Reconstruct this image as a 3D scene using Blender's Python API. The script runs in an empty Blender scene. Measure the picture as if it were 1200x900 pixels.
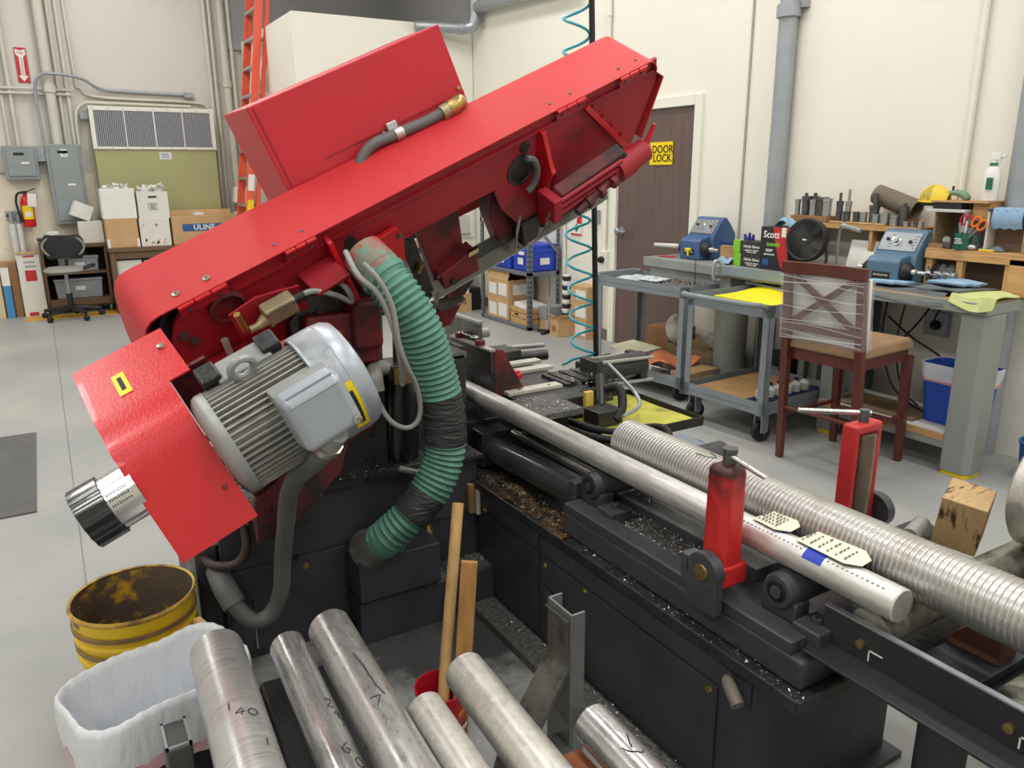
import bpy, bmesh, math, random
from mathutils import Vector, Matrix, Euler
rnd = random.Random(7)
R = math.radians
PI = math.pi
sc = bpy.context.scene
COL = sc.collection

# ------------------------------------------------------------------ camera
cam_d = bpy.data.cameras.new('camera')
cam_d.sensor_width = 36.0
cam_d.lens = 36.0 * 910 / 1200
cam_d.clip_start = 0.05
cam_d.clip_end = 60
cam = bpy.data.objects.new('camera', cam_d)
COL.objects.link(cam)
yaw, pitch, roll = R(30.62), R(15.3), R(-0.43)
fw = Vector((math.sin(yaw) * math.cos(pitch), math.cos(yaw) * math.cos(pitch), -math.sin(pitch)))
r0 = Vector((math.cos(yaw), -math.sin(yaw), 0))
u0 = r0.cross(fw)
rt = math.cos(roll) * r0 + math.sin(roll) * u0
up = -math.sin(roll) * r0 + math.cos(roll) * u0
cm = Matrix((rt, up, -fw)).transposed().to_4x4()
cm.translation = (0, 0, 1.55)
cam.matrix_world = cm
sc.camera = cam

# ------------------------------------------------------------------ light and exposure
world = bpy.data.worlds.new('world')
world.use_nodes = True
world.node_tree.nodes['Background'].inputs[0].default_value = (0.9, 0.95, 1.0, 1)
world.node_tree.nodes['Background'].inputs[1].default_value = 0.35
sc.world = world
sc.view_settings.view_transform = 'Standard'
sc.view_settings.look = 'None'
sc.view_settings.exposure = -0.72
sc.view_settings.gamma = 1.0
sc.view_settings.use_curve_mapping = False
sc.cycles.max_bounces = 7
sc.cycles.diffuse_bounces = 4
sc.cycles.glossy_bounces = 4
sc.cycles.transmission_bounces = 6
sc.cycles.transparent_max_bounces = 8
sc.cycles.caustics_reflective = False
sc.cycles.caustics_refractive = False

LAMPS = [(x, y) for x in (-2.2, 0.9, 3.2) for y in (-1.6, 1.0, 3.6, 6.2, 8.9)]
for (x, y) in LAMPS:
    if (x, y) == (3.2, 8.9):
        continue
    ld = bpy.data.lights.new('tube_light', 'AREA')
    ld.shape = 'RECTANGLE'
    ld.size, ld.size_y = 0.35, 1.5
    ld.energy = 62
    ld.color = (1.0, 0.985, 0.955)
    lo = bpy.data.objects.new('tube_light', ld)
    COL.objects.link(lo)
    lo.location = (x, y, 4.52)

# ------------------------------------------------------------------ helpers
def lin(c):
    o = []
    for v in c:
        v /= 255.0
        o.append(v / 12.92 if v <= 0.04045 else ((v + 0.055) / 1.055) ** 2.4)
    return o

class MB:
    """a mesh being collected; M places what is added"""
    def __init__(s, M=None):
        s.bm = bmesh.new()
        s.M = M or Matrix()
    def v(s, p):
        return s.bm.verts.new(s.M @ Vector(p))
    def f(s, vs, m=0):
        try:
            fc = s.bm.faces.new(vs)
            fc.material_index = m
            return fc
        except ValueError:
            return None
    def poly(s, pts, faces, m=0):
        vs = [s.v(p) for p in pts]
        for fa in faces:
            s.f([vs[i] for i in fa], m)
        return s
    def box(s, c, d, rot=None, m=0, taper=(1, 1)):
        x, y, z = d[0] / 2, d[1] / 2, d[2] / 2
        tx, ty = taper
        P = [(-x, -y, -z), (x, -y, -z), (x, y, -z), (-x, y, -z), (-x * tx, -y * ty, z), (x * tx, -y * ty, z), (x * tx, y * ty, z), (-x * tx, y * ty, z)]
        if rot is not None:
            Q = rot if isinstance(rot, Matrix) else Euler(rot).to_matrix()
            P = [Q @ Vector(p) for p in P]
        P = [Vector(p) + Vector(c) for p in P]
        return s.poly(P, [(0, 3, 2, 1), (4, 5, 6, 7), (0, 1, 5, 4), (1, 2, 6, 5), (2, 3, 7, 6), (3, 0, 4, 7)], m)
    def bx(s, a, b, m=0):
        return s.box([(a[i] + b[i]) / 2 for i in range(3)], [abs(b[i] - a[i]) for i in range(3)], m=m)
    def frame(s, d):
        d = Vector(d).normalized()
        a = Vector((0, 0, 1)) if abs(d.z) < 0.9 else Vector((1, 0, 0))
        u = d.cross(a).normalized()
        return d, u, d.cross(u).normalized()
    def lathe(s, prof, o=(0, 0, 0), axis=(0, 0, 1), n=20, m=0, cap0=True, cap1=True, sx=1.0, sy=1.0, up=None):
        d, u, w = s.frame(axis)
        if up is not None:
            u = Vector(up).normalized(); w = d.cross(u)
        o = Vector(o)
        rings = []
        for (r, z) in prof:
            if r < 1e-6:
                rings.append([s.v(o + d * z)])
            else:
                rings.append([s.v(o + d * z + u * (r * sx * math.cos(2 * PI * i / n)) + w * (r * sy * math.sin(2 * PI * i / n))) for i in range(n)])
        for a, b in zip(rings, rings[1:]):
            if len(a) == 1 and len(b) == 1:
                continue
            for i in range(n):
                j = (i + 1) % n
                if len(a) == 1:
                    s.f([a[0], b[i], b[j]], m)
                elif len(b) == 1:
                    s.f([a[i], a[j], b[0]], m)
                else:
                    s.f([a[i], a[j], b[j], b[i]], m)
        if cap0 and len(rings[0]) > 1:
            s.f(rings[0][::-1], m)
        if cap1 and len(rings[-1]) > 1:
            s.f(rings[-1], m)
        return s
    def cyl(s, p0, p1, r0, r1=None, n=16, m=0, caps=True):
        p0, p1 = Vector(p0), Vector(p1)
        L = (p1 - p0).length
        return s.lathe([(r0, 0), (r0 if r1 is None else r1, L)], p0, p1 - p0, n, m, caps, caps)
    def tube(s, path, r, n=8, m=0, caps=True, closed=False):
        P = [Vector(p) for p in path]
        k = len(P)
        rs = r if isinstance(r, (list, tuple)) else [r] * k
        u = None
        rings = []
        for i in range(k):
            a = P[(i - 1) % k] if closed else P[max(i - 1, 0)]
            b = P[(i + 1) % k] if closed else P[min(i + 1, k - 1)]
            t = (b - a).normalized()
            if u is None:
                u = s.frame(t)[1]
            u = (u - t * u.dot(t)).normalized()
            w = t.cross(u)
            rings.append([s.v(P[i] + u * (rs[i] * math.cos(2 * PI * q / n)) + w * (rs[i] * math.sin(2 * PI * q / n))) for q in range(n)])
        prs = list(zip(rings, rings[1:])) + ([(rings[-1], rings[0])] if closed else [])
        for a, b in prs:
            for q in range(n):
                s.f([a[q], a[(q + 1) % n], b[(q + 1) % n], b[q]], m)
        if caps and not closed:
            s.f(rings[0][::-1], m); s.f(rings[-1], m)
        return s
    def prism(s, pts, vec, m=0):
        vec = Vector(vec)
        a = [s.v(p) for p in pts]
        b = [s.v(Vector(p) + vec) for p in pts]
        n = len(pts)
        s.f(a[::-1], m); s.f(b, m)
        for i in range(n):
            s.f([a[i], a[(i + 1) % n], b[(i + 1) % n], b[i]], m)
        return s
    def strip(s, prof, vec, t=0.0, m=0):
        """open profile swept along vec (a bent sheet), thickened by t if given"""
        P = [Vector(p) for p in prof]
        vec = Vector(vec)
        if t:
            N = []
            for i in range(len(P)):
                a, b = P[max(i - 1, 0)], P[min(i + 1, len(P) - 1)]
                N.append((b - a).cross(vec).normalized())
            Q = [p + q * t for p, q in zip(P, N)]
            return s.prism(P + Q[::-1], vec, m)
        a = [s.v(p) for p in P]
        b = [s.v(p + vec) for p in P]
        for i in range(len(P) - 1):
            s.f([a[i], a[i + 1], b[i + 1], b[i]], m)
        return s
    def sph(s, c, r, n=14, k=8, m=0):
        if not isinstance(r, (tuple, list)):
            r = (r, r, r)
        rows = []
        for i in range(k + 1):
            th = PI * i / k
            if i in (0, k):
                rows.append([s.v((c[0], c[1], c[2] + r[2] * math.cos(th)))])
            else:
                rows.append([s.v((c[0] + r[0] * math.sin(th) * math.cos(2 * PI * j / n), c[1] + r[1] * math.sin(th) * math.sin(2 * PI * j / n), c[2] + r[2] * math.cos(th))) for j in range(n)])
        for a, b in zip(rows, rows[1:]):
            for j in range(n):
                q = (j + 1) % n
                if len(a) == 1:
                    s.f([a[0], b[j], b[q]], m)
                elif len(b) == 1:
                    s.f([a[j], b[0], a[q]], m)
                else:
                    s.f([a[j], b[j], b[q], a[q]], m)
        return s
    def grid(s, fn, nu, nv, m=0, closeu=False):
        V = [[s.v(fn(i / (nu if closeu else nu - 1), j / (nv - 1))) for j in range(nv)] for i in range(nu)]
        for i in range(nu if closeu else nu - 1):
            for j in range(nv - 1):
                q = (i + 1) % nu
                s.f([V[i][j], V[q][j], V[q][j + 1], V[i][j + 1]], m)
        return s

WM = {}                                             # world matrix of every parent, by name
def obj(name, mb, mats, parent=None, smooth=True, bevel=0.0, ang=38, solid=0.0, segs=2):
    bm = mb.bm
    if parent is not None and parent.name in WM:
        bm.transform(WM[parent.name].inverted())
    bmesh.ops.recalc_face_normals(bm, faces=bm.faces[:])
    if smooth:
        lim = R(ang)
        for fc in bm.faces:
            fc.smooth = True
        for e in bm.edges:
            e.smooth = not (len(e.link_faces) != 2 or e.calc_face_angle(0) > lim)
    me = bpy.data.meshes.new(name)
    bm.to_mesh(me)
    bm.free()
    if not isinstance(mats, (list, tuple)):
        mats = [mats]
    for m in mats:
        me.materials.append(m)
    o = bpy.data.objects.new(name, me)
    COL.objects.link(o)
    if parent is not None:
        o.parent = parent
        if parent.name in WM:
            WM[o.name] = WM[parent.name]
    if solid:
        md = o.modifiers.new('solid', 'SOLIDIFY'); md.thickness = solid; md.offset = 0
    if bevel:
        md = o.modifiers.new('bevel', 'BEVEL'); md.width = bevel; md.segments = segs; md.limit_method = 'ANGLE'; md.angle_limit = R(40); md.harden_normals = smooth
    return o

def tag(o, label, cat, group=None, kind=None):
    o['label'] = label
    o['category'] = cat
    if group:
        o['group'] = group
    if kind:
        o['kind'] = kind
    return o
def thing(name, label, cat, loc=(0, 0, 0), rz=0.0, group=None):
    o = bpy.data.objects.new(name, None)
    o.empty_display_size = 0.1
    COL.objects.link(o)
    o.location = loc
    o.rotation_euler = (0, 0, rz)
    WM[o.name] = Matrix.Translation(loc) @ Matrix.Rotation(rz, 4, 'Z')
    return tag(o, label, cat, group)
def L(t):
    """collector that works in a thing's own frame"""
    return MB(WM[t.name].copy())
def struct(name, mb, m, bevel=0.0):
    o = obj(name, mb, m, bevel=bevel)
    o['kind'] = 'structure'
    return o
def dup(root, loc, rz=0.0, label=None, group=None):
    r = root.copy(); COL.objects.link(r)
    r.location = loc; r.rotation_euler = (0, 0, rz)
    if label: r['label'] = label
    if group: r['group'] = group
    for ch in list(root.children):
        c = ch.copy(); COL.objects.link(c); c.parent = r
        for g in ch.children:
            d = g.copy(); COL.objects.link(d); d.parent = c
    return r
def copy_part(o, parent, M):
    """the same mesh again at local matrix M (parts that repeat)"""
    c = o.copy(); COL.objects.link(c); c.parent = parent; c.matrix_local = M
    return c
def text_mb(txt, size, M, depth=0.0, align='CENTER', space=1.0, bold=0.0):
    cu = bpy.data.curves.new('t', 'FONT')
    cu.body = txt; cu.size = size; cu.align_x = align; cu.align_y = 'CENTER'; cu.extrude = depth; cu.space_character = space
    cu.offset = bold; cu.resolution_u = 3
    o = bpy.data.objects.new('t', cu)
    COL.objects.link(o)
    dg = bpy.context.evaluated_depsgraph_get()
    me = o.evaluated_get(dg).to_mesh()
    mb = MB(); mb.bm.from_mesh(me); mb.bm.transform(M)
    o.evaluated_get(dg).to_mesh_clear()
    bpy.data.objects.remove(o); bpy.data.curves.remove(cu)
    return mb
def basis(o, x, y):
    """matrix whose x and y axes are the given directions, at o (for print on a face)"""
    x = Vector(x).normalized(); y = Vector(y).normalized(); z = x.cross(y).normalized()
    M = Matrix((x, y, z)).transposed().to_4x4(); M.translation = o
    return M
def bez(pts, n=8):
    """Catmull-Rom through points"""
    P = [Vector(p) for p in pts]
    P = [P[0] * 2 - P[1]] + P + [P[-1] * 2 - P[-2]]
    out = []
    for i in range(1, len(P) - 2):
        a, b, c, d = P[i - 1:i + 3]
        for k in range(n):
            t = k / n
            out.append(0.5 * ((2 * b) + (c - a) * t + (2 * a - 5 * b + 4 * c - d) * t * t + (3 * b - a - 3 * c + d) * t ** 3))
    out.append(P[-2])
    return out

# ------------------------------------------------------------------ materials
MATS = {}
def mat(name, col, rough=0.5, metal=0.0, var=0.12, scale=6.0, bump=0.0, bscale=40.0, col2=None, c2at=(0.55, 0.75), c2scale=8.0, stretch=(1, 1, 1), spec=0.5, rvar=0.0, coat=0.0, alpha=1.0, trans=0.0, emit=0.0, detail=4.0, sss=0.0, bdist=0.01):
    if name in MATS:
        return MATS[name]
    m = bpy.data.materials.new(name)
    m.use_nodes = True
    nt = m.node_tree; N = nt.nodes; Lk = nt.links
    b = N['Principled BSDF']
    c = lin(col) + [1]
    tc = N.new('ShaderNodeTexCoord'); mp = N.new('ShaderNodeMapping')
    mp.inputs['Scale'].default_value = stretch
    Lk.new(tc.outputs['Object'], mp.inputs['Vector'])
    src = None
    if var or col2 is not None:
        nz = N.new('ShaderNodeTexNoise'); nz.inputs['Scale'].default_value = scale; nz.inputs['Detail'].default_value = detail
        Lk.new(mp.outputs[0], nz.inputs['Vector'])
        rp = N.new('ShaderNodeValToRGB')
        rp.color_ramp.elements[0].position = 0.3; rp.color_ramp.elements[1].position = 0.7
        rp.color_ramp.elements[0].color = [x * (1 - var) for x in c[:3]] + [1]
        rp.color_ramp.elements[1].color = [min(1, x * (1 + var)) for x in c[:3]] + [1]
        Lk.new(nz.outputs['Fac'], rp.inputs[0])
        src = rp.outputs[0]
    if col2 is not None:
        n2 = N.new('ShaderNodeTexNoise'); n2.inputs['Scale'].default_value = c2scale; n2.inputs['Detail'].default_value = 8; n2.inputs['Roughness'].default_value = 0.65
        Lk.new(mp.outputs[0], n2.inputs['Vector'])
        r2 = N.new('ShaderNodeValToRGB'); r2.color_ramp.elements[0].position, r2.color_ramp.elements[1].position = c2at
        Lk.new(n2.outputs['Fac'], r2.inputs[0])
        mx = N.new('ShaderNodeMix'); mx.data_type = 'RGBA'
        Lk.new(r2.outputs[0], mx.inputs['Factor']); Lk.new(src, mx.inputs[6]); mx.inputs[7].default_value = lin(col2) + [1]
        src = mx.outputs[2]
    if src is None:
        b.inputs['Base Color'].default_value = c
    else:
        Lk.new(src, b.inputs['Base Color'])
    b.inputs['Roughness'].default_value = rough
    b.inputs['Metallic'].default_value = metal
    b.inputs['Specular IOR Level'].default_value = spec
    b.inputs['Coat Weight'].default_value = coat
    b.inputs['Alpha'].default_value = alpha
    b.inputs['Transmission Weight'].default_value = trans
    if sss:
        b.inputs['Subsurface Weight'].default_value = sss; b.inputs['Subsurface Radius'].default_value = (0.02, 0.02, 0.02)
    if emit:
        b.inputs['Emission Color'].default_value = c; b.inputs['Emission Strength'].default_value = emit
    if rvar:
        n4 = N.new('ShaderNodeTexNoise'); n4.inputs['Scale'].default_value = scale * 2.3; n4.inputs['Detail'].default_value = 5
        Lk.new(mp.outputs[0], n4.inputs['Vector'])
        mr = N.new('ShaderNodeMapRange'); mr.inputs['From Min'].default_value = 0.3; mr.inputs['From Max'].default_value = 0.7
        mr.inputs['To Min'].default_value = max(0.03, rough - rvar); mr.inputs['To Max'].default_value = min(1, rough + rvar)
        Lk.new(n4.outputs['Fac'], mr.inputs['Value']); Lk.new(mr.outputs[0], b.inputs['Roughness'])
    if bump:
        n3 = N.new('ShaderNodeTexNoise'); n3.inputs['Scale'].default_value = bscale; n3.inputs['Detail'].default_value = 3
        Lk.new(mp.outputs[0], n3.inputs['Vector'])
        bp = N.new('ShaderNodeBump'); bp.inputs['Strength'].default_value = bump; bp.inputs['Distance'].default_value = bdist
        Lk.new(n3.outputs['Fac'], bp.inputs['Height']); Lk.new(bp.outputs[0], b.inputs['Normal'])
    MATS[name] = m
    return m

M_wall = mat('cream_wall', (236, 233, 222), 0.75, var=0.03, scale=1.2, bump=0.05, bscale=25, col2=(215, 200, 172), c2at=(0.66, 0.8), c2scale=1.6)
M_wallb = mat('grey_white_wall', (213, 209, 202), 0.8, var=0.04, scale=0.8, bump=0.05, bscale=25)
M_grayw = mat('shaded_wall_grey', (150, 150, 152), 0.85, var=0.05, scale=0.7)  # shade of the wall above the office, put into the colour
M_white = mat('white_paint', (232, 230, 222), 0.55, var=0.03)
M_ceil = mat('ceiling_white', (225, 224, 220), 0.9, var=0.02)
M_cond = mat('conduit_cream', (208, 205, 195), 0.5, var=0.05)
M_galv = mat('galvanised_steel', (165, 170, 176), 0.42, 0.65, var=0.12, scale=9, rvar=0.12)
M_galvp = mat('painted_grey_pipe', (160, 166, 172), 0.45, 0.25, var=0.08, scale=9)
M_panelg = mat('panel_grey', (142, 150, 152), 0.45, var=0.05)
M_dark = mat('dark_plastic', (32, 33, 36), 0.5, var=0.15)
M_black = mat('black_rubber', (20, 20, 21), 0.6, var=0.2)
M_red = mat('sign_red', (190, 40, 45), 0.45, var=0.05)
M_ext = mat('extinguisher_red', (200, 25, 30), 0.3, var=0.05)
M_orange = mat('fibreglass_orange', (238, 92, 62), 0.45, var=0.05, scale=3)
M_alu = mat('aluminium', (190, 190, 188), 0.38, 0.8, var=0.08)
M_olive = mat('olive_enamel', (168, 166, 120), 0.5, var=0.04, scale=2)
M_card = mat('cardboard', (200, 164, 120), 0.85, var=0.07, scale=5, bump=0.04, bscale=60)
M_card2 = mat('cardboard_dark', (150, 112, 74), 0.85, var=0.08, scale=5)
M_paper = mat('white_paper', (232, 232, 228), 0.7, var=0.03)
M_ink = mat('black_ink', (28, 28, 30), 0.6, var=0)
M_blue = mat('print_blue', (38, 92, 150), 0.5, var=0.04)
M_yel = mat('label_yellow', (245, 212, 10), 0.4, var=0.04)
M_wood = mat('walnut_veneer', (110, 84, 62), 0.55, var=0.2, scale=7, stretch=(1, 6, 6))
M_pine = mat('pine', (198, 156, 104), 0.6, var=0.18, scale=9, stretch=(6, 1, 6))
M_bin = mat('clear_grey_plastic', (150, 156, 163), 0.35, var=0.05)

# ------------------------------------------------------------------ the room
Zc = 4.7
def floor_mat():
    m = bpy.data.materials.new('painted_concrete'); m.use_nodes = True
    nt = m.node_tree; N = nt.nodes; K = nt.links; b = N['Principled BSDF']
    tc = N.new('ShaderNodeTexCoord')
    def noise(s, d=5, r=0.55):
        n = N.new('ShaderNodeTexNoise'); n.inputs['Scale'].default_value = s; n.inputs['Detail'].default_value = d; n.inputs['Roughness'].default_value = r
        K.new(tc.outputs['Object'], n.inputs['Vector']); return n
    def ramp(n, p0, p1, c0, c1):
        r = N.new('ShaderNodeValToRGB'); r.color_ramp.elements[0].position = p0; r.color_ramp.elements[1].position = p1
        r.color_ramp.elements[0].color = c0; r.color_ramp.elements[1].color = c1
        K.new(n.outputs['Fac'], r.inputs[0]); return r
    base = ramp(noise(1.1), 0.3, 0.7, lin((150, 153, 154)) + [1], lin((172, 172, 167)) + [1])
    def over(src, n, p0, p1, col):
        r = ramp(n, p0, p1, (0, 0, 0, 1), (1, 1, 1, 1))
        mx = N.new('ShaderNodeMix'); mx.data_type = 'RGBA'
        K.new(r.outputs[0], mx.inputs['Factor']); K.new(src, mx.inputs[6]); mx.inputs[7].default_value = lin(col) + [1]
        return mx.outputs[2]
    c = over(base.outputs[0], noise(17, 8, 0.7), 0.60, 0.74, (150, 149, 143))
    c = over(c, noise(4.3, 9, 0.7), 0.70, 0.76, (120, 116, 108))
    c = over(c, noise(60, 3, 0.6), 0.70, 0.76, (125, 122, 116))
    # grime and nook shade painted dark into the floor at the saw base corner
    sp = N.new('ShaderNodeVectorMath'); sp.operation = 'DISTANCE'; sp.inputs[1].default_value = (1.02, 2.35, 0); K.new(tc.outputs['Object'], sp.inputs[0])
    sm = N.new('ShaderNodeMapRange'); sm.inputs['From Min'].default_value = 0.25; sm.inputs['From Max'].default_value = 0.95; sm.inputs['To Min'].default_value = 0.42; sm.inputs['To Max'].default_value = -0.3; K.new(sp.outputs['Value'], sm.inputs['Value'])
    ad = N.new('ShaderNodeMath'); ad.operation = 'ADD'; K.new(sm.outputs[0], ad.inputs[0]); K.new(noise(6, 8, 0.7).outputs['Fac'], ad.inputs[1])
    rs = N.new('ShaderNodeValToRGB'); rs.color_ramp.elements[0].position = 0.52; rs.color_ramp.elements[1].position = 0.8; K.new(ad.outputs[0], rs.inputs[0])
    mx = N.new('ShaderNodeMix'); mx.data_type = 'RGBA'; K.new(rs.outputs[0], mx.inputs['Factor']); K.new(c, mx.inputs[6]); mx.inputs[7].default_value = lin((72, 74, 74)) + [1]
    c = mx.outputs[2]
    K.new(c, b.inputs['Base Color'])
    b.inputs['Roughness'].default_value = 0.42
    rr = N.new('ShaderNodeMapRange'); rr.inputs['To Min'].default_value = 0.3; rr.inputs['To Max'].default_value = 0.6
    K.new(noise(3).outputs['Fac'], rr.inputs['Value']); K.new(rr.outputs[0], b.inputs['Roughness'])
    bp = N.new('ShaderNodeBump'); bp.inputs['Strength'].default_value = 0.12; bp.inputs['Distance'].default_value = 0.01
    K.new(noise(30).outputs['Fac'], bp.inputs['Height']); K.new(bp.outputs[0], b.inputs['Normal'])
    return m
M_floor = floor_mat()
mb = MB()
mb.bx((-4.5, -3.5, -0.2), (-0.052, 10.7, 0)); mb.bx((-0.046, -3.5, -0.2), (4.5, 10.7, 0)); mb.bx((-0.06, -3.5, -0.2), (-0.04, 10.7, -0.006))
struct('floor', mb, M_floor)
struct('ceiling', MB().bx((-4.5, -3.5, Zc), (4.6, 10.8, Zc + 0.1)), M_ceil)
struct('wall_back', MB().bx((-4.5, 10.65, 0), (4.6, 10.8, Zc)), M_wallb)
mb = MB(); D0, D1, DH = 4.70, 5.66, 2.045
mb.bx((4.46, -3.5, 0), (4.6, D0, Zc)); mb.bx((4.46, D1, 0), (4.6, 10.65, Zc)); mb.bx((4.46, D0, DH), (4.6, D1, Zc))
struct('wall_right', mb, M_wall)
struct('wall_left', MB().bx((-4.6, -3.5, 0), (-4.5, 10.8, Zc)), M_wall)
struct('wall_front', MB().bx((-4.6, -3.6, 0), (4.6, -3.5, Zc)), M_wall)
struct('trim_5', MB().bx((-4.5, 10.644, 0), (0.60, 10.651, 1.565)), mat('cream_lower_wall', (236, 227, 208), 0.75, var=0.03, scale=2))
# unlit wall above the boxed-in office, its shade put into grey panels
struct('shade_panel_1', MB().bx((2.22, 10.60, 3.02), (4.46, 10.65, Zc)), M_grayw)
struct('shade_panel_2', MB().bx((4.42, 8.37, 3.0), (4.46, 10.6, Zc)), M_grayw)
# the boxed-in office in the corner
mb = MB(); mb.bx((2.42, 8.35, 0), (4.455, 10.6, 3.11))
struct('partition', mb, M_wall, bevel=0.006)
struct('trim_3', MB().bx((4.449, 4.185, 0), (4.462, 4.20, Zc)), mat('wall_joint', (170, 165, 150), 0.8))
struct('baseboard_right', MB().bx((4.445, 5.74, 0), (4.46, 8.35, 0.1)), mat('vinyl_base', (120, 116, 110), 0.6))
# door
mb = MB(); t = 0.07
mb.bx((4.435, D0 - t, 0), (4.47, D0 + 0.01, DH + t)); mb.bx((4.435, D1 - 0.01, 0), (4.47, D1 + t, DH + t)); mb.bx((4.435, D0, DH - 0.01), (4.47, D1, DH + t))
struct('trim_4', mb, M_wall, bevel=0.004)
M_door = mat('brown_door_veneer', (102, 84, 80), 0.5, var=0.12, scale=9, stretch=(4, 4, 0.25), detail=6)
door = struct('door_1', MB().bx((4.462, D0 + 0.012, 0.008), (4.50, D1 - 0.012, DH - 0.012)), M_door)
mb = MB(); mb.lathe([(0.035, 0), (0.035, 0.012), (0.014, 0.016), (0.014, 0.04), (0.027, 0.046), (0.03, 0.065), (0.02, 0.078), (0, 0.08)], (4.462, 5.58, 1.03), (-1, 0, 0), 18)
mb.tube([(4.41, 5.58, 1.03), (4.405, 5.54, 1.03), (4.41, 5.47, 1.03)], 0.011, 8)
obj('handle', mb, M_galv, door)
hm = MB()
for z in (0.25, 1.02, 1.8):
    hm.cyl((4.455, D0 + 0.008, z), (4.455, D0 + 0.008, z + 0.1), 0.008, n=8)
obj('hinge', hm, M_galv, door)
sg = tag(obj('door_sign', MB().bx((4.452, 4.955, 1.595), (4.458, 5.23, 1.775)), M_yel), 'yellow sign with black letters stuck on the brown door', 'sign')
for txt, z in (('DOOR', 1.715), ('LOCK', 1.645)):
    obj('lettering', text_mb(txt, 0.085, basis((4.4505, 5.075, z), (0, -1, 0), (0, 0, 1)), 0.0004, bold=0.0015), M_ink, sg)
# ================================================================== back wall, left
YW = 10.65
# conduits and pipes
def pipe(name, label, pts, r, m=M_cond, group=None, coup=()):
    o = obj(name, MB().tube(pts, r, 10), m)
    for c in coup:
        c = Vector(c); obj('coupling', MB().cyl(c - Vector((0, 0, 0.04)), c + Vector((0, 0, 0.04)), r * 1.3, n=10), m, o)
    return tag(o, label, 'pipe', group)
pipe('standpipe', 'thick cream pipe running down the wall to the tall grey panel', [(0.285, YW - 0.09, Zc), (0.285, YW - 0.09, 1.86)], 0.052, coup=[(0.285, YW - 0.09, 2.48)])
pipe('conduit', 'thin cream conduit just right of the thick standpipe', [(0.375, YW - 0.03, Zc), (0.375, YW - 0.03, 1.86)], 0.02)
pipe('conduit', 'second thin cream conduit right of the thick standpipe', [(0.46, YW - 0.03, Zc), (0.46, YW - 0.03, 1.86)], 0.022, coup=[(0.46, YW - 0.03, 2.44)])
pipe('conduit', 'cream conduit dropping between the red arrow sign and the wall edge', [(-0.10, YW - 0.03, Zc), (-0.10, YW - 0.03, 1.84)], 0.022, coup=[(-0.10, YW - 0.03, 2.47)])
pipe('conduit', 'leftmost thin cream conduit dropping to the small grey panel', [(-0.185, YW - 0.03, Zc), (-0.185, YW - 0.03, 1.84)], 0.017)
pipe('conduit', 'upper cream conduit running level under the red arrow sign', [(-3.6, YW - 0.06, 2.475), (0.5, YW - 0.06, 2.475)], 0.014)
pipe('conduit', 'lower cream conduit running level under the red arrow sign', [(-3.6, YW - 0.06, 2.425), (0.5, YW - 0.06, 2.425)], 0.014)
pipe('conduit', 'grey conduit arching over from the panels and running level above the air unit',
     bez([(0.15, YW - 0.1, 1.89), (0.14, YW - 0.12, 2.42), (0.2, YW - 0.17, 2.6), (0.34, YW - 0.18, 2.63), (0.6, YW - 0.13, 2.6), (0.8, YW - 0.05, 2.5), (1.05, YW - 0.03, 2.485), (1.72, YW - 0.03, 2.47)], 6), 0.018, M_galvp)
obj('end_box', MB().bx((1.70, YW - 0.07, 2.44), (1.80, YW - 0.005, 2.50)), M_galvp, bpy.data.objects['conduit.006'] if 'conduit.006' in bpy.data.objects else None)
pipe('conduit', 'cream conduit dipping from the ceiling and bending down behind the air unit top',
     bez([(0.53, YW - 0.03, Zc), (0.55, YW - 0.03, 2.75), (0.6, YW - 0.03, 2.5), (0.8, YW - 0.03, 2.41), (1.75, YW - 0.03, 2.39), (1.95, YW - 0.03, 2.33), (1.985, YW - 0.03, 2.1)], 6), 0.017)
pipe('conduit', 'lowest cream conduit hugging the top of the air unit', bez([(0.5, YW - 0.07, 1.86), (0.51, YW - 0.07, 2.2), (0.6, YW - 0.07, 2.33), (0.8, YW - 0.07, 2.345), (1.75, YW - 0.07, 2.335)], 6), 0.02)
for i, (x, r, lab) in enumerate([(2.02, 0.022, 'nearest to the olive air unit'), (2.08, 0.02, 'second out from the olive air unit'), (2.21, 0.045, 'thicker with a coupling, beside the orange ladder'), (2.30, 0.022, 'half hidden behind the orange ladder')]):
    pipe('wall_pipe', 'cream vertical pipe, ' + lab, [(x, YW - 0.05, Zc), (x, YW - 0.05, 0.2)], r, coup=[(x, YW - 0.05, 2.62)] if i == 2 else ())
# arrow sign
s = tag(obj('fire_arrow_sign', MB().bx((0.0, YW - 0.012, 2.54), (0.115, YW - 0.004, 2.90)), M_red), 'narrow red wall sign with a white arrow pointing down', 'sign')
y = YW - 0.0135
mb = MB().prism([(0.0575 + a, y, b) for a, b in ((-0.048, 2.885), (0, 2.868), (0.048, 2.885), (0.048, 2.83), (0.02, 2.80), (0.02, 2.61), (0.048, 2.61), (0, 2.55), (-0.048, 2.61), (-0.02, 2.61), (-0.02, 2.80), (-0.048, 2.83))], (0, 0.001, 0))
obj('arrow', mb, M_paper, s)
obj('lettering', text_mb('FIRE', 0.036, basis((0.0575, y - 0.001, 2.842), (1, 0, 0), (0, 0, 1)), 0.0003), M_red, s)
obj('lettering', text_mb('EXTINGUISHER', 0.026, basis((0.0575, y - 0.001, 2.70), (0, 0, -1), (1, 0, 0)), 0.0003), M_red, s)
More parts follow.
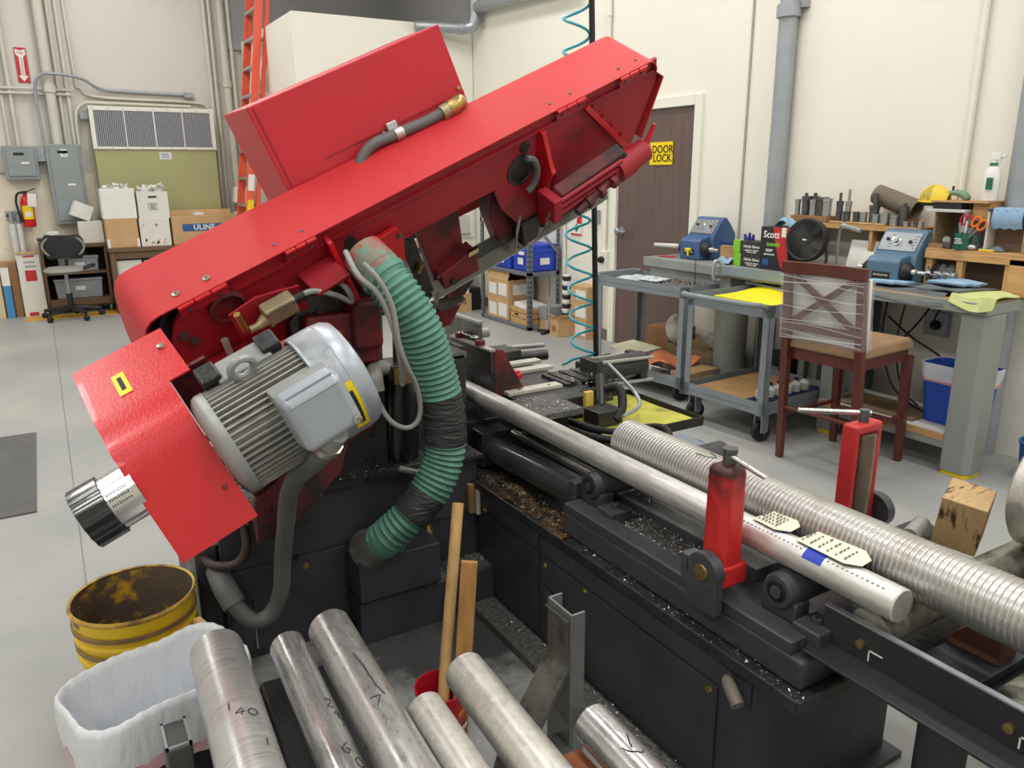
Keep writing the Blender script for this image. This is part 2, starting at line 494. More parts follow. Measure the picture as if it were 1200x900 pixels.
# electrical panels
def epanel(x0, x1, z0, z1, label, dep=0.16):
    o = tag(obj('breaker_panel', MB().bx((x0, YW - dep, z0), (x1, YW - 0.002, z1)), M_panelg, bevel=0.008), label, 'electrical panel')
    obj('door', MB().bx((x0 + 0.035, YW - dep - 0.016, z0 + 0.04), (x1 - 0.03, YW - dep - 0.002, z1 - 0.04)), M_panelg, o, bevel=0.005)
    xm, zm = (x0 + x1) / 2, (z0 + z1) / 2
    obj('latch', MB().bx((xm + 0.0, YW - dep - 0.022, zm - 0.012), (xm + 0.08, YW - dep - 0.016, zm + 0.012)), M_white, o)
    obj('nameplate', MB().bx((xm - 0.06, YW - dep - 0.019, z1 - 0.1), (xm + 0.04, YW - dep - 0.016, z1 - 0.07)), M_dark, o)
    return o
p = epanel(-0.27, 0.06, 1.50, 1.862, 'small square grey breaker panel on the back wall')
p = epanel(0.145, 0.50, 1.0, 1.885, 'tall grey breaker panel marked C beside the air unit')
obj('lettering', text_mb('C', 0.07, basis((0.325, YW - 0.180, 1.79), (1, 0, 0), (0, 0, 1)), 0.0004), M_ink, p)
obj('label_card', MB().bx((0.29, YW - 0.179, 1.75), (0.36, YW - 0.177, 1.83)), M_paper, p)
tag(obj('panel_nipple', MB().bx((0.06, YW - 0.12, 1.70), (0.145, YW - 0.03, 1.86)), M_galvp), 'short grey duct joining the two breaker panels', 'duct')
o = tag(obj('wall_outlet', MB().bx((-0.34, YW - 0.02, 1.06), (-0.18, YW - 0.002, 1.16)), M_galv, bevel=0.004), 'metal outlet box at the left edge of the back wall', 'outlet')
for x in (-0.305, -0.225):
    obj('socket', MB().lathe([(0.026, 0), (0.026, 0.006)], (x, YW - 0.02, 1.11), (0, -1, 0), 14), M_dark, o)
tag(obj('wall_tube', MB().tube([(-0.6, YW - 0.02, 1.575), (-0.15, YW - 0.02, 1.575), (-0.12, YW - 0.02, 1.57)], 0.01, 8), M_galvp), 'thin grey tube at the left edge below the small panel', 'pipe')
# fire extinguisher
t = thing('fire_extinguisher', 'red fire extinguisher hung on the back wall by the office chair', 'extinguisher', (-0.115, 10.54, 0.98))
mb = L(t); mb.lathe([(0.05, 0), (0.062, 0.008), (0.064, 0.02), (0.064, 0.28), (0.05, 0.325), (0.022, 0.345), (0.02, 0.37)], n=20)
obj('cylinder', mb, M_ext, t)
mb = L(t); mb.bx((-0.02, -0.02, 0.36), (0.02, 0.02, 0.40)); mb.box((0.05, 0, 0.405), (0.12, 0.022, 0.012), (0, -0.35, 0)); mb.box((0.045, 0, 0.375), (0.1, 0.022, 0.01), (0, 0.1, 0))
obj('valve', mb, M_dark, t, bevel=0.002)
obj('discharge_hose', L(t).tube(bez([(-0.015, -0.01, 0.385), (-0.075, -0.03, 0.37), (-0.1, -0.03, 0.28), (-0.085, -0.045, 0.15), (-0.065, -0.05, 0.06)], 6), 0.012, 8), M_black, t)
mb = L(t); mb.grid(lambda u, v: (0.0655 * math.sin(-0.9 + 1.8 * u), -0.0655 * math.cos(-0.9 + 1.8 * u), 0.09 + 0.15 * v), 9, 2)
obj('label', mb, M_yel, t)
mb = L(t); mb.grid(lambda u, v: (0.066 * math.sin(-0.5 + 1.0 * u), -0.066 * math.cos(-0.5 + 1.0 * u), 0.12 + 0.05 * v), 7, 2)
obj('label_print', mb, M_paper, t)
obj('inspection_tag', L(t).box((0.055, -0.06, 0.30), (0.085, 0.003, 0.15), (0, 0.1, 0.2)), M_paper, t)
obj('hanger', L(t).bx((-0.03, 0.04, 0.2), (0.03, 0.108, 0.36)), M_galv, t)

# air unit
YF = 10.35
t = thing('air_conditioner', 'tall olive wall air unit with a louvred white framed top', 'air conditioner', (1.29, YF, 0))
x0, x1, z1 = -0.655, 0.66, 2.287
z0 = 1.83
obj('casing', L(t).bx((x0, 0.0, 0.02), (x1, 0.297, z0)), M_olive, t, bevel=0.006)
obj('upper_casing', L(t).bx((x0, 0.006, z0), (x1, 0.297, z1)), M_olive, t, bevel=0.006)
mb = L(t); w = 0.045
mb.bx((x0 - 0.01, -0.02, z0), (x1 + 0.01, 0.006, z0 + 0.03)); mb.bx((x0 - 0.01, -0.02, z1 - 0.035), (x1 + 0.01, 0.006, z1 + 0.01)); mb.bx((x0 - 0.01, -0.02, z0 + 0.03), (x0 + w - 0.01, 0.006, z1 - 0.035)); mb.bx((x1 - w + 0.01, -0.02, z0 + 0.03), (x1 + 0.01, 0.006, z1 - 0.035))
obj('grille_frame', mb, M_white, t, bevel=0.003)
obj('grille_back', L(t).bx((x0 + w - 0.01, -0.001, z0 + 0.03), (x1 - w + 0.01, 0.004, z1 - 0.035)), M_dark, t)
n = 62
gx0, gx1 = x0 + w - 0.01, x1 - w + 0.01
lm = mat('louvre_grey', (166, 168, 176), 0.5, var=0.03)
f0 = obj('louvre_slat', L(t).box((0, 0, 0), (0.0105, 0.012, z1 - z0 - 0.067), (0, 0, 0.4)), lm, t)
base = Matrix.Translation((gx0 + 0.012, -0.010, (z0 + z1) / 2)) 
f0.data.transform(Matrix.Translation(-Vector((-t.location))) @ Matrix()) if False else None
for v in f0.data.vertices:
    pass
f0.matrix_local = base
for i in range(1, n):
    copy_part(f0, t, Matrix.Translation((gx0 + 0.012 + i * (gx1 - gx0 - 0.024) / (n - 1), -0.010, (z0 + z1) / 2)))
for k in range(1, 4):
    x = gx0 + (gx1 - gx0) * k / 4
    obj('grille_bar', L(t).bx((x - 0.006, -0.02, z0 + 0.03), (x + 0.006, -0.004, z1 - 0.035)), M_white, t)
mb = L(t)
for i in range(9):
    for z in (z0 + 0.015, z1 - 0.012):
        x = x0 + 0.03 + i * (x1 - x0 - 0.06) / 8
        mb.cyl((x, -0.02, z), (x, -0.025, z), 0.006, n=8)
o = obj('screw', mb, M_galv, t); o['kind'] = 'stuff'
st = obj('notice', L(t).bx((0.02, -0.004, 1.72), (0.15, -0.001, 1.80)), M_paper, t)
mb = L(t)
for k in range(4):
    mb.bx((0.035, -0.0055, 1.735 + k * 0.015), (0.135 - 0.02 * (k % 2), -0.004, 1.741 + k * 0.015))
obj('print', mb, M_blue, st)
# air unit support tabs
obj('bracket', L(t).bx((x0 - 0.09, 0.2, z1 - 0.12), (x0, 0.26, z1 - 0.05)), M_galvp, t)

# ------------------------------------------------------------------ table of boxes in front of it
t = thing('box_table', 'dark wood table under the boxes in front of the air unit', 'table', (1.42, 10.14, 0))
obj('tabletop', L(t).bx((-0.82, -0.24, 0.70), (0.64, 0.20, 0.745)), M_wood, t, bevel=0.005)
for x in (-0.78, 0.60):
    for y in (-0.2, 0.16):
        obj('leg', L(t).bx((x - 0.028, y - 0.028, 0), (x + 0.028, y + 0.028, 0.70)), M_wood, t, bevel=0.004)
obj('shelf', L(t).bx((-0.80, -0.22, 0.34), (0.62, 0.18, 0.37)), M_wood, t)
obj('apron', L(t).bx((-0.75, -0.215, 0.62), (0.57, -0.195, 0.70)), M_wood, t)
obj('side_panel', L(t).bx((-0.80, -0.17, 0.02), (-0.785, 0.13, 0.70)), M_wood, t)

def crumple(name, c, d, m, parent, seed, n=40):
    """a heap of crumpled paper or film in a box mouth"""
    rr = random.Random(seed); mb = MB()
    for i in range(n):
        p = Vector((c[0] + rr.uniform(-d[0], d[0]), c[1] + rr.uniform(-d[1], d[1]), c[2] + rr.uniform(-0.3, 1) * d[2]))
        s = rr.uniform(0.03, 0.06)
        a = [Vector((rr.uniform(-s, s), rr.uniform(-s, s), rr.uniform(-s, s))) for _ in range(4)]
        mb.poly([p + q for q in a], [(0, 1, 2), (0, 2, 3), (0, 3, 1), (1, 3, 2)])
    o = obj(name, mb, m, parent)
    o['kind'] = 'stuff'
    return o
def carton(name, label, x0, x1, y0, y1, z0, z1, m, rz=0, cat='box', group=None, lid=True, flaps=None, rx=0, tp=None):
    cx, cy = (x0 + x1) / 2, (y0 + y1) / 2
    t = thing(name, label, cat, (cx, cy, z0), rz, group)
    w, d, h = x1 - x0, y1 - y0, z1 - z0
    if lid:
        obj('body', L(t).bx((-w / 2, -d / 2, 0), (w / 2, d / 2, h)), m, t, bevel=0.004)
        if tp is not None:
            obj('tape', L(t).bx((-w / 2 - 0.001, -0.025, h * 0.8), (w / 2 + 0.001, 0.025, h + 0.001)), tp, t)
    else:
        mb = L(t); k = 0.006
        mb.bx((-w / 2, -d / 2, 0), (w / 2, d / 2, k)); mb.bx((-w / 2, -d / 2, k), (w / 2, -d / 2 + k, h)); mb.bx((-w / 2, d / 2 - k, k), (w / 2, d / 2, h)); mb.bx((-w / 2, -d / 2 + k, k), (-w / 2 + k, d / 2 - k, h)); mb.bx((w / 2 - k, -d / 2 + k, k), (w / 2, d / 2 - k, h))
        obj('body', mb, m, t)
    for fl in (flaps or ()):
        side, ang, ln = fl
        mb = L(t)
        if side == 'x-': mb.box((-w / 2 - math.cos(ang) * ln / 2, 0, h + math.sin(ang) * ln / 2), (ln, d * 0.98, 0.005), (0, ang, 0))
        if side == 'x+': mb.box((w / 2 + math.cos(ang) * ln / 2, 0, h + math.sin(ang) * ln / 2), (ln, d * 0.98, 0.005), (0, -ang, 0))
        if side == 'y-': mb.box((0, -d / 2 - math.cos(ang) * ln / 2, h + math.sin(ang) * ln / 2), (w * 0.98, ln, 0.005), (-ang, 0, 0))
        if side == 'y+': mb.box((0, d / 2 + math.cos(ang) * ln / 2, h + math.sin(ang) * ln / 2), (w * 0.98, ln, 0.005), (ang, 0, 0))
        obj('flap', mb, m, t)
    return t
M_wcard = mat('white_card', (226, 224, 216), 0.75, var=0.03, scale=4)
zt = 0.747
t = carton('cardboard_box', 'plain brown carton with white taped corners at left end of the box table', 0.61, 0.935, 9.94, 10.26, zt, 1.07, M_card)
for x in (-0.153, 0.153): obj('corner_tape', L(t).bx((x - 0.013, -0.163, 0), (x + 0.013, -0.16, 0.1)), M_paper, t)
t = carton('printed_box', 'white carton with faded flower print next to the plain brown carton', 0.955, 1.275, 9.94, 10.26, zt, 1.055, M_wcard)
fl = [mat('print_pink', (205, 165, 150), 0.7), mat('print_sage', (190, 195, 165), 0.7)]
mb = L(t)
for i in range(14):
    x, z = -0.13 + 0.26 * rnd.random(), rnd.choice((0.04, 0.07, 0.24))
    mb.box((x, -0.161, z), (0.018, 0.002, 0.03), (0, rnd.random(), 0), m=i % 2)
obj('print', mb, fl, t)
t = carton('file_box', 'larger white box overflowing with crumpled white bags above the brown carton', 0.60, 0.945, 9.95, 10.25, 1.071, 1.40, M_paper, lid=False)
crumple('bag_heap', (0.77, 10.1, 1.385), (0.13, 0.1, 0.05), M_paper, t, 3)
t = carton('file_box', 'white file box with a hand hole and crumpled paper above the printed carton', 0.965, 1.29, 9.95, 10.25, 1.056, 1.36, M_wcard, lid=False)
crumple('paper_heap', (1.125, 10.1, 1.36), (0.12, 0.1, 0.05), M_paper, t, 4)
obj('hand_hole', L(t).bx((-0.045, -0.153, 0.235), (0.045, -0.15, 0.255)), M_ink, t)
mb = L(t); mb.bx((-0.05, -0.1525, 0.10), (0.04, -0.1505, 0.104)); mb.bx((-0.05, -0.1525, 0.17), (0.04, -0.1505, 0.174)); mb.bx((-0.05, -0.1525, 0.10), (-0.046, -0.1505, 0.174)); mb.bx((0.036, -0.1525, 0.10), (0.04, -0.1505, 0.174))
for k in range(3): mb.bx((-0.03, -0.1525, 0.115 + k * 0.018), (0.02, -0.1505, 0.122 + k * 0.018))
obj('print', mb, M_ink, t)
t = carton('shipping_box', 'long brown shipping carton with a blue printed band on the box table', 1.30, 2.05, 9.96, 10.30, zt, 1.075, M_card, flaps=[('y+', 1.2, 0.06)])
obj('blue_band', L(t).bx((-0.26, -0.1725, 0.15), (0.25, -0.170, 0.235)), M_blue, t)
obj('lettering', text_mb('ULINE', 0.085, basis(Vector(t.location) + Vector((-0.02, -0.1732, 0.192)), (1, 0, 0), (0, 0, 1)), 0.0004, bold=0.002, space=1.05), M_paper, t)
tag(obj('paper_slip', MB().box((1.62, 10.08, 1.093), (0.11, 0.08, 0.032), (0, 0, 0.2)), M_paper), 'small white packet lying on the blue banded shipping carton', 'paper')
for i, (x, w) in enumerate(((0.80, 0.26), (1.10, 0.28))):
    t = carton('white_carton', ('left' if i == 0 else 'right') + ' white carton on the shelf under the box table', x - w / 2, x + w / 2, 9.96, 10.2, 0.371, 0.60 - 0.01 * i, M_wcard)
    obj('lid_seam', L(t).bx((-w / 2 - 0.002, -0.123, 0.12), (w / 2 + 0.002, 0.1, 0.13)), M_paper, t)
# bundled parts bag by the ladder
t = thing('supply_sack', 'clear sack of brown and white packets hanging beside the ladder', 'bag', (2.20, 10.3, 0.981))
obj('upper_packet', L(t).box((0, 0, 0.31), (0.22, 0.16, 0.2), (0, 0.04, 0), taper=(0.85, 0.8)), M_wcard, t, bevel=0.02)
obj('middle_packet', L(t).box((0.01, 0, 0.16), (0.2, 0.15, 0.1)), M_card2, t, bevel=0.015)
obj('lower_packet', L(t).box((0, 0, 0.055), (0.22, 0.16, 0.11)), M_paper, t, bevel=0.02)
st = thing('sack_stand', 'small brown carton under the sack beside the ladder', 'box', (2.2, 10.3, 0))
obj('body', L(st).bx((-0.09, -0.12, 0), (0.1, 0.12, 0.98)), M_card2, st, bevel=0.004)
obj('tape', L(st).bx((-0.02, -0.121, 0.6), (0.02, 0.121, 0.981)), M_paper, st)

# ------------------------------------------------------------------ open cabinet with bins, chair in front
t = thing('shelf_cabinet', 'open walnut cabinet on casters with two grey bins', 'cabinet', (0.26, 10.42, 0))
x0, x1 = -0.31, 0.33
for x in (x0, x1): obj('side_panel', L(t).bx((x - 0.015, -0.19, 0.09), (x + 0.015, 0.19, 0.75)), M_wood, t, bevel=0.003)
obj('top', L(t).bx((x0 - 0.02, -0.2, 0.75), (x1 + 0.02, 0.2, 0.79)), M_wood, t, bevel=0.004)
obj('shelf', L(t).bx((x0, -0.18, 0.45), (x1, 0.18, 0.475)), M_wood, t)
obj('plinth', L(t).bx((x0, -0.19, 0.09), (x1, 0.19, 0.17)), M_wood, t, bevel=0.003)
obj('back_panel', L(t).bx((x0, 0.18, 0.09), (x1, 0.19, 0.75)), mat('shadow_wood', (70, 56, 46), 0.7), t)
for x in (x0 + 0.02, x1 - 0.02):
    for y in (-0.15, 0.15):
        obj('caster', L(t).lathe([(0.035, -0.012), (0.042, 0), (0.035, 0.012)], (x, y, 0.045), (1, 0, 0), 12), M_galv, t)
def bin_(label, x, y, z, w, d, h):
    b = thing('storage_bin', label, 'bin', (x, y, z))
    obj('tub', L(b).box((0, 0, h / 2), (w * 0.92, d * 0.92, h), taper=(1.06, 1.06)), M_bin, b, bevel=0.01)
    obj('lid', L(b).box((0, 0, h + 0.012), (w, d, 0.028)), M_bin, b, bevel=0.006)
    obj('label', L(b).bx((-0.04, -d * 0.49 - 0.003, h * 0.45), (0.06, -d * 0.49 - 0.001, h * 0.7)), M_paper, b)
    return b
bin_('grey lidded bin on the upper shelf of the walnut cabinet', 0.30, 10.42, 0.476, 0.42, 0.32, 0.15)
bin_('grey lidded bin on the lower shelf of the walnut cabinet', 0.27, 10.42, 0.171, 0.5, 0.33, 0.2)
t = thing('desk_tray', 'low dark tray on the cabinet top behind the chair', 'tray', (0.10, 10.42, 0.79))
obj('tray', L(t).bx((-0.17, -0.12, 0), (0.16, 0.12, 0.05)), M_wood, t, bevel=0.004); obj('rim', L(t).bx((-0.175, -0.125, 0.05), (0.165, 0.125, 0.062)), M_dark, t)
tag(obj('small_white_box', MB().bx((0.03, 10.36, 0.853), (0.15, 10.46, 0.925)), M_paper, bevel=0.004), 'small white box on the dark tray behind the chair', 'box')
t = carton('white_box', 'plain white box at the right end of the walnut cabinet', 0.35, 0.60, 10.26, 10.46, 0.791, 1.035, M_wcard)
obj('lid_seam', L(t).bx((-0.126, -0.101, 0.2), (0.126, 0.101, 0.205)), M_paper, t)
tag(obj('tilted_box', MB().box((0.41, 10.36, 1.15), (0.2, 0.16, 0.17), (0, 0.42, 0.1)), M_paper, bevel=0.004), 'small white box tipped on edge on the plain white box', 'box')
tag(obj('floor_strip', MB().bx((-0.31, 9.93, 0), (0.72, 10.24, 0.006)), mat('ochre_floor_board', (205, 158, 62), 0.5, var=0.08)), 'ochre yellow strip on the floor under the office chair', 'floor strip')
# office chair
t = thing('office_chair', 'black and grey office chair by the walnut cabinet', 'chair', (0.155, 9.93, 0), R(-10))
M_seat = mat('grey_seat_fabric', (150, 148, 142), 0.9, var=0.05)
obj('backrest', L(t).grid(lambda u, v: ((u - 0.5) * 0.40 * (1 - 0.25 * abs(2 * v - 1) ** 3), 0.05 - 0.1 * (2 * u - 1) ** 2 * -0.5, 0.66 + 0.25 * v), 12, 10), M_dark, t, solid=0.05)
obj('backrest_shell', L(t).tube([((math.cos(a)) * 0.205, 0.085 - 0.02, 0.785 + 0.128 * math.sin(a)) for a in [i * PI / 12 for i in range(24)]], 0.012, 6, closed=True), M_seat, t)
obj('back_support', L(t).tube(bez([(0, 0.08, 0.80), (0, 0.11, 0.66), (0, 0.1, 0.55), (0, 0.04, 0.5)], 5), 0.018, 8), M_dark, t)
obj('seat', L(t).lathe([(0.0, 0.0), (0.2, 0.005), (0.235, 0.03), (0.2, 0.06), (0.0, 0.065)], (0, -0.05, 0.51), n=24, sx=1.05, sy=0.9), M_seat, t)
obj('armrest', L(t).tube(bez([(0.2, -0.15, 0.56), (0.29, -0.08, 0.585), (0.25, 0.05, 0.575), (0.1, 0.05, 0.53)], 5), 0.016, 8), M_dark, t)
obj('gas_lift', L(t).cyl((0, -0.02, 0.24), (0, -0.02, 0.51), 0.022, n=12), M_galv, t)
obj('column', L(t).cyl((0, -0.02, 0.09), (0, -0.02, 0.28), 0.032, n=12), M_dark, t)
for i in range(5):
    a = 2 * PI * i / 5 + 0.3
    e = Vector((math.cos(a) * 0.30, math.sin(a) * 0.30 - 0.02, 0.085))
    obj('leg', L(t).tube([(0, -0.02, 0.12), (e.x * 0.5, e.y * 0.5, 0.11), e], [0.035, 0.026, 0.018], 8), M_dark, t)
    obj('caster', L(t).lathe([(0.02, -0.025), (0.034, -0.012), (0.034, 0.012), (0.02, 0.025)], (e.x, e.y, 0.034), (math.sin(a), -math.cos(a), 0), 12), M_black, t)
# tall cartons and tubes leaning at the left
def lean(name, label, cat, x, y, w, d, h, rx, m, ry=0.0):
    t = thing(name, label, cat, (x, y, 0))
    WM[t.name] = Matrix.Translation((x, y, 0)) @ Euler((rx, ry, 0)).to_matrix().to_4x4(); t.rotation_euler = (rx, ry, 0)
    obj('body', L(t).bx((-w / 2, 0, 0.0), (w / 2, d, h)), m, t, bevel=0.003)
    return t
t = lean('tall_carton', 'tall white carton with red labels leaning left of the office chair', 'box', -0.19, 10.26, 0.225, 0.13, 0.70, -0.06, M_wcard)
for a, b in (((-0.05, -0.002, 0.40), (0.06, 0, 0.52)), ((-0.05, -0.002, 0.665), (0.06, 0, 0.685)), ((-0.07, -0.002, 0.01), (0.02, 0, 0.05))): obj('red_label', L(t).bx(a, b), M_red, t)
mb = L(t); mb.bx((-0.05, -0.002, 0.60), (0.06, 0, 0.62)); mb.bx((-0.04, -0.002, 0.55), (0.07, 0, 0.575)); obj('print', mb, M_galv, t)
mb = L(t); mb.box((-0.16, 0.07, 0.74), (0.12, 0.12, 0.004), (0, 0.5, 0)); mb.box((0, 0.06, 0.712), (0.22, 0.15, 0.02)); obj('flap', mb, M_card, t)
for i, (x, lab) in enumerate(((-0.29, 'left'), (-0.222, 'right'))):
    t = thing('foil_roll', lab + ' silver wrapped roll standing behind the tall white carton', 'roll', (x, 10.55, 0))
    obj('roll', L(t).cyl((0, 0, 0), (0, 0, 1.02), 0.032, n=14), mat('foil_white', (222, 222, 222), 0.3, 0.2, var=0.08, scale=20), t); obj('core', L(t).cyl((0, 0, 1.02), (0, 0, 1.15 - 0.02 * i), 0.022, n=12), M_galv, t)
t = lean('blue_carton', 'narrow blue and white carton at the far left of the back wall', 'box', -0.435, 10.3, 0.075, 0.1, 0.56, -0.05, mat('blue_card', (70, 140, 195), 0.6, var=0.04))
obj('upper_print', L(t).bx((-0.0385, -0.002, 0.36), (0.0385, 0.1, 0.56)), M_paper, t)
lean('brown_tube_box', 'dark brown long carton leaning beside the tall white carton', 'box', -0.352, 10.33, 0.075, 0.1, 0.60, -0.05, M_card2)
lean('flat_carton', 'pale folded carton at the left edge leaning on the back wall', 'box', -0.55, 10.3, 0.12, 0.05, 0.58, -0.08, mat('pale_card', (214, 196, 160), 0.8))
lean('folded_carton', 'folded brown carton standing behind the narrow blue carton', 'box', -0.42, 10.47, 0.2, 0.04, 0.62, -0.06, M_card)

# ------------------------------------------------------------------ ladder
t = thing('step_ladder', 'tall orange fibreglass step ladder leaning beside the office partition', 'ladder', (1.87, 9.6, 0))
ta = 0.14
def lp(x, y, z): return (x + ta * z * 0.98, y, z)
H = 4.2
def rail(y, w, off, m, dx=0.0):
    mb = L(t)
    mb.prism([lp(off, y - w / 2, 0), lp(off + 0.03, y - w / 2, 0), lp(off + 0.03, y + w / 2, 0), lp(off, y + w / 2, 0)], Vector(lp(0, 0, H)))
    return obj('rail', mb, m, t, bevel=0.003)
for y in (-0.22, 0.22):
    mb = L(t); s = 1 if y > 0 else -1
    mb.prism([lp(0, y, 0), lp(0.085, y, 0), lp(0.085, y + 0.025 * s, 0), lp(0, y + 0.025 * s, 0)], Vector(lp(0, 0, H)))
    obj('rail', mb, M_orange, t, bevel=0.003)
for y in (-0.2, 0.2):
    mb = L(t)
    mb.prism([lp(0.115, y - 0.012, 0), lp(0.165, y - 0.012, 0), lp(0.165, y + 0.012, 0), lp(0.115, y + 0.012, 0)], Vector(lp(0, 0, H - 0.2)))
    obj('back_rail', mb, M_orange, t, bevel=0.003)
for k in range(1, 14):
    z = 0.3 * k
    x = ta * z * 0.98
    obj('step', L(t).bx((x - 0.005, -0.22, z - 0.02), (x + 0.09, 0.22, z + 0.012)), M_alu, t, bevel=0.003)
    if k % 2 == 0:
        obj('back_bar', L(t).bx((x + 0.12, -0.2, z - 0.012), (x + 0.15, 0.2, z + 0.012)), M_alu, t)
x = ta * 1.13
obj('caution_label', L(t).box((x + 0.045, -0.248, 1.15), (0.07, 0.003, 0.22), (0, 0.137, 0)), M_yel, t)
obj('white_label', L(t).box((x + 0.085, -0.248, 1.45), (0.07, 0.003, 0.18), (0, 0.137, 0)), M_paper, t)
# ================================================================== right wall pipes
M_steel = mat('bench_grey_steel', (142, 146, 142), 0.45, var=0.06, scale=4, col2=(110, 112, 108), c2at=(0.62, 0.8), c2scale=7)
M_cart = mat('cart_grey', (128, 136, 142), 0.4, var=0.06, scale=5)
M_bluetote = mat('blue_tote', (28, 66, 190), 0.4, var=0.05)
M_teal = mat('polisher_blue', (80, 114, 138), 0.38, var=0.06, coat=0.2)
M_teal2 = mat('polisher_dark_blue', (58, 92, 140), 0.38, var=0.06, coat=0.2)
M_chrome = mat('bright_steel', (200, 200, 200), 0.22, 1.0, var=0.06)
M_brown = mat('mahogany', (92, 42, 34), 0.4, var=0.18, scale=7, stretch=(5, 5, 1))
M_tan = mat('tan_fabric', (150, 122, 92), 0.95, var=0.12, scale=20, bump=0.2, bscale=150)
M_foam = mat('white_foam', (222, 220, 216), 0.7, var=0.04)
M_film = mat('stretch_film', (235, 236, 240), 0.18, var=0.0, alpha=0.14, bump=0.9, bscale=14, stretch=(1, 1, 5))
M_ltw = mat('plywood', (190, 148, 100), 0.65, var=0.14, scale=5, stretch=(3, 1, 3))
M_lam = mat('grey_laminate', (205, 204, 198), 0.5, var=0.04)
M_towel = mat('grey_shop_towel', (104, 112, 118), 0.95, var=0.1, scale=12, bump=0.2, bscale=80)
M_towelb = mat('blue_shop_towel', (140, 172, 200), 0.95, var=0.08, scale=12, bump=0.2, bscale=80)
M_towelg = mat('green_yellow_cloth', (196, 204, 140), 0.95, var=0.08, scale=12, bump=0.2, bscale=60)
M_yglove = mat('yellow_rubber', (240, 226, 30), 0.55, var=0.06, bump=0.2, bscale=30)
pipe('drain_pipe', 'wide grey steel pipe climbing the right wall beside the bench grinders', [(4.40, 3.835, Zc), (4.40, 3.835, 0)], 0.062, M_galvp, coup=[(4.40, 3.835, 2.55)])
obj('pipe_clamp', MB().bx((4.41, 3.72, 2.56), (4.46, 3.77, 2.60)), M_galv, bpy.data.objects['drain_pipe'])
pipe('conduit', 'thin cream conduit on the right wall above the wire cage lamp', [(4.44, 2.56, Zc), (4.44, 2.56, 1.42)], 0.017, M_wall)
pipe('drain_pipe', 'wide grey steel pipe at the right edge of the photo behind the white bottle', [(4.39, 2.215, Zc), (4.39, 2.215, 0)], 0.07, M_galvp)
pipe('conduit', 'cream conduit on the right wall left of the door, above the red saw arm', [(4.435, 5.80, Zc), (4.435, 5.80, 0.66)], 0.017, M_wall, coup=[(4.435, 5.80, 2.87)])
tag(obj('wall_wire', MB().tube(bez([(4.445, 2.555, 1.43), (4.43, 2.57, 1.37), (4.44, 2.55, 1.30), (4.445, 2.58, 1.24)], 5), 0.003, 5), M_card2), 'loose brown wires below the thin cream conduit', 'wire')
t = thing('duct_pipe', 'galvanised pipe with an elbow crossing the top of the corner', 'pipe', (4.36, 8.1, 3.2))
obj('upright', L(t).cyl((0, 0, -0.02), (0, 0, 1.5), 0.06, n=16), M_galv, t)
obj('elbow', L(t).tube(bez([(0, 0, 0.02), (0, 0.0, -0.05), (-0.03, 0.02, -0.12), (-0.12, 0.06, -0.14)], 4), 0.066, 14), M_galv, t)
obj('cross_run', L(t).cyl((-0.1, 0.05, -0.14), (-0.62, 0.2, -0.14), 0.058, n=16), M_galv, t)
obj('coupling', L(t).cyl((-0.10, 0.05, -0.14), (-0.17, 0.07, -0.14), 0.068, n=16), M_galv, t)
obj('branch', L(t).cyl((0.0, -0.06, 0.06), (0.0, -1.9, -0.02), 0.058, n=16), M_galvp, t)
o = tag(obj('switch_box', MB().bx((4.42, 5.90, 1.09), (4.46, 5.98, 1.20)), M_galvp, bevel=0.003), 'small grey switch box on the right wall left of the door', 'switch')
obj('lever', MB().bx((4.41, 5.93, 1.13), (4.42, 5.95, 1.16)), M_white, o)
o = tag(obj('wall_outlet', MB().bx((4.40, 5.72, 0.62), (4.46, 5.84, 0.84)), M_white, bevel=0.006), 'cream wall socket with a black plug beside the door frame', 'outlet')
obj('plug', MB().lathe([(0.03, 0), (0.03, 0.03), (0.015, 0.05)], (4.40, 5.78, 0.76), (-1, 0, 0), 12), M_black, o)
o = tag(obj('safety_sign', MB().bx((4.447, 6.18, 0.95), (4.455, 6.36, 1.13)), M_paper), 'small white sign with a green cross and red band by the steel shelving', 'sign')
obj('red_band', MB().bx((4.4455, 6.18, 1.06), (4.4475, 6.26, 1.13)), M_red, o)
mb = MB(); mb.bx((4.4455, 6.25, 0.985), (4.4475, 6.28, 1.055)); mb.bx((4.4455, 6.23, 1.005), (4.4475, 6.30, 1.035)); obj('green_cross', mb, mat('sign_green', (20, 140, 70), 0.5), o)
obj('red_base', MB().bx((4.4455, 6.18, 0.95), (4.4475, 6.36, 0.965)), M_red, o)

# ================================================================== steel shelving in the back right corner
t = thing('shelving_rack', 'grey slotted steel shelving rack against the right wall', 'shelving', (4.24, 7.02, 0))
RK = mat('rack_grey', (118, 126, 136), 0.45, 0.3, var=0.05)
px = (-0.19, 0.175); py = (-0.52, 0.47)
for x in px:
    for y in py:
        H = 0.98 if (x < 0 and y < 0) else 2.1
        sx = 1 if x < 0 else -1; sy = 1 if y < 0 else -1
        mb = L(t); mb.bx((x, y, 0), (x + 0.045 * sx, y + 0.003 * sy, H)); mb.bx((x, y, 0), (x + 0.003 * sx, y + 0.045 * sy, H))
        p_ = obj('post', mb, RK, t)
        mb = L(t)
        for k in range(int(H / 0.05)):
            z = 0.03 + k * 0.05
            mb.bx((x + 0.014 * sx, y - 0.001, z), (x + 0.03 * sx, y + 0.004, z + 0.022)); mb.bx((x - 0.001, y + 0.014 * sy, z), (x + 0.004, y + 0.03 * sy, z + 0.022))
        h_ = obj('slot', mb, M_dark, p_); h_['kind'] = 'stuff'
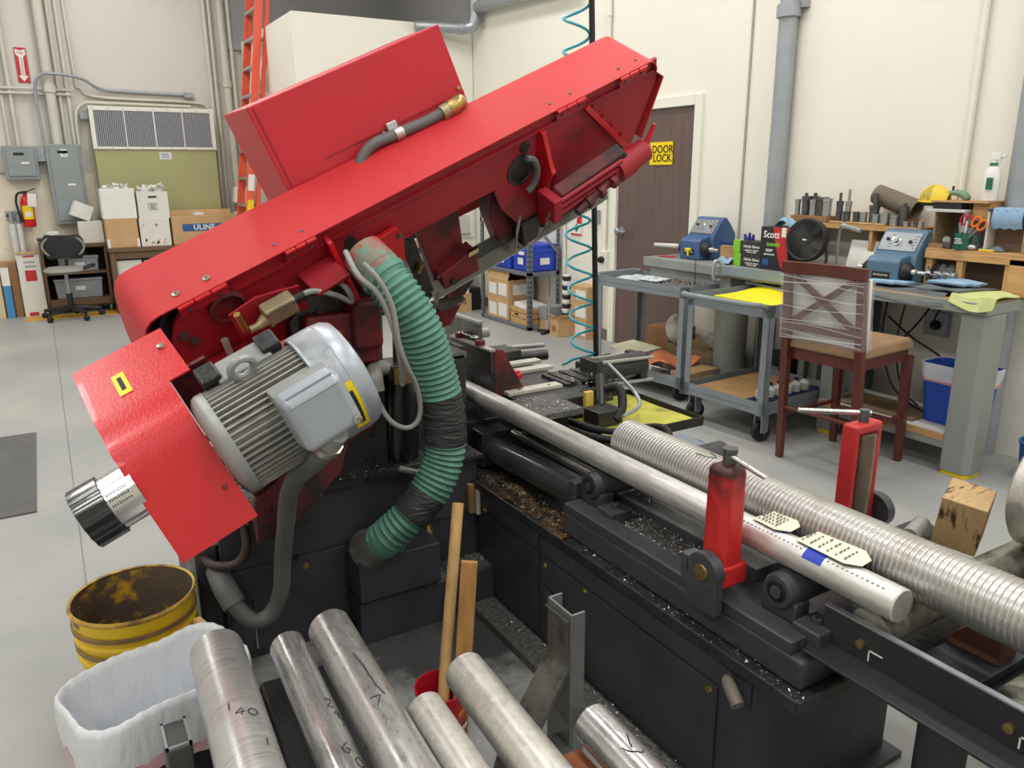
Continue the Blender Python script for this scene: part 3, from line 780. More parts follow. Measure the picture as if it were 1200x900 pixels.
for z in (0.04, 0.585, 1.08, 1.6):
    y0 = -0.52 if z < 0.9 else -0.1
    obj('shelf', L(t).bx((-0.19, y0, z - 0.035), (0.175, 0.47, z)), RK if z < 1 else M_lam, t, bevel=0.003)
obj('brace', L(t).box((-0.005, -0.52, 0.93), (0.5, 0.006, 0.03), (0, 0.8, 0)), RK, t)
def tote(label, x, y, z, w, d, h):
    b = thing('blue_tote', label, 'tote', (x, y, z))
    obj('tub', L(b).box((0, 0, h / 2), (w * 0.9, d * 0.9, h), taper=(1.08, 1.08)), M_bluetote, b, bevel=0.012)
    obj('rim', L(b).box((0, 0, h - 0.02), (w, d, 0.05)), M_bluetote, b, bevel=0.008)
    obj('lid', L(b).box((0, 0, h + 0.02), (w * 0.98, d * 0.98, 0.03), taper=(0.94, 0.96)), M_bluetote, b, bevel=0.008)
    obj('card', L(b).bx((-w * 0.49 - 0.003, -0.06, h * 0.3), (-w * 0.49 - 0.001, 0.04, h * 0.58)), M_paper, b)
    obj('end_card', L(b).bx((-0.05, -d * 0.49 - 0.003, h * 0.3), (0.06, -d * 0.49 - 0.001, h * 0.58)), M_paper, b)
    obj('latch', L(b).bx((-w * 0.5 - 0.012, -0.09, h * 0.72), (-w * 0.5, 0.0, h * 0.86)), M_paper, b)
    return b
tote('nearer blue lidded tote on the middle shelf of the steel rack', 4.24, 6.68, 0.586, 0.37, 0.34, 0.23)
tote('farther blue lidded tote on the middle shelf of the steel rack', 4.24, 7.06, 0.586, 0.37, 0.36, 0.18)
t = carton('open_carton', 'open brown carton with white labels, the upper of two on the rack floor', 4.06, 4.38, 6.93, 7.36, 0.262, 0.46, M_card, lid=False, flaps=[('y+', 1.5, 0.12), ('x-', 1.9, 0.1)])
obj('label', L(t).bx((-0.163, -0.19, 0.03), (-0.161, -0.02, 0.16)), M_paper, t); obj('label', L(t).bx((-0.163, 0.02, 0.03), (-0.161, 0.18, 0.15)), M_paper, t); obj('end_label', L(t).bx((-0.1, -0.2175, 0.04), (0.09, -0.2155, 0.15)), M_paper, t)
t = carton('lower_carton', 'brown carton with white labels, the lower of two on the rack floor', 4.06, 4.38, 6.93, 7.36, 0.041, 0.26, M_card)
obj('label', L(t).bx((-0.163, -0.19, 0.03), (-0.161, -0.02, 0.17)), M_paper, t); obj('label', L(t).bx((-0.163, 0.02, 0.03), (-0.161, 0.18, 0.16)), M_paper, t)
t = thing('wooden_crate', 'pine crate with hand hole at the near end of the rack floor', 'crate', (4.2, 6.72, 0.041))
for i in range(3):
    obj('slat', L(t).bx((-0.13, -0.17, 0.01 + i * 0.055), (-0.118, 0.17, 0.058 + i * 0.055)), M_pine, t, bevel=0.002)
    obj('end_slat', L(t).bx((-0.118, -0.17, 0.01 + i * 0.055), (0.13, -0.158, 0.058 + i * 0.055)), M_pine, t, bevel=0.002)
obj('back_board', L(t).bx((-0.118, 0.158, 0.01), (0.13, 0.17, 0.17)), M_pine, t); obj('side_board', L(t).bx((0.118, -0.158, 0.01), (0.13, 0.158, 0.17)), M_pine, t); obj('bottom', L(t).bx((-0.13, -0.17, 0), (0.13, 0.17, 0.01)), M_pine, t)
obj('hand_hole', L(t).bx((-0.132, 0.02, 0.085), (-0.13, 0.09, 0.105)), M_ink, t)
obj('paper_sheets', L(t).box((0, -0.02, 0.185), (0.24, 0.26, 0.04), (0.1, 0, 0.1)), M_paper, t)
t = thing('parts_box', 'grey metal box with a white label reading FMS beside the pine crate', 'box', (4.30, 6.44, 0))
obj('body', L(t).bx((-0.12, -0.06, 0.0), (0.1, 0.06, 0.13)), M_card, t); obj('steel_front', L(t).bx((-0.13, -0.066, 0.13), (0.11, 0.066, 0.25)), M_galvp, t, bevel=0.003)
obj('label', L(t).bx((-0.12, -0.064, 0.03), (0.03, -0.061, 0.12)), M_paper, t)
obj('lettering', text_mb('FMS', 0.07, basis(Vector(t.location) + Vector((-0.045, -0.065, 0.075)), (1, 0, 0), (0, 0, 1)), 0.0004), M_ink, t)
t = thing('thin_stand', 'thin grey rod standing on a dark foot in front of the rack', 'stand', (4.20, 6.36, 0))
obj('rod', L(t).cyl((0, 0, 0.02), (0, 0, 0.36), 0.012, n=10), M_galvp, t); obj('tip', L(t).cyl((0, 0, 0.36), (0, 0, 0.58), 0.004, n=8), M_dark, t)
mb = L(t); mb.box((0, 0, 0.015), (0.3, 0.035, 0.03), (0, 0, 0.5)); mb.box((0, 0, 0.013), (0.24, 0.035, 0.026), (0, 0, -0.8)); obj('foot', mb, M_dark, t)
t = carton('small_carton', 'small open brown carton on the floor beside the tall flowered cartons', 4.13, 4.29, 6.1, 6.24, 0, 0.17, M_card, lid=False, flaps=[('x-', 0.9, 0.06), ('y-', 0.9, 0.06)])
obj('stamp', L(t).lathe([(0.035, 0), (0.035, 0.001)], (-0.0815, 0, 0.08), (-1, 0, 0), 20), mat('print_orange', (170, 110, 70), 0.8), t)
t = thing('tall_carton', 'tall stack of brown cartons with white labels by the door frame', 'box', (4.38, 5.98, 0))
for k, (z0, z1) in enumerate(((0, 0.17), (0.172, 0.34), (0.342, 0.50))):
    c_ = obj('carton', L(t).bx((-0.09, -0.12, z0), (0.07, 0.13, z1)), M_card, t, bevel=0.003)
    obj('label', L(t).bx((-0.092, -0.1, z0 + 0.03), (-0.0905, 0.06, z1 - 0.04)), M_paper, c_)
obj('post_board', L(t).bx((-0.02, -0.145, 0), (0.05, -0.125, 0.53)), M_ltw, t)
t = thing('label_spool_stack', 'column of black and white rolls standing between the rack and cartons', 'rolls', (4.33, 6.25, 0.172))
for k in range(9):
    obj('roll', L(t).cyl((0, 0, k * 0.045), (0, 0, k * 0.045 + 0.03), 0.045, n=12), M_paper if k % 2 else M_dark, t)
    obj('ring', L(t).cyl((0, 0, k * 0.045 + 0.03), (0, 0, k * 0.045 + 0.045), 0.038, n=12), M_dark if k % 2 else M_paper, t)
o = tag(obj('stack_base_carton', MB().bx((4.295, 6.19, 0), (4.41, 6.31, 0.17)), M_card2), 'brown carton under the column of black and white rolls', 'box')
tag(obj('white_post', MB().bx((4.425, 6.44, 0), (4.445, 6.47, 2.1)), M_white), 'slim white post standing at the near end of the steel rack', 'post')

# clutter in front of the office partition, seen under the red arm
t = thing('board_rack', 'low dark rack holding stacked boards and papers in front of the partition', 'rack', (3.5, 8.23, 0))
for x in (-0.35, 0.29):
    for y in (-0.06, 0.08):
        obj('post', L(t).bx((x - 0.02, y - 0.02, 0), (x + 0.02, y + 0.02, 0.76)), M_dark, t)
for z in (0.38, 0.58, 0.74): obj('shelf', L(t).bx((-0.37, -0.08, z - 0.02), (0.31, 0.10, z)), M_galvp, t, bevel=0.002)
for k, (m_, a, b, lab) in enumerate(((M_pine, 0.741, 0.80, 'stack of yellow pine boards on top of the low dark rack'), (M_lam, 0.801, 0.825, 'pale laminate sheet on the pine boards of the low dark rack'), (M_paper, 0.581, 0.66, 'ream of white sheets on the middle shelf of the low dark rack'), (M_towel, 0.661, 0.70, 'grey sheet stack on the white sheets in the low dark rack'), (M_dark, 0.381, 0.46, 'black case on the bottom shelf of the low dark rack'))):
    o = tag(obj(('board_stack', 'laminate_sheet', 'paper_ream', 'grey_sheets', 'black_case')[k], MB().box((3.47 + 0.03 * k % 0.05, 8.24, (a + b) / 2), (0.6, 0.15, b - a), (0, 0, 0.03 * (k % 2))), m_, bevel=0.003), lab, 'case' if k == 4 else 'boards' if k < 2 else 'paper')
t = carton('white_carton', 'tall white carton with a brown stripe on the floor by the partition', 3.57, 3.83, 7.9, 8.13, 0, 0.34, M_wcard)
obj('stripe', L(t).bx((-0.04, -0.152, 0.02), (0.05, -0.15, 0.25)), M_card, t)
t = carton('bottle_carton', 'brown carton holding white bottles on the floor by the partition', 3.85, 4.12, 7.86, 8.15, 0, 0.21, M_card, lid=False, flaps=[('y+', 1.3, 0.12)])
obj('lettering', text_mb('Uline', 0.07, basis(Vector(t.location) + Vector((0.0, -0.1465, 0.11)), (1, 0, 0), (0, 0, 1)), 0.0004), M_ink, t)
for i in range(3):
    tag(obj('white_bottle_box', MB().bx((3.86 + i * 0.084, 7.89, 0.01), (3.94 + i * 0.084, 8.0, 0.30)), M_paper, bevel=0.004), ('left', 'middle', 'right')[i] + ' white box standing in the brown bottle carton', 'box')
t = carton('flap_carton', 'small open brown carton on top of the tall white carton', 3.62, 3.80, 7.94, 8.12, 0.341, 0.42, M_card, lid=False, flaps=[('y+', 1.0, 0.1)])
tag(obj('black_bin', MB().box((4.20, 8.0, 0.13), (0.14, 0.2, 0.26)), M_dark, bevel=0.01), 'black plastic bin between the bottle carton and the steel rack', 'bin')
tag(obj('sheet_panel', MB().box((4.12, 8.25, 0.27), (0.5, 0.02, 0.54), (0.1, 0, 0)), M_galvp), 'grey sheet panel leaning behind the black bin', 'panel')
t = thing('wall_board', 'white board with a framed grey panel on the partition behind the arm', 'board', (4.2, 8.34, 0.8))
obj('board', L(t).bx((-0.30, -0.012, 0), (0.22, 0.0, 0.75)), M_white, t, bevel=0.003); obj('grey_panel', L(t).bx((-0.09, -0.02, 0.05), (0.16, -0.012, 0.26)), M_lam, t); obj('trim', L(t).bx((-0.1, -0.024, 0.03), (0.17, -0.012, 0.05)), M_galv, t)

# ================================================================== carts
def cart(name, label, c, rz, w, d, h, zb, handle=False):
    """w along own x, d along own y"""
    t = thing(name, label, 'cart', c, rz)
    for x in (-w / 2, w / 2):
        for y in (-d / 2, d / 2):
            sx, sy = (1 if x < 0 else -1), (1 if y < 0 else -1)
            mb = L(t); mb.bx((x, y, zb), (x + 0.045 * sx, y + 0.005 * sy, h)); mb.bx((x, y, zb), (x + 0.005 * sx, y + 0.045 * sy, h))
            obj('post', mb, M_cart, t)
            g = obj('caster', L(t).lathe([(0.03, -0.018), (0.058, -0.018), (0.062, 0), (0.058, 0.018), (0.03, 0.018)], (x + 0.06 * sx, y + 0.05 * sy, 0.062), (0.3, 1, 0), 18), M_black, t)
            mb = L(t); mb.bx((x + 0.03 * sx, y + 0.022 * sy, 0.06), (x + 0.09 * sx, y + 0.028 * sy, zb)); mb.bx((x + 0.03 * sx, y + 0.074 * sy, 0.06), (x + 0.09 * sx, y + 0.078 * sy, zb)); mb.cyl((x + 0.06 * sx, y + 0.02 * sy, 0.06), (x + 0.06 * sx, y + 0.08 * sy, 0.06), 0.01, n=8)
            obj('caster_fork', mb, M_galv, g)
    for nm, z in (('top_tray', h), ('bottom_tray', zb + 0.08)):
        mb = L(t); k = 0.004
        mb.bx((-w / 2, -d / 2, z - 0.045), (w / 2, d / 2, z - 0.041))
        lip = 0.0 if nm == 'top_tray' else 0.035
        for a, b in (((-w / 2, -d / 2), (w / 2, -d / 2 + k)), ((-w / 2, d / 2 - k), (w / 2, d / 2)), ((-w / 2, -d / 2), (-w / 2 + k, d / 2)), ((w / 2 - k, -d / 2), (w / 2, d / 2))):
            mb.bx((a[0], a[1], z - 0.075), (b[0], b[1], z))
        obj(nm, mb, M_cart, t)
    if handle:
        obj('handle', L(t).tube(bez([(-w / 2, d / 2 - 0.03, h - 0.03), (-w / 2 - 0.05, d / 2 - 0.02, h), (-w / 2 - 0.1, d / 2 - 0.1, h + 0.005), (-w / 2 - 0.1, -d / 2 + 0.1, h + 0.005), (-w / 2 - 0.05, -d / 2 + 0.02, h), (-w / 2, -d / 2 + 0.03, h - 0.03)], 6), 0.016, 10), M_cart, t)
    return t
c1 = cart('utility_cart', 'grey two tier steel cart with small parts on top, in front of the door', (3.79, 4.27, 0), R(5), 0.46, 0.86, 0.80, 0.10)
obj('handle', L(c1).tube(bez([(-0.21, 0.43, 0.79), (-0.21, 0.46, 0.8), (-0.12, 0.48, 0.8), (0.12, 0.48, 0.8), (0.21, 0.46, 0.8), (0.21, 0.43, 0.79)], 5), 0.014, 8), M_cart, c1)
c2 = cart('utility_cart', 'grey steel cart with a bent push handle and yellow sheet on top, nearest the stool', (3.76, 3.27, 0), R(3), 0.72, 0.62, 0.82, 0.17, handle=True)
obj('handle_label', WM and L(c2).box((-0.474, 0.05, 0.828), (0.004, 0.16, 0.02)), M_paper, c2)
obj('liner', L(c2).bx((-0.34, -0.28, 0.212), (0.34, 0.28, 0.218)), M_ltw, c2)
# on the first cart
def flat_sheets(name, label, cat, spots, m, h=0.004, group=None):
    for i, (x, y, z, w, d, a) in enumerate(spots):
        tag(obj(name, MB().box((x, y, z), (w, d, h), (0, 0, a)), m), label if isinstance(label, str) else label[i], cat, group)
zt = 0.757
o = tag(obj('plastic_bag', MB().grid(lambda u, v: (3.62 + 0.3 * u, 4.32 + 0.32 * v, zt + 0.012 + 0.018 * (math.sin(9 * u + 3 * v) * math.sin(7 * v - 2 * u) + 1) * (4 * u * (1 - u)) ), 16, 16), mat('clear_bag', (222, 228, 234), 0.2, alpha=0.75, bump=0.6, bscale=20)), 'crumpled clear plastic bag on the cart in front of the door', 'bag')
tag(obj('printed_sheet', MB().box((3.76, 4.32, zt + 0.035), (0.2, 0.16, 0.003), (0.05, 0, 0.3)), mat('printed_paper', (200, 206, 214), 0.6, var=0.5, scale=60)), 'printed sheet of small pictures on the clear plastic bag', 'paper')
k = 0
bolt_src = None
for i in range(6):
    for j in range(9):
        x, y = 3.62 + 0.06 * i + rnd.uniform(-0.015, 0.015), 3.90 + 0.062 * j * (0.9 if i < 3 else 0.75) + rnd.uniform(-0.015, 0.015)
        o = obj('machined_fitting', MB().lathe([(0.014, 0), (0.018, 0.004), (0.018, 0.012), (0.009, 0.014), (0.009, 0.028)], (x, y, zt), n=8), M_galv if rnd.random() < 0.7 else M_card2)
        tag(o, 'small machined fitting laid out in rows on the cart top by the door', 'fitting', 'fittings laid out on the cart top')
t = thing('needle_gauge', 'thin upright needle gauge standing on the cart of small parts', 'gauge', (3.9, 4.05, zt))
obj('needle', L(t).cyl((0, 0, 0), (0, 0, 0.2), 0.003, n=6), M_ink, t); obj('dial', L(t).bx((0.06, -0.16, 0), (0.10, -0.10, 0.07)), M_dark, t); obj('dial_face', L(t).bx((0.055, -0.155, 0.02), (0.06, -0.105, 0.065)), M_paper, t)
zb = 0.14
t = carton('paper_carton', 'low white box under a cream sheet, lower tier of the cart by the door', 3.62, 3.88, 4.36, 4.63, zb, 0.25, M_wcard)
obj('top_sheet', L(t).box((0, 0, 0.115), (0.26, 0.3, 0.006), (0.04, -0.06, 0.1)), mat('cream_paper', (226, 222, 190), 0.7), t)
tag(obj('white_tray', MB().box((3.66, 4.22, zb + 0.03), (0.12, 0.16, 0.06), (0, 0, 0.1)), M_wcard, bevel=0.005), 'white tray between the low white box and the orange packet', 'tray')
tag(obj('orange_packet', MB().grid(lambda u, v: (3.60 + 0.34 * u, 3.98 + 0.28 * v, zb + 0.03 + 0.09 * (math.sin(5 * u + 2) * math.sin(4 * v + 1) * 0.5 + 0.6)), 10, 10), mat('orange_film', (214, 128, 82), 0.45, var=0.1, bump=0.5, bscale=15), solid=0.01), 'crumpled orange plastic packet on the lower tier of the cart by the door', 'packet')
tag(obj('brown_sheet', MB().box((3.82, 3.92, zb + 0.03), (0.32, 0.16, 0.05), (0, 0.0, 0.1)), M_card), 'brown cardboard sheet beside the orange plastic packet', 'cardboard')
tag(obj('white_card', MB().box((3.55, 4.05, zb + 0.085), (0.1, 0.2, 0.004), (0, 0.35, 0.1)), M_paper), 'white card hanging over the lip of the cart beside the orange packet', 'card')
tag(obj('dark_case', MB().box((3.93, 4.06, zb + 0.03), (0.08, 0.08, 0.05), (0, 0, 0.4)), M_dark, bevel=0.006), 'small dark case at the end of the lower tier by the door', 'case')
# under the grinder bench
t = carton('brown_carton', 'brown carton under the grinder bench beside the round post', 4.12, 4.40, 4.53, 4.80, 0, 0.34, M_card2)
tag(obj('plastic_wrap', MB().sph((4.10, 4.42, 0.37), (0.08, 0.1, 0.12), 12, 8), mat('crinkled_wrap', (205, 205, 200), 0.25, var=0.2, scale=20, bump=0.9, bscale=20)), 'clear crumpled wrap hanging beside the brown carton', 'wrap')
t = thing('wooden_chest', 'worn grey brown wooden chest under the grinder bench', 'chest', (4.25, 4.26, 0))
M_oldw = mat('old_grey_wood', (150, 130, 100), 0.8, var=0.15, scale=8, stretch=(1, 4, 4))
for k in range(3): obj('plank', L(t).bx((-0.17, -0.24, k * 0.082), (0.17, 0.24, k * 0.082 + 0.08)), M_oldw, t, bevel=0.003)
tag(obj('film_roll', MB().lathe([(0.03, 0), (0.06, 0.005), (0.062, 0.13), (0.03, 0.135)], (4.2, 4.06, 0.31), (0.3, 1, 0), 14), mat('silver_wrap', (190, 190, 188), 0.3, 0.3, var=0.15, scale=15, bump=0.5, bscale=25)), 'roll of silver wrap lying on the worn wooden chest', 'roll')
o = thing('drawer_unit', 'dark low drawer unit under the bench behind the round post', 'drawers', (4.32, 3.62, 0))
obj('case', L(o).bx((-0.1, -0.12, 0), (0.12, 0.12, 0.30)), M_dark, o, bevel=0.004); obj('drawer', L(o).bx((-0.115, -0.1, 0.12), (-0.1, 0.1, 0.24)), M_galvp, o); obj('white_box', L(o).bx((-0.13, -0.1, 0.0), (-0.1, 0.02, 0.10)), M_lam, o)

# second cart load
def drape(name, label, fn, m, cat, nu=18, nv=18, solid=0.006):
    return tag(obj(name, MB().grid(fn, nu, nv), m, solid=solid), label, cat)
drape('yellow_sheet', 'bright yellow rubber sheet on top of the cart nearest the stool', lambda u, v: (3.56 + 0.5 * u, 2.99 + 0.53 * v, 0.784 + 0.02 * (math.sin(6 * u) * math.sin(5 * v + 1) + 1) * (0.3 + u)), M_yglove, 'sheet')
tag(obj('plastic_bag', MB().grid(lambda u, v: (3.95 + 0.2 * u, 3.1 + 0.4 * v, 0.85 + 0.04 * math.sin(PI * u) * (1 + 0.5 * math.sin(11 * v))), 12, 14), mat('yellowed_bag', (222, 216, 180), 0.25, var=0.1, alpha=0.7, bump=0.7, bscale=20)), 'crumpled clear bag lying on the yellow rubber sheet', 'bag')
t = thing('roller_tray', 'tray of pale rounded bottles on the lower tier of the cart by the stool', 'tray', (3.72, 3.03, 0.219))
obj('tray', L(t).bx((-0.3, -0.05, 0), (0.3, 0.06, 0.025)), mat('navy_tray', (30, 40, 90), 0.4), t)
for i in range(6):
    o = thing('pale_bottle', ('first', 'second', 'third', 'fourth', 'fifth', 'sixth')[i] + ' small pale bottle from the handle end of the navy tray', 'bottle', (3.50 + 0.075 * i, 3.035, 0.245), 0.2 * i, 'pale bottles in the navy tray')
    obj('body', L(o).lathe([(0.0, 0), (0.028, 0.004), (0.03, 0.05), (0.012, 0.065), (0.012, 0.075)], n=10), M_lam, o); obj('cap', L(o).cyl((0, 0, 0.075), (0, 0, 0.09), 0.014, n=8), M_dark, o)
# ================================================================== benches on the right wall
ZB = 0.92
t = thing('workbench', 'grey steel workbench with a wide front leg, under the towels and wire wheel', 'bench', (4.15, 2.52, 0))
obj('worktop', L(t).bx((-0.28, -0.50, 0.855), (0.165, 0.52, ZB - 0.006)), M_steel, t, bevel=0.004)
obj('top_board', L(t).bx((-0.27, -0.49, ZB - 0.006), (0.165, 0.52, ZB)), M_ltw, t)
def benchleg(t, x, y, w=0.13):
    mb = L(t)
    c = 0.03
    mb.prism([(x - w / 2 + c, y - w / 2, 0.02), (x + w / 2, y - w / 2, 0.02), (x + w / 2, y + w / 2, 0.02), (x - w / 2, y + w / 2, 0.02), (x - w / 2, y - w / 2 + c, 0.02)], (0, 0, 0.835))
    g = obj('leg', mb, M_steel, t, bevel=0.006)
    obj('foot_pad', L(t).bx((x - w / 2 + 0.01, y - w / 2 + 0.01, 0), (x + w / 2 - 0.005, y + w / 2 - 0.005, 0.02)), M_yel, g)
benchleg(t, -0.19, -0.44, 0.145); benchleg(t, -0.19, 0.38, 0.10); benchleg(t, 0.10, 0.44, 0.08)
obj('lower_shelf', L(t).bx((-0.26, -0.37, 0.135), (0.165, 0.42, 0.205)), M_steel, t, bevel=0.004)
obj('shelf_lining', L(t).bx((-0.255, -0.365, 0.205), (0.165, 0.415, 0.213)), M_lam, t)
obj('shelf_edging', L(t).bx((-0.266, -0.365, 0.175), (-0.26, 0.415, 0.213)), M_ltw, t)
tag(obj('brown_board', MB().box((4.07, 2.62, 0.219), (0.28, 0.5, 0.012), (0, 0, 0.04)), mat('dark_plywood', (128, 104, 80), 0.7, var=0.15, scale=6, stretch=(1, 5, 1))), 'brown board lying on the lower shelf of the towel bench', 'board')
o = tag(obj('slate_board', MB().bx((4.30, 2.93, 0.0), (4.40, 3.28, 0.84)), mat('slate_panel', (70, 78, 86), 0.5, var=0.05), bevel=0.004), 'dark slate panel standing behind the bar stool under the bench', 'panel')
# blue bin under it
t = thing('waste_bin', 'blue waste bin with a clear white liner under the towel bench', 'bin', (4.12, 2.235, 0.214))
def rrect(w, d, r, n=5):
    P = []
    for cx, cy, a0 in ((w / 2 - r, d / 2 - r, 0), (-w / 2 + r, d / 2 - r, 90), (-w / 2 + r, -d / 2 + r, 180), (w / 2 - r, -d / 2 + r, 270)):
        for i in range(n + 1):
            a = R(a0 + 90 * i / n); P.append((cx + r * math.cos(a), cy + r * math.sin(a)))
    return P
def binshape(mb, w, d, r, z0, z1, k0, k1, wob=0.0, rr=None):
    P = rrect(w, d, r)
    n = len(P)
    def fn(u, v):
        i = int(round(u * n)) % n
        k = k0 + (k1 - k0) * v
        z = z0 + (z1 - z0) * v
        wz = wob * math.sin(i * 2.1) * v + wob * 0.6 * math.sin(i * 5.3 + 2 * v)
        return (P[i][0] * k * (1 + wz), P[i][1] * k * (1 + wz), z)
    mb.grid(fn, n, 7, closeu=True)
    return P
mb = L(t); P = binshape(mb, 0.22, 0.34, 0.05, 0.0, 0.32, 0.8, 1.0); mb.prism([(x * 0.8, y * 0.8, 0) for x, y in P], (0, 0, 0.004))
obj('tub', mb, mat('bin_blue', (36, 84, 190), 0.45, var=0.05), t, solid=0.004)
M_liner = mat('white_liner', (226, 230, 238), 0.35, var=0.03, bump=0.5, bscale=22, stretch=(1, 1, 0.35), alpha=0.9)
mb = L(t); binshape(mb, 0.22, 0.34, 0.05, 0.235, 0.325, 1.0, 1.05, 0.02)
obj('liner', mb, mat('thin_liner', (232, 236, 242), 0.3, var=0.03, bump=0.6, bscale=25, alpha=0.72), t)
mb = L(t); binshape(mb, 0.22, 0.34, 0.05, 0.225, 0.25, 1.0, 1.015, 0.02)
obj('drawstring', mb, mat('pink_liner_hem', (226, 160, 165), 0.5, alpha=0.8), t)
mb = L(t); binshape(mb, 0.21, 0.33, 0.05, 0.12, 0.325, 0.86, 1.07, 0.015)
obj('inner_liner', mb, MATS['thin_liner'], t)
o = tag(obj('wall_outlet', MB().bx((4.42, 2.52, 0.60), (4.46, 2.66, 0.74)), M_galvp, bevel=0.004), 'grey wall outlet with a round black socket behind the hanging cables', 'outlet')
obj('socket', MB().cyl((4.42, 2.585, 0.665), (4.405, 2.585, 0.665), 0.03, n=14), M_black, o)
for i, (pts, lab) in enumerate((([(4.3, 2.82, 0.86), (4.24, 2.8, 0.6), (4.22, 2.74, 0.42), (4.2, 2.66, 0.3), (4.15, 2.5, 0.24), (4.13, 2.42, 0.225)], 'leftmost of the black cables hanging under the towel bench'),
        ([(4.3, 2.70, 0.86), (4.27, 2.72, 0.6), (4.25, 2.68, 0.4), (4.22, 2.6, 0.28), (4.2, 2.5, 0.23)], 'second black cable hanging straight under the towel bench'),
        ([(4.36, 2.55, 0.86), (4.33, 2.66, 0.65), (4.26, 2.78, 0.48), (4.24, 2.88, 0.36), (4.3, 2.95, 0.3)], 'black cable slanting down leftward under the towel bench'),
        ([(4.36, 2.50, 0.86), (4.36, 2.56, 0.72), (4.40, 2.585, 0.665)], 'short black cable plugged in the grey wall outlet'),
        ([(4.28, 2.80, 0.7), (4.3, 2.66, 0.6), (4.34, 2.48, 0.5), (4.36, 2.42, 0.42)], 'black cable crossing the others behind the blue waste bin'))):
    tag(obj('power_cable', MB().tube(bez(pts, 6), 0.006, 6), M_black), lab, 'cable')

# grinder bench
t = thing('grinder_bench', 'grey steel bench with a round post under the dark blue buffing lathe', 'bench', (4.18, 3.95, 0))
obj('worktop', L(t).bx((-0.28, -0.68, 0.855), (0.145, 0.66, ZB)), M_steel, t, bevel=0.004)
obj('apron', L(t).bx((-0.24, -0.2, 0.77), (-0.22, 0.62, 0.855)), M_steel, t)
obj('post', L(t).cyl((-0.06, -0.06, 0.02), (-0.06, -0.06, 0.855), 0.115, n=28), M_steel, t)
obj('post_foot', L(t).cyl((-0.06, -0.06, 0), (-0.06, -0.06, 0.02), 0.17, n=28), M_steel, t)
obj('leg', L(t).bx((0.08, -0.6, 0), (0.13, -0.55, 0.855)), M_steel, t)
obj('edge_rail', L(t).bx((-0.30, -0.69, 0.872), (-0.28, -0.17, 0.93)), mat('rail_blue_grey', (140, 154, 164), 0.4, 0.3), t)
obj('brace', L(t).tube([(-0.27, -0.68, 0.82), (-0.2, -0.3, 0.83)], 0.012, 8), M_galv, t)
obj('pull_hook', L(t).tube(bez([(-0.28, -0.16, 0.93), (-0.30, -0.14, 0.96), (-0.33, -0.13, 0.95), (-0.34, -0.13, 0.88), (-0.33, -0.14, 0.83), (-0.29, -0.15, 0.83)], 5), 0.013, 8), M_galv, t)

def lathe_machine(label, x, y, m, arm=False):
    t = thing('buffing_lathe', label, 'buffing lathe', (x, y, ZB))
    prof = [(0.10, 0), (0.10, 0.165), (0.19, 0.296), (0.235, 0.30), (0.28, 0.25), (0.33, 0.18), (0.34, 0.0)]
    mb = L(t); mb.prism([(a, -0.13, b) for a, b in prof], (0, 0.26, 0)); obj('housing', mb, m, t, bevel=0.012, segs=3)
    mb = L(t); mb.prism([(0.0, -0.10, 0.0), (0.0, -0.10, 0.135), (0.02, -0.10, 0.155), (0.12, -0.10, 0.175), (0.12, -0.10, 0.0)], (0, 0.2, 0)); obj('head', mb, m, t, bevel=0.014, segs=3)
    d = Vector((0.09, 0, 0.131)).normalized(); nrm = Vector((-d.z, 0, d.x))
    c = Vector((0.145, 0, 0.2305)) + nrm * 0.003
    q = Matrix((d, (0, 1, 0), nrm)).transposed()
    pl = obj('control_plate', L(t).box(c, (0.115, 0.225, 0.006), q), mat('brushed_plate', (150, 155, 160), 0.35, 0.7, var=0.08), t)
    kc = c + nrm * 0.003
    obj('speed_dial', L(t).lathe([(0.028, 0), (0.026, 0.004), (0.02, 0.006), (0.019, 0.022), (0, 0.024)], kc + Vector((0, 0.02, 0)), nrm, 18), M_chrome, pl)
    for yy, dd in ((-0.065, 0.0), (0.075, 0.01)):
        obj('switch', L(t).lathe([(0.011, 0), (0.011, 0.004), (0.005, 0.006), (0.004, 0.016)], kc + Vector((0, yy, 0)) + d * dd, nrm, 10), M_dark, pl)
    mb = L(t)
    for k in range(5):
        p = kc + d * (0.035 - 0.018 * k) + Vector((0, -0.095 + 0.01 * (k % 2), 0))
        mb.box(p, (0.004, 0.03 - 0.004 * k, 0.001), q)
        p = kc + d * (0.04 - 0.02 * k) + Vector((0, 0.05, 0)); mb.box(p, (0.003, 0.02, 0.001), q)
    g = obj('dial_marks', mb, M_ink, pl); g['kind'] = 'stuff'
    mb = L(t); mb.bx((-0.004, -0.055, 0.035), (0.0, 0.055, 0.075)); obj('nameplate', mb, M_dark, t, bevel=0.002)
    obj('plate_strip', L(t).bx((-0.006, -0.045, 0.052), (-0.004, 0.045, 0.062)), M_chrome, t)
    for s in (-1, 1):
        g = obj('spindle_guard', L(t).lathe([(0.05, 0), (0.055, 0.01), (0.045, 0.03), (0.03, 0.045)], (0.06, 0.10 * s, 0.08), (0, s, 0), 20), M_dark, t)
        obj('spindle', L(t).lathe([(0.02, 0), (0.02, 0.03), (0.013, 0.035), (0.013, 0.09 if s < 0 else 0.05)], (0.06, 0.145 * s, 0.08), (0, s, 0), 14), M_chrome, g)
    return t
g1 = lathe_machine('dark blue buffing lathe on the grinder bench in front of the door', 4.03, 4.26, M_teal2)
obj('wooden_handle', L(g1).tube([(0.06, 0.18, 0.08), (0.04, 0.42, 0.075)], [0.018, 0.014], 12), M_lam, g1)
tk = obj('key', L(g1).box((-0.012, 0.0, 0.075), (0.012, 0.06, 0.018)), M_yglove, g1, bevel=0.004)
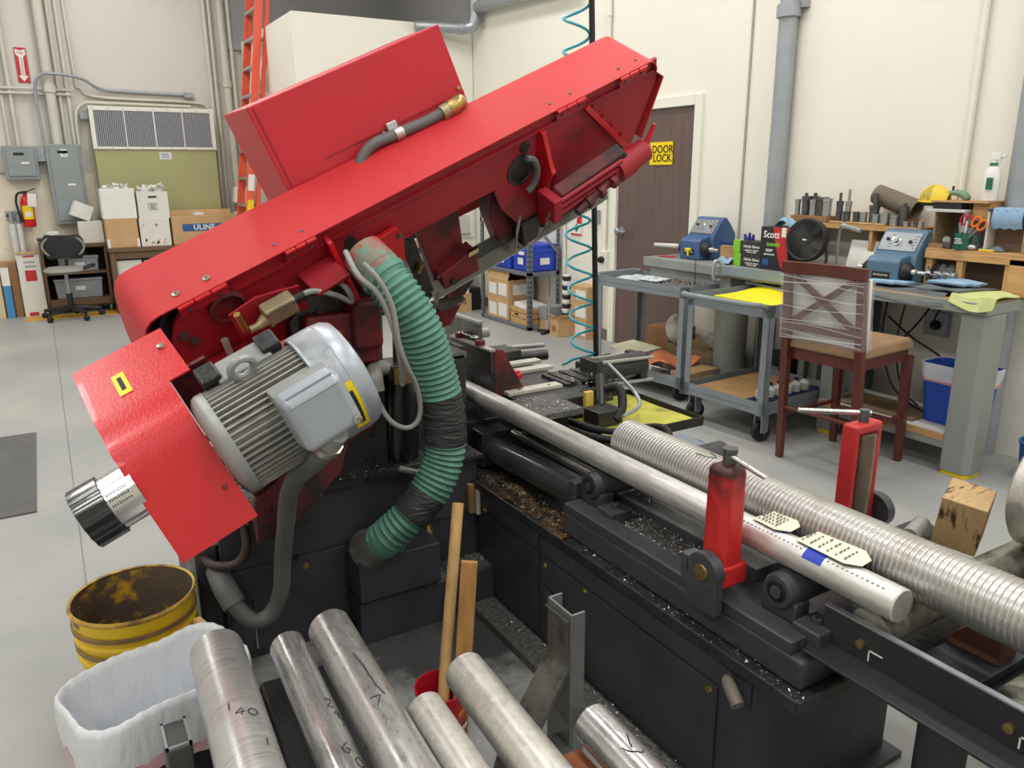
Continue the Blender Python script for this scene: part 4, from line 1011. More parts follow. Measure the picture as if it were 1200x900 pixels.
obj('key_shank', L(g1).cyl((-0.012, 0.0, 0.07), (-0.012, -0.004, 0.03), 0.007, n=10), M_yglove, tk)
g2 = lathe_machine('teal blue buffing lathe on the bench behind the bar stool', 4.01, 2.70, M_teal)
tag(obj('red_pencil', MB().cyl((3.98, 4.52, 0.926), (4.03, 4.40, 0.926), 0.006, n=8), M_red), 'red pencil on the bench edge left of the dark blue lathe', 'pencil')
t = thing('wire_wheel', 'stack of wire brush wheels on the spindle of the teal lathe', 'brush', (4.07, 2.45, ZB + 0.08))
obj('hub', L(t).cyl((0, 0.015, 0), (0, -0.14, 0), 0.022, n=12), M_galv, t)
for k in range(3):
    mb = L(t)
    for i in range(40):
        a = 2 * PI * i / 40; y = -0.02 - 0.045 * k + rnd.uniform(-0.012, 0.012)
        p = Vector((math.cos(a), 0, math.sin(a))); u = Vector((-math.sin(a), 0, math.cos(a))) * 0.0028
        mb.poly([Vector((0, y, 0)) + p * 0.02 - u, Vector((0, y, 0)) + p * 0.02 + u, Vector((0, y + 0.006 * math.sin(i), 0)) + p * 0.062 + u, Vector((0, y + 0.006 * math.sin(i), 0)) + p * 0.062 - u, Vector((0, y + 0.004, 0)) + p * 0.03], [(0, 1, 2, 3), (0, 4, 3), (1, 2, 4)])
    g = obj('bristles', mb, M_galv if k else M_dark, t); g['kind'] = 'stuff'

# things on the grinder bench
t = thing('wood_block', 'yellow brown wooden block held by a small blue clamp', 'block', (4.10, 3.93, ZB))
obj('block', L(t).bx((-0.02, -0.07, 0), (0.02, 0.07, 0.12)), M_ltw, t, bevel=0.003)
t = thing('bar_clamp', 'small navy bar clamp gripping the top of the wooden block', 'clamp', (4.09, 3.90, ZB + 0.105))
obj('bar', L(t).box((-0.03, 0, 0.035), (0.012, 0.16, 0.018)), mat('navy', (30, 40, 120), 0.4), t); obj('jaw', L(t).bx((-0.045, -0.09, -0.03), (-0.02, -0.06, 0.05)), MATS['navy'], t, bevel=0.004); obj('screw', L(t).cyl((-0.032, -0.075, -0.06), (-0.032, -0.075, 0.0), 0.006, n=8), M_black, t)
tag(obj('blue_wipes', MB().grid(lambda u, v: (4.0 + 0.1 * u, 3.84 + 0.12 * v, ZB + 0.01 + 0.03 * math.sin(PI * u) * (1 + 0.4 * math.sin(9 * v))), 8, 10), M_towelb), 'crumpled pale blue wipe in front of the wooden block', 'wipe')
M_lime = mat('lime_print', (126, 200, 50), 0.5); M_bprint = mat('box_charcoal', (48, 50, 48), 0.5, var=0.05)
for k in range(2):
    t = thing('glove_box', ('lower' if k == 0 else 'upper') + ' lime ended black box of nitrile gloves on the grinder bench', 'box', (4.10, 3.70 + 0.01 * k, ZB + 0.002 + 0.085 * k))
    obj('body', L(t).bx((-0.06, -0.13, 0), (0.06, 0.13, 0.083)), M_bprint, t, bevel=0.002)
    obj('lime_end', L(t).bx((-0.0615, 0.07, 0), (0.0605, 0.131, 0.0835)), M_lime, t)
    for z, s, tx in ((0.048, 0.024, 'Nitrile Gloves'), (0.025, 0.012, 'powder free - textured'), (0.012, 0.01, '100 gloves by weight')):
        obj('lettering', text_mb(tx, s, basis(Vector(t.location) + Vector((-0.0618, -0.03, z)), (0, -1, 0), (0, 0, 1)), 0.0003, bold=0.0006), M_paper, t)
o = tag(obj('blue_glove', MB().poly([(0, 0, 0)], [])if False else MB().tube([(4.1, 3.79, 1.085), (4.1, 3.80, 1.13)], [0.014, 0.008], 8).tube([(4.1, 3.76, 1.085), (4.1, 3.76, 1.14)], [0.014, 0.008], 8).tube([(4.1, 3.73, 1.085), (4.1, 3.725, 1.13)], [0.014, 0.008], 8), MATS['navy']), 'blue glove fingers sticking out of the upper glove box', 'glove')
o['kind'] = 'thing'
t = thing('towel_box', 'black and red carton of shop towels standing beside the round fan', 'box', (4.12, 3.48, ZB))
obj('body', L(t).bx((-0.09, -0.12, 0), (0.09, 0.12, 0.275)), mat('box_navy_black', (32, 34, 42), 0.45, var=0.04), t, bevel=0.003)
mb = L(t); mb.prism([(-0.0915, 0.02, 0.275), (-0.0915, -0.121, 0.275), (-0.0915, -0.121, 0.02), (-0.0915, -0.06, 0.02), (-0.0915, -0.02, 0.12)], (0.001, 0, 0)); obj('red_print', mb, M_red, t)
for y, z, s, tx, m_ in ((0.03, 0.225, 0.062, 'Scott', M_paper), (0.01, 0.165, 0.04, 'towels', M_lime), (0.04, 0.125, 0.022, 'SHOP', M_paper), (0.04, 0.10, 0.012, 'original disposable', M_paper)):
    obj('lettering', text_mb(tx, s, basis(Vector(t.location) + Vector((-0.0922, y, z)), (0, -1, 0), (0, 0, 1)), 0.0003, bold=0.001), m_, t)
obj('picture', L(t).bx((-0.0925, -0.085, 0.215), (-0.0915, -0.05, 0.275)), M_paper, t); obj('blue_panel', L(t).bx((-0.0925, 0.04, 0.03), (-0.0915, 0.09, 0.07)), M_blue, t)
tag(obj('blue_wipe', MB().grid(lambda u, v: (4.08 + 0.08 * u, 3.42 + 0.12 * v, ZB + 0.277 + 0.055 * math.sin(PI * v) * (0.7 + 0.4 * math.sin(7 * u)) ), 8, 10), M_towelb), 'pale blue towel pulled out of the top of the red and black carton', 'towel')
# fan
t = thing('desk_fan', 'small round black desk fan behind the back of the bar stool', 'fan', (3.99, 3.20, ZB))
c = (0, 0, 0.215); ax = Vector((-0.96, -0.2, 0.12)).normalized()
obj('rim', L(t).lathe([(0.118, -0.03), (0.128, -0.02), (0.13, 0.02), (0.122, 0.032), (0.112, 0.03), (0.112, -0.02)], c, ax, 36), M_dark, t)
obj('hub', L(t).lathe([(0.042, 0.02), (0.04, 0.036), (0, 0.038)], c, ax, 24), M_dark, t)
d, u, w = MB().frame(ax)
C_ = Vector(c)
gb = None
for i in range(40):
    a = 2 * PI * i / 40
    p = u * math.cos(a) + w * math.sin(a); q = u * math.cos(a + 0.35) + w * math.sin(a + 0.35)
    obj('grille_spoke', L(t).tube([C_ + p * 0.04 + d * 0.033, C_ + (p + q) * 0.5 * 0.085 + d * 0.036, C_ + q * 0.115 + d * 0.03], 0.0018, 4), mat('fan_grille', (70, 70, 72), 0.4), t)
for i in range(5):
    a0 = 2 * PI * i / 5
    obj('blade', L(t).grid(lambda uu, v: C_ + (u * math.cos(a0 + 0.9 * uu) + w * math.sin(a0 + 0.9 * uu)) * (0.03 + 0.075 * v) + d * (0.012 - 0.03 * uu), 6, 4), M_dark, t)
obj('back_cage', L(t).lathe([(0.112, -0.02), (0.06, -0.05), (0.0, -0.055)], c, ax, 24), M_black, t)
obj('badge', L(t).box(C_ + d * 0.039, (0.002, 0.03, 0.008)), M_paper, t)
obj('stand', L(t).tube(bez([(0, 0.13, 0.215), (0.01, 0.14, 0.1), (0, 0.09, 0.012), (0.0, -0.09, 0.012), (0.01, -0.14, 0.1), (0, -0.13, 0.215)], 6), 0.008, 8), M_black, t)
obj('base', L(t).lathe([(0.08, 0), (0.085, 0.008), (0.075, 0.02), (0, 0.022)], (0, 0, 0), n=24), M_dark, t)
t = thing('desk_lamp', 'slim silver desk lamp between the fan and the teal lathe', 'lamp', (4.10, 3.06, ZB))
obj('base', L(t).cyl((0, 0, 0), (0, 0, 0.025), 0.045, n=20), M_dark, t)
obj('stem', L(t).tube(bez([(0, 0, 0.02), (0, 0.005, 0.15), (0, 0.0, 0.27), (-0.02, -0.03, 0.315), (-0.04, -0.07, 0.315)], 6), 0.008, 8), M_galv, t)
obj('head', L(t).box((-0.06, -0.12, 0.30), (0.04, 0.12, 0.022), (0.25, 0, 0.3)), M_galv, t, bevel=0.006)
tag(obj('blue_rag', MB().grid(lambda u, v: (3.92 + 0.14 * u, 2.95 + 0.22 * v, ZB + 0.008 + 0.04 * math.sin(PI * u) * math.sin(PI * v) * (1 + 0.5 * math.sin(8 * u + 5 * v))), 12, 14), M_towelb), 'pale blue rag on the bench in front of the fan', 'rag')
tag(obj('paper_pad', MB().box((4.28, 2.98, 1.03), (0.02, 0.26, 0.2), (0, 0.25, 0)), M_paper), 'white paper pad propped behind the silver desk lamp', 'paper')
tag(obj('white_sheet', MB().box((4.22, 2.92, 1.0), (0.004, 0.16, 0.15), (0, 0.35, 0)), M_white), 'white sheet leaning on the paper pad beside the teal lathe', 'paper')

# shelf of round tooling on the wall side
t = thing('tool_shelf', 'long wooden shelf of round metal tooling on the right wall', 'shelf', (4.355, 3.12, 0))
obj('shelf_board', L(t).bx((-0.1, -0.47, 1.205), (0.10, 0.46, 1.225)), M_ltw, t, bevel=0.002)
obj('end_board', L(t).bx((-0.1, -0.17, ZB), (0.1, -0.15, 1.205)), M_ltw, t); obj('end_board', L(t).bx((-0.1, 0.44, ZB), (0.1, 0.46, 1.205)), M_ltw, t)
obj('back_board', L(t).bx((0.09, -0.45, ZB), (0.1, 0.44, 1.205)), M_wcard, t)
obj('front_lip', L(t).bx((-0.105, -0.47, 1.195), (-0.1, 0.46, 1.225)), M_pine, t)
o = tag(obj('tool_board', MB().bx((4.25, 3.28, 1.226), (4.36, 3.56, 1.262)), M_card2, bevel=0.003), 'thick brown board under the taller tooling at the shelf end', 'board')
o = tag(obj('tool_board', MB().bx((4.25, 2.88, 1.226), (4.35, 3.26, 1.238)), M_pine, bevel=0.003), 'thin pine board under the mixed tooling at mid shelf', 'board')
M_tool = mat('tool_steel', (176, 178, 178), 0.3, 0.7, var=0.15, scale=20); M_toold = mat('blackened_steel', (98, 98, 98), 0.38, 0.6, var=0.2, scale=20)
def tooling(x, y, z, r, h, m_, neck=0):
    prof = [(r, 0), (r, h * 0.78), (r * 1.12, h * 0.80), (r * 1.12, h)]
    if neck: prof += [(r * 0.45, h), (r * 0.45, h + neck)]
    return MB().lathe(prof, (x, y, z), n=12), m_
Ts = [(4.29, 3.54, 1.263, 0.018, 0.10, 0, 0), (4.33, 3.50, 1.263, 0.02, 0.10, 0, 0), (4.28, 3.47, 1.263, 0.024, 0.12, 1, 0.02), (4.33, 3.44, 1.263, 0.026, 0.12, 1, 0.02), (4.28, 3.41, 1.263, 0.022, 0.10, 0, 0), (4.30, 3.355, 1.263, 0.034, 0.115, 1, 0), (4.28, 3.305, 1.263, 0.028, 0.11, 0, 0),
      (4.29, 3.22, 1.239, 0.02, 0.12, 1, 0.05), (4.30, 3.165, 1.239, 0.018, 0.12, 0, 0.07), (4.27, 3.15, 1.239, 0.022, 0.06, 1, 0), (4.28, 3.09, 1.239, 0.02, 0.06, 1, 0), (4.28, 3.04, 1.239, 0.022, 0.06, 0, 0), (4.30, 2.985, 1.239, 0.028, 0.10, 1, 0.07), (4.27, 2.95, 1.239, 0.02, 0.05, 0, 0), (4.28, 2.90, 1.239, 0.026, 0.06, 0, 0),
      (4.29, 2.845, 1.227, 0.024, 0.06, 0, 0), (4.31, 2.80, 1.227, 0.022, 0.11, 1, 0.02), (4.28, 2.76, 1.227, 0.015, 0.03, 0, 0), (4.30, 2.73, 1.227, 0.014, 0.03, 0, 0), (4.28, 2.70, 1.227, 0.014, 0.03, 1, 0), (4.28, 2.67, 1.227, 0.016, 0.032, 0, 0)]
ORD = ('first', 'second', 'third', 'fourth', 'fifth', 'sixth', 'seventh', 'eighth')
for i, (x, y, z, r, h, b, nk) in enumerate(Ts):
    g = 'tall round tooling on the thick brown board' if i < 7 else 'mixed round tooling on the thin pine board' if i < 15 else 'short round tooling at the near end of the shelf'
    mb, m_ = tooling(x, y, z, r, h, M_toold if b else M_tool, nk)
    tag(obj('collet', mb, m_), {0: 'bright steel', 1: 'blackened'}[b] + ' round tool, ' + ORD[i if i < 7 else i - 7 if i < 15 else i - 15] + ' from the fan end ' + ('on the thick brown board' if i < 7 else 'on the thin pine board' if i < 15 else 'of those past the pine board'), 'tool', g)
t = thing('leather_roll', 'dark tan leather roll lying across the shelf of tooling', 'roll', (4.38, 2.90, 1.36))
mb = L(t); mb.lathe([(0.055, -0.14), (0.055, 0.14)], (0, 0, 0), (0, -1, -0.32), 24, cap0=False, cap1=False)
obj('sheet', mb, mat('worn_leather', (110, 98, 84), 0.7, var=0.15), t, solid=0.006)
obj('stand', L(t).bx((-0.03, -0.12, -0.132), (0.04, 0.12, -0.09)), M_card2, t)

# riser with mug and cubby
t = thing('wooden_riser', 'pine bench riser holding the green mug above the towels', 'riser', (4.29, 2.33, ZB))
obj('top_board', L(t).bx((-0.12, -0.36, 0.19), (0.025, 0.225, 0.21)), M_ltw, t, bevel=0.002)
obj('front_rail', L(t).bx((-0.125, -0.36, 0.155), (-0.11, 0.225, 0.193)), M_pine, t, bevel=0.002)
for y in (0.20, 0.03, -0.22): obj('upright', L(t).bx((-0.115, y - 0.018, 0), (-0.08, y + 0.018, 0.19)), M_pine, t, bevel=0.002)
obj('corner_board', L(t).bx((-0.125, -0.36, 0), (-0.07, -0.225, 0.185)), M_pine, t, bevel=0.002)
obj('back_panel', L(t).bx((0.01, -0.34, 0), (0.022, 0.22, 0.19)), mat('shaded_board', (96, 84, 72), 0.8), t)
zr = ZB + 0.211
t = thing('green_mug', 'dark green mug full of pens and scissors on the pine riser', 'mug', (4.20, 2.375, zr))
obj('cup', L(t).lathe([(0.0, 0.002), (0.036, 0.0), (0.04, 0.004), (0.042, 0.088), (0.039, 0.088), (0.037, 0.006), (0, 0.006)], n=24), mat('mug_green', (16, 92, 82), 0.3, coat=0.3), t)
obj('handle', L(t).tube(bez([(0, -0.04, 0.075), (0, -0.066, 0.07), (0, -0.07, 0.045), (0, -0.058, 0.022), (0, -0.038, 0.018)], 5), 0.006, 8), MATS['mug_green'], t)
for z, s, tx in ((0.055, 0.014, 'WELL, YOU'), (0.043, 0.01, 'DO MORE THAN'), (0.031, 0.012, 'ANY TOOL HERE')):
    pass
mb = L(t)
for k in range(3):
    mb.bx((-0.0435, -0.022 + 0.004 * k, 0.034 + 0.011 * k), (-0.0425, 0.02 - 0.005 * (k % 2), 0.039 + 0.011 * k))
obj('printed_line', mb, M_paper, t)
for i in range(5):
    a = i * 1.3
    tag(obj('pen', MB().cyl((4.20 + 0.012 * math.cos(a), 2.375 + 0.012 * math.sin(a), zr + 0.01), (4.20 + 0.03 * math.cos(a), 2.375 + 0.03 * math.sin(a), zr + 0.12 + 0.01 * i), 0.004, n=8), M_paper if i % 2 else M_galv), 'slim pale pen standing in the green mug', 'pen', 'pens in the green mug')
def scissors(label, c, rz, m_, s=1.0):
    t = thing('scissors', label, 'scissors', c, 0)
    M = Matrix.Translation(c) @ Euler(rz).to_matrix().to_4x4()
    WM[t.name] = M; t.rotation_euler = rz
    for q in (-1, 1):
        obj('handle', L(t).tube([(0, q * 0.018 * s + 0.017 * s * math.cos(a), 0.075 * s + 0.03 * s * math.sin(a)) for a in [i * 2 * PI / 14 for i in range(14)]], 0.006 * s, 6, closed=True), m_, t)
        obj('blade', L(t).box((0.002 * q, -q * 0.004, -0.02 * s), (0.002, 0.012 * s, 0.13 * s), (q * 0.12, 0, 0)), M_chrome, t)
scissors('red handled scissors standing in the green mug', (4.205, 2.38, zr + 0.085), (0.1, 0, 0), mat('scissor_red', (170, 36, 50), 0.4), 0.9)
scissors('orange handled scissors leaning out of the green mug', (4.185, 2.335, zr + 0.08), (0.55, 0, 0.2), mat('scissor_orange', (236, 120, 40), 0.4), 0.95)
t = thing('cubby_cabinet', 'grey board cubby with a pine lid behind the green mug', 'cubby', (4.33, 2.45, zr))
obj('side_panel', L(t).bx((-0.09, 0.11, 0), (0.09, 0.12, 0.19)), M_oldw, t); obj('side_panel', L(t).bx((-0.09, -0.05, 0), (0.09, -0.04, 0.19)), M_wcard, t)
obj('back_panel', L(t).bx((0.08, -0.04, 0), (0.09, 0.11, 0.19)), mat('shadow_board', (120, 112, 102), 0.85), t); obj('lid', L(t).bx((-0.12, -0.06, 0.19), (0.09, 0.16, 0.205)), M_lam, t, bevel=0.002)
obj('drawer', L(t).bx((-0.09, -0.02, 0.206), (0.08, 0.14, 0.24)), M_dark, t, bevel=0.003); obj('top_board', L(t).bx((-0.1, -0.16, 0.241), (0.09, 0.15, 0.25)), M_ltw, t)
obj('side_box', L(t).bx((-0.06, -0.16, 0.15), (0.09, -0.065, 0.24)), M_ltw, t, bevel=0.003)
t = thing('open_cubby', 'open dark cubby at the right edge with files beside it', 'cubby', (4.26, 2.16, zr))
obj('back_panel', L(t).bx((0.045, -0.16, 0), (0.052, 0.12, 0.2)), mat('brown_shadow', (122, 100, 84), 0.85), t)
obj('side_panel', L(t).bx((-0.03, 0.11, 0), (0.052, 0.12, 0.2)), M_wcard, t); obj('top', L(t).bx((-0.03, -0.17, 0.2), (0.055, 0.125, 0.212)), M_oldw, t)
for k in range(3):
    tag(obj('file_binder', MB().bx((4.225, 2.02 + 0.025 * k, zr), (4.30, 2.04 + 0.025 * k, zr + 0.185)), (M_ltw, M_dark, M_oldw)[k], bevel=0.002), ('pine coloured', 'dark', 'grey brown')[k] + ' file binder at the right end of the open cubby', 'binder')
drape('blue_cloth', 'pale blue cloth draped over the front of the open cubby', lambda u, v: (4.225 + (0.08 * (u - 0.45) / 0.55 if u > 0.45 else -0.012 * math.sin(u * 7)), 2.10 + 0.15 * v, zr + 0.218 - (0 if u > 0.45 else (0.45 - u) * 0.22) + 0.004 * math.sin(20 * v)), M_towelb, 'cloth', solid=0.004)
drape('navy_cloth', 'navy cloth under the pale blue cloth on the open cubby', lambda u, v: (4.22 + 0.09 * u, 2.02 + 0.26 * v, zr + 0.2135 - 0.05 * max(0, 0.12 - u) ), MATS['navy'], 'cloth', solid=0.002)
t = thing('spray_bottle', 'white spray bottle with a green band on the open cubby', 'bottle', (4.30, 2.325, zr + 0.2505))
obj('bottle', L(t).lathe([(0.0, 0), (0.04, 0.002), (0.042, 0.01), (0.042, 0.13), (0.034, 0.16), (0.016, 0.19), (0.014, 0.205)], n=20, sy=0.75), M_paper, t)
obj('green_band', L(t).lathe([(0.0235, 0.178), (0.02, 0.195)], n=20, sy=0.8), mat('band_green', (30, 110, 70), 0.5), t)
mb = L(t); mb.box((0, -0.006, 0.225), (0.022, 0.05, 0.035)); mb.box((0, -0.04, 0.228), (0.014, 0.03, 0.014)); mb.box((0, -0.028, 0.20), (0.008, 0.008, 0.045), (0.4, 0, 0)); obj('trigger_head', mb, M_paper, t, bevel=0.003)
mb = L(t); mb.bx((-0.0445, -0.03, 0.06), (-0.0425, 0.004, 0.12)); obj('print', mb, MATS['band_green'], t)
t = thing('cage_lamp', 'yellow caged work lamp with a green hook handle on the cubby', 'lamp', (4.30, 2.625, zr + 0.275))
CY = mat('cage_yellow', (226, 196, 50), 0.4)
for i in range(8):
    yy = -0.005 + 0.082 * i / 7
    rr_ = 0.062 * math.sqrt(max(0.02, 1 - (yy / 0.088) ** 2))
    obj('cage_bar', L(t).tube([(0.01 + rr_ * 0.85 * math.cos(th), yy, -0.035 + 1.45 * rr_ * math.sin(th)) for th in [k * PI / 12 for k in range(13)]], 0.0032, 5), CY, t)
for k in range(3):
    th = PI * (k + 1) / 4
    obj('cage_ring', L(t).tube([(0.01 + 0.0527 * math.sqrt(max(0, 1 - (y_ / 0.088) ** 2)) * math.cos(th), y_, -0.035 + 0.09 * math.sqrt(max(0, 1 - (y_ / 0.088) ** 2)) * math.sin(th)) for y_ in [0.087 * q / 8 for q in range(9)]], 0.003, 5), CY, t)
obj('reflector', L(t).grid(lambda u, v: (0.01 + 0.0527 * math.sqrt(max(0.0, 1 - (v * 0.9) ** 2)) * math.cos(PI * u), -0.088 * v * 0.9, -0.035 + 0.09 * math.sqrt(max(0.0, 1 - (v * 0.9) ** 2)) * math.sin(PI * u)), 12, 6), CY, t, solid=0.003)
obj('bulb', L(t).sph((0.01, 0.02, -0.005), (0.025, 0.035, 0.025)), M_lam, t)
obj('rim', L(t).tube([(0.01 + 0.058 * math.cos(a), 0.09 * math.sin(a), -0.035) for a in [i * 2 * PI / 20 for i in range(20)]], 0.006, 6, closed=True), CY, t)
obj('lamp_base', L(t).bx((-0.02, -0.06, -0.058), (0.06, 0.06, -0.04)), M_dark, t)
obj('handle', L(t).tube(bez([(0.02, -0.07, 0.01), (0.02, -0.11, 0.015), (0.02, -0.15, 0.005), (0.02, -0.18, -0.02)], 5), [0.014] * 5 + [0.018] * 5 + [0.02] * 5 + [0.016], 10), mat('sage_green', (110, 140, 110), 0.5), t)
obj('hook', L(t).cyl((0.02, -0.09, 0.02), (0.02, -0.09, 0.05), 0.006, n=8), M_ink, t)
t = thing('tape_dispenser', 'small dark metal tape cutter beside the green mug', 'tool', (4.19, 2.445, zr))
obj('body', L(t).box((0, 0, 0.02), (0.03, 0.04, 0.04)), M_toold, t, bevel=0.006); obj('wheel', L(t).lathe([(0.02, -0.008), (0.022, 0), (0.02, 0.008)], (0, 0.01, 0.045), (1, 0, 0), 14), M_tool, t)
tag(obj('dark_bar', MB().bx((4.18, 2.47, zr), (4.22, 2.55, zr + 0.022)), M_card2), 'dark brown bar at the left end of the pine riser', 'bar')
tag(obj('yellow_knife', MB().box((4.19, 2.24, zr + 0.006), (0.016, 0.075, 0.012), (0, 0, 0.05)), CY, bevel=0.003), 'yellow utility knife on the front edge of the pine riser', 'knife')
tag(obj('rag_pile', MB().grid(lambda u, v: (4.22 + 0.08 * u, 2.18 + 0.14 * v, zr + 0.004 + 0.022 * math.sin(PI * u) * math.sin(PI * v) * (1 + 0.6 * math.sin(8 * v))), 8, 10), M_towel), 'grey rag pile on the pine riser right of the mug', 'rag')
tag(obj('grey_stone', MB().sph((4.195, 2.322, zr + 0.016), (0.02, 0.028, 0.016), 12, 6), M_tool), 'small grey dish in front of the mug handle', 'dish')
# towels on the bench
drape('grey_towel', 'large grey towel spread over the front edge of the bench', lambda u, v: (3.862 + 0.28 * u if u > 0.06 else 3.866, 2.24 + 0.42 * v + 0.04 * u, (ZB + 0.012 + 0.006 * math.sin(5 * v + 4 * u)) if u > 0.06 else ZB - 0.045 - 0.012 * math.sin(4 * v)), M_towel, 'towel', 22, 18, 0.004)
drape('grey_towel', 'folded grey towel overlapping the green cloth on the bench', lambda u, v: (3.90 + 0.26 * u, 2.19 + 0.24 * v - 0.05 * u, ZB + 0.030 + 0.005 * math.sin(6 * v + 3 * u)), M_towel, 'towel', 14, 14, 0.008)
t = drape('blue_towel', 'folded pale blue towel beside the foot of the teal lathe', lambda u, v: (3.89 + 0.13 * u, 2.55 + 0.17 * v - 0.06 * u, ZB + 0.032 + 0.004 * math.sin(9 * u + 4 * v)), M_towelb, 'towel', 10, 10, 0.012)
drape('blue_towel', 'folded pale blue towel in front of the wire brush wheels', lambda u, v: (4.0 + 0.14 * u, 2.22 + 0.2 * v - 0.04 * u, ZB + 0.05 + 0.02 * math.sin(PI * u) * math.sin(PI * v) + 0.004 * math.sin(9 * u)), M_towelb, 'towel', 12, 12, 0.012)
drape('green_cloth', 'pale yellow green cloth hanging over the bench corner', lambda u, v: (3.85 + 0.30 * u if u > 0.08 else 3.858, 1.99 + 0.22 * v + 0.03 * u, (ZB + 0.016 + 0.008 * math.sin(7 * v + 5 * u)) if u > 0.08 else ZB - 0.03 - 0.02 * math.sin(4 * v)), M_towelg, 'cloth', 20, 16, 0.004)
tag(obj('small_parts_heap', MB().sph((4.24, 2.04, ZB + 0.03), (0.04, 0.05, 0.03), 10, 6), M_galv), 'silver foil bundle in the right bay of the pine riser', 'bundle')
tag(obj('blue_bucket', MB().lathe([(0.10, 0), (0.12, 0.2), (0.125, 0.2), (0.125, 0.21), (0.115, 0.21), (0.098, 0.01)], (4.2, 1.80, 0), n=24), mat('bucket_blue', (40, 96, 160), 0.4)), 'blue bucket at the right edge of the photo past the bench leg', 'bucket')
# ------------------------------------------------------------------ bar stool
t = thing('bar_stool', 'dark wood bar stool with tan seat and film wrapped back', 'stool', (3.6, 2.55, 0), R(4))
def leg4(mb, a, b, w0, w1):
    a, b = Vector(a), Vector(b)
    P = []
    for c, w in ((a, w0), (b, w1)):
        for sx, sy in ((-1, -1), (1, -1), (1, 1), (-1, 1)): P.append(c + Vector((sx * w / 2, sy * w / 2, 0)))
    mb.poly(P, [(0, 3, 2, 1), (4, 5, 6, 7), (0, 1, 5, 4), (1, 2, 6, 5), (2, 3, 7, 6), (3, 0, 4, 7)])
    return mb
for y in (-0.22, 0.22):
    obj('leg', leg4(leg4(L(t), (-0.22, y, 0), (-0.25, y * 0.97, 0.6), 0.034, 0.042), (-0.25, y * 0.97, 0.6), (-0.30, y * 0.93, 1.06), 0.042, 0.034), M_brown, t, bevel=0.003)
    obj('leg', leg4(L(t), (0.25, y * 0.9, 0), (0.22, y * 0.9, 0.6), 0.034, 0.046), M_brown, t, bevel=0.003)
for z in (0.575,):
    obj('apron', L(t).bx((-0.235, -0.2, z), (-0.215, 0.2, z + 0.06)), M_brown, t); obj('apron', L(t).bx((0.20, -0.19, z), (0.22, 0.19, z + 0.06)), M_brown, t)
    for y in (-0.2, 0.19): obj('apron', L(t).bx((-0.22, y, z), (0.21, y + 0.015, z + 0.06)), M_brown, t)
obj('stretcher', L(t).cyl((-0.235, -0.21, 0.30), (-0.235, 0.21, 0.30), 0.012, n=10), M_brown, t); obj('stretcher', L(t).cyl((0.235, -0.2, 0.22), (0.235, 0.2, 0.22), 0.014, n=10), M_brown, t)
for y in (-0.21, 0.205): obj('stretcher', L(t).cyl((-0.235, y, 0.26), (0.235, y * 0.92, 0.26), 0.012, n=10), M_brown, t)
obj('seat', L(t).box((-0.005, 0, 0.665), (0.5, 0.44, 0.06), taper=(0.94, 0.94)), M_tan, t, bevel=0.018, segs=3)
mb = L(t); mb.grid(lambda u, v: (-0.31 - 0.0 * v + 0.03 * math.sin(PI * u), (u - 0.5) * 0.47, 1.035 + 0.06 * v), 10, 3); obj('top_rail', mb, M_brown, t, solid=0.026, bevel=0.003)
xb = lambda z: -0.25 - (z - 0.6) * 0.108
obj('lower_rail', L(t).box((xb(0.76) - 0.004, 0, 0.76), (0.022, 0.4, 0.04)), M_brown, t)
for s in (-1, 1):
    a, b = Vector((xb(0.79) - 0.004, -0.17 * s, 0.79)), Vector((xb(1.03) - 0.004, 0.17 * s, 1.03)); mid = (a + b) / 2; dl = (b - a)
    obj('cross_slat', L(t).box(mid, (0.014, dl.length, 0.03), Matrix((Vector((1, 0, 0.108)).normalized(), dl.normalized(), Vector((1, 0, 0.108)).normalized().cross(dl.normalized()))).transposed()), M_brown, t)
mb = L(t); mb.grid(lambda u, v: (xb(0.68 + 0.36 * v) + 0.035, (u - 0.5) * 0.46, 0.68 + 0.36 * v), 4, 4); obj('foam_sheet', mb, M_foam, t, solid=0.022)
def film(u, v):
    z = 0.69 + 0.345 * v
    a = u * 4
    hw = 0.235
    if a < 1: x, y = -0.028, (a - 0.5) * 2 * hw
    elif a < 2: x, y = -0.028 + 0.085 * (a - 1), hw
    elif a < 3: x, y = 0.057, (2.5 - a) * 2 * hw
    else: x, y = 0.057 - 0.085 * (a - 3), -hw
    return (xb(z) + x + 0.002 * math.sin(30 * v + 5 * u), y, z)
mb = L(t); mb.grid(film, 32, 24, closeu=True); obj('stretch_film', mb, M_film, t)
for k, z in enumerate((0.70, 0.715, 0.73, 0.77, 0.80, 0.87, 0.93, 0.985, 1.0, 1.02)):
    mb = L(t); mb.grid(lambda u, v: (xb(z) - 0.0315, (u - 0.5) * 0.468, z + 0.005 * v + 0.010 * math.sin(4 * u + 1.7 * k)), 12, 2); obj('film_crease', mb, mat('film_fold', (245, 245, 248), 0.2, alpha=0.4), t)
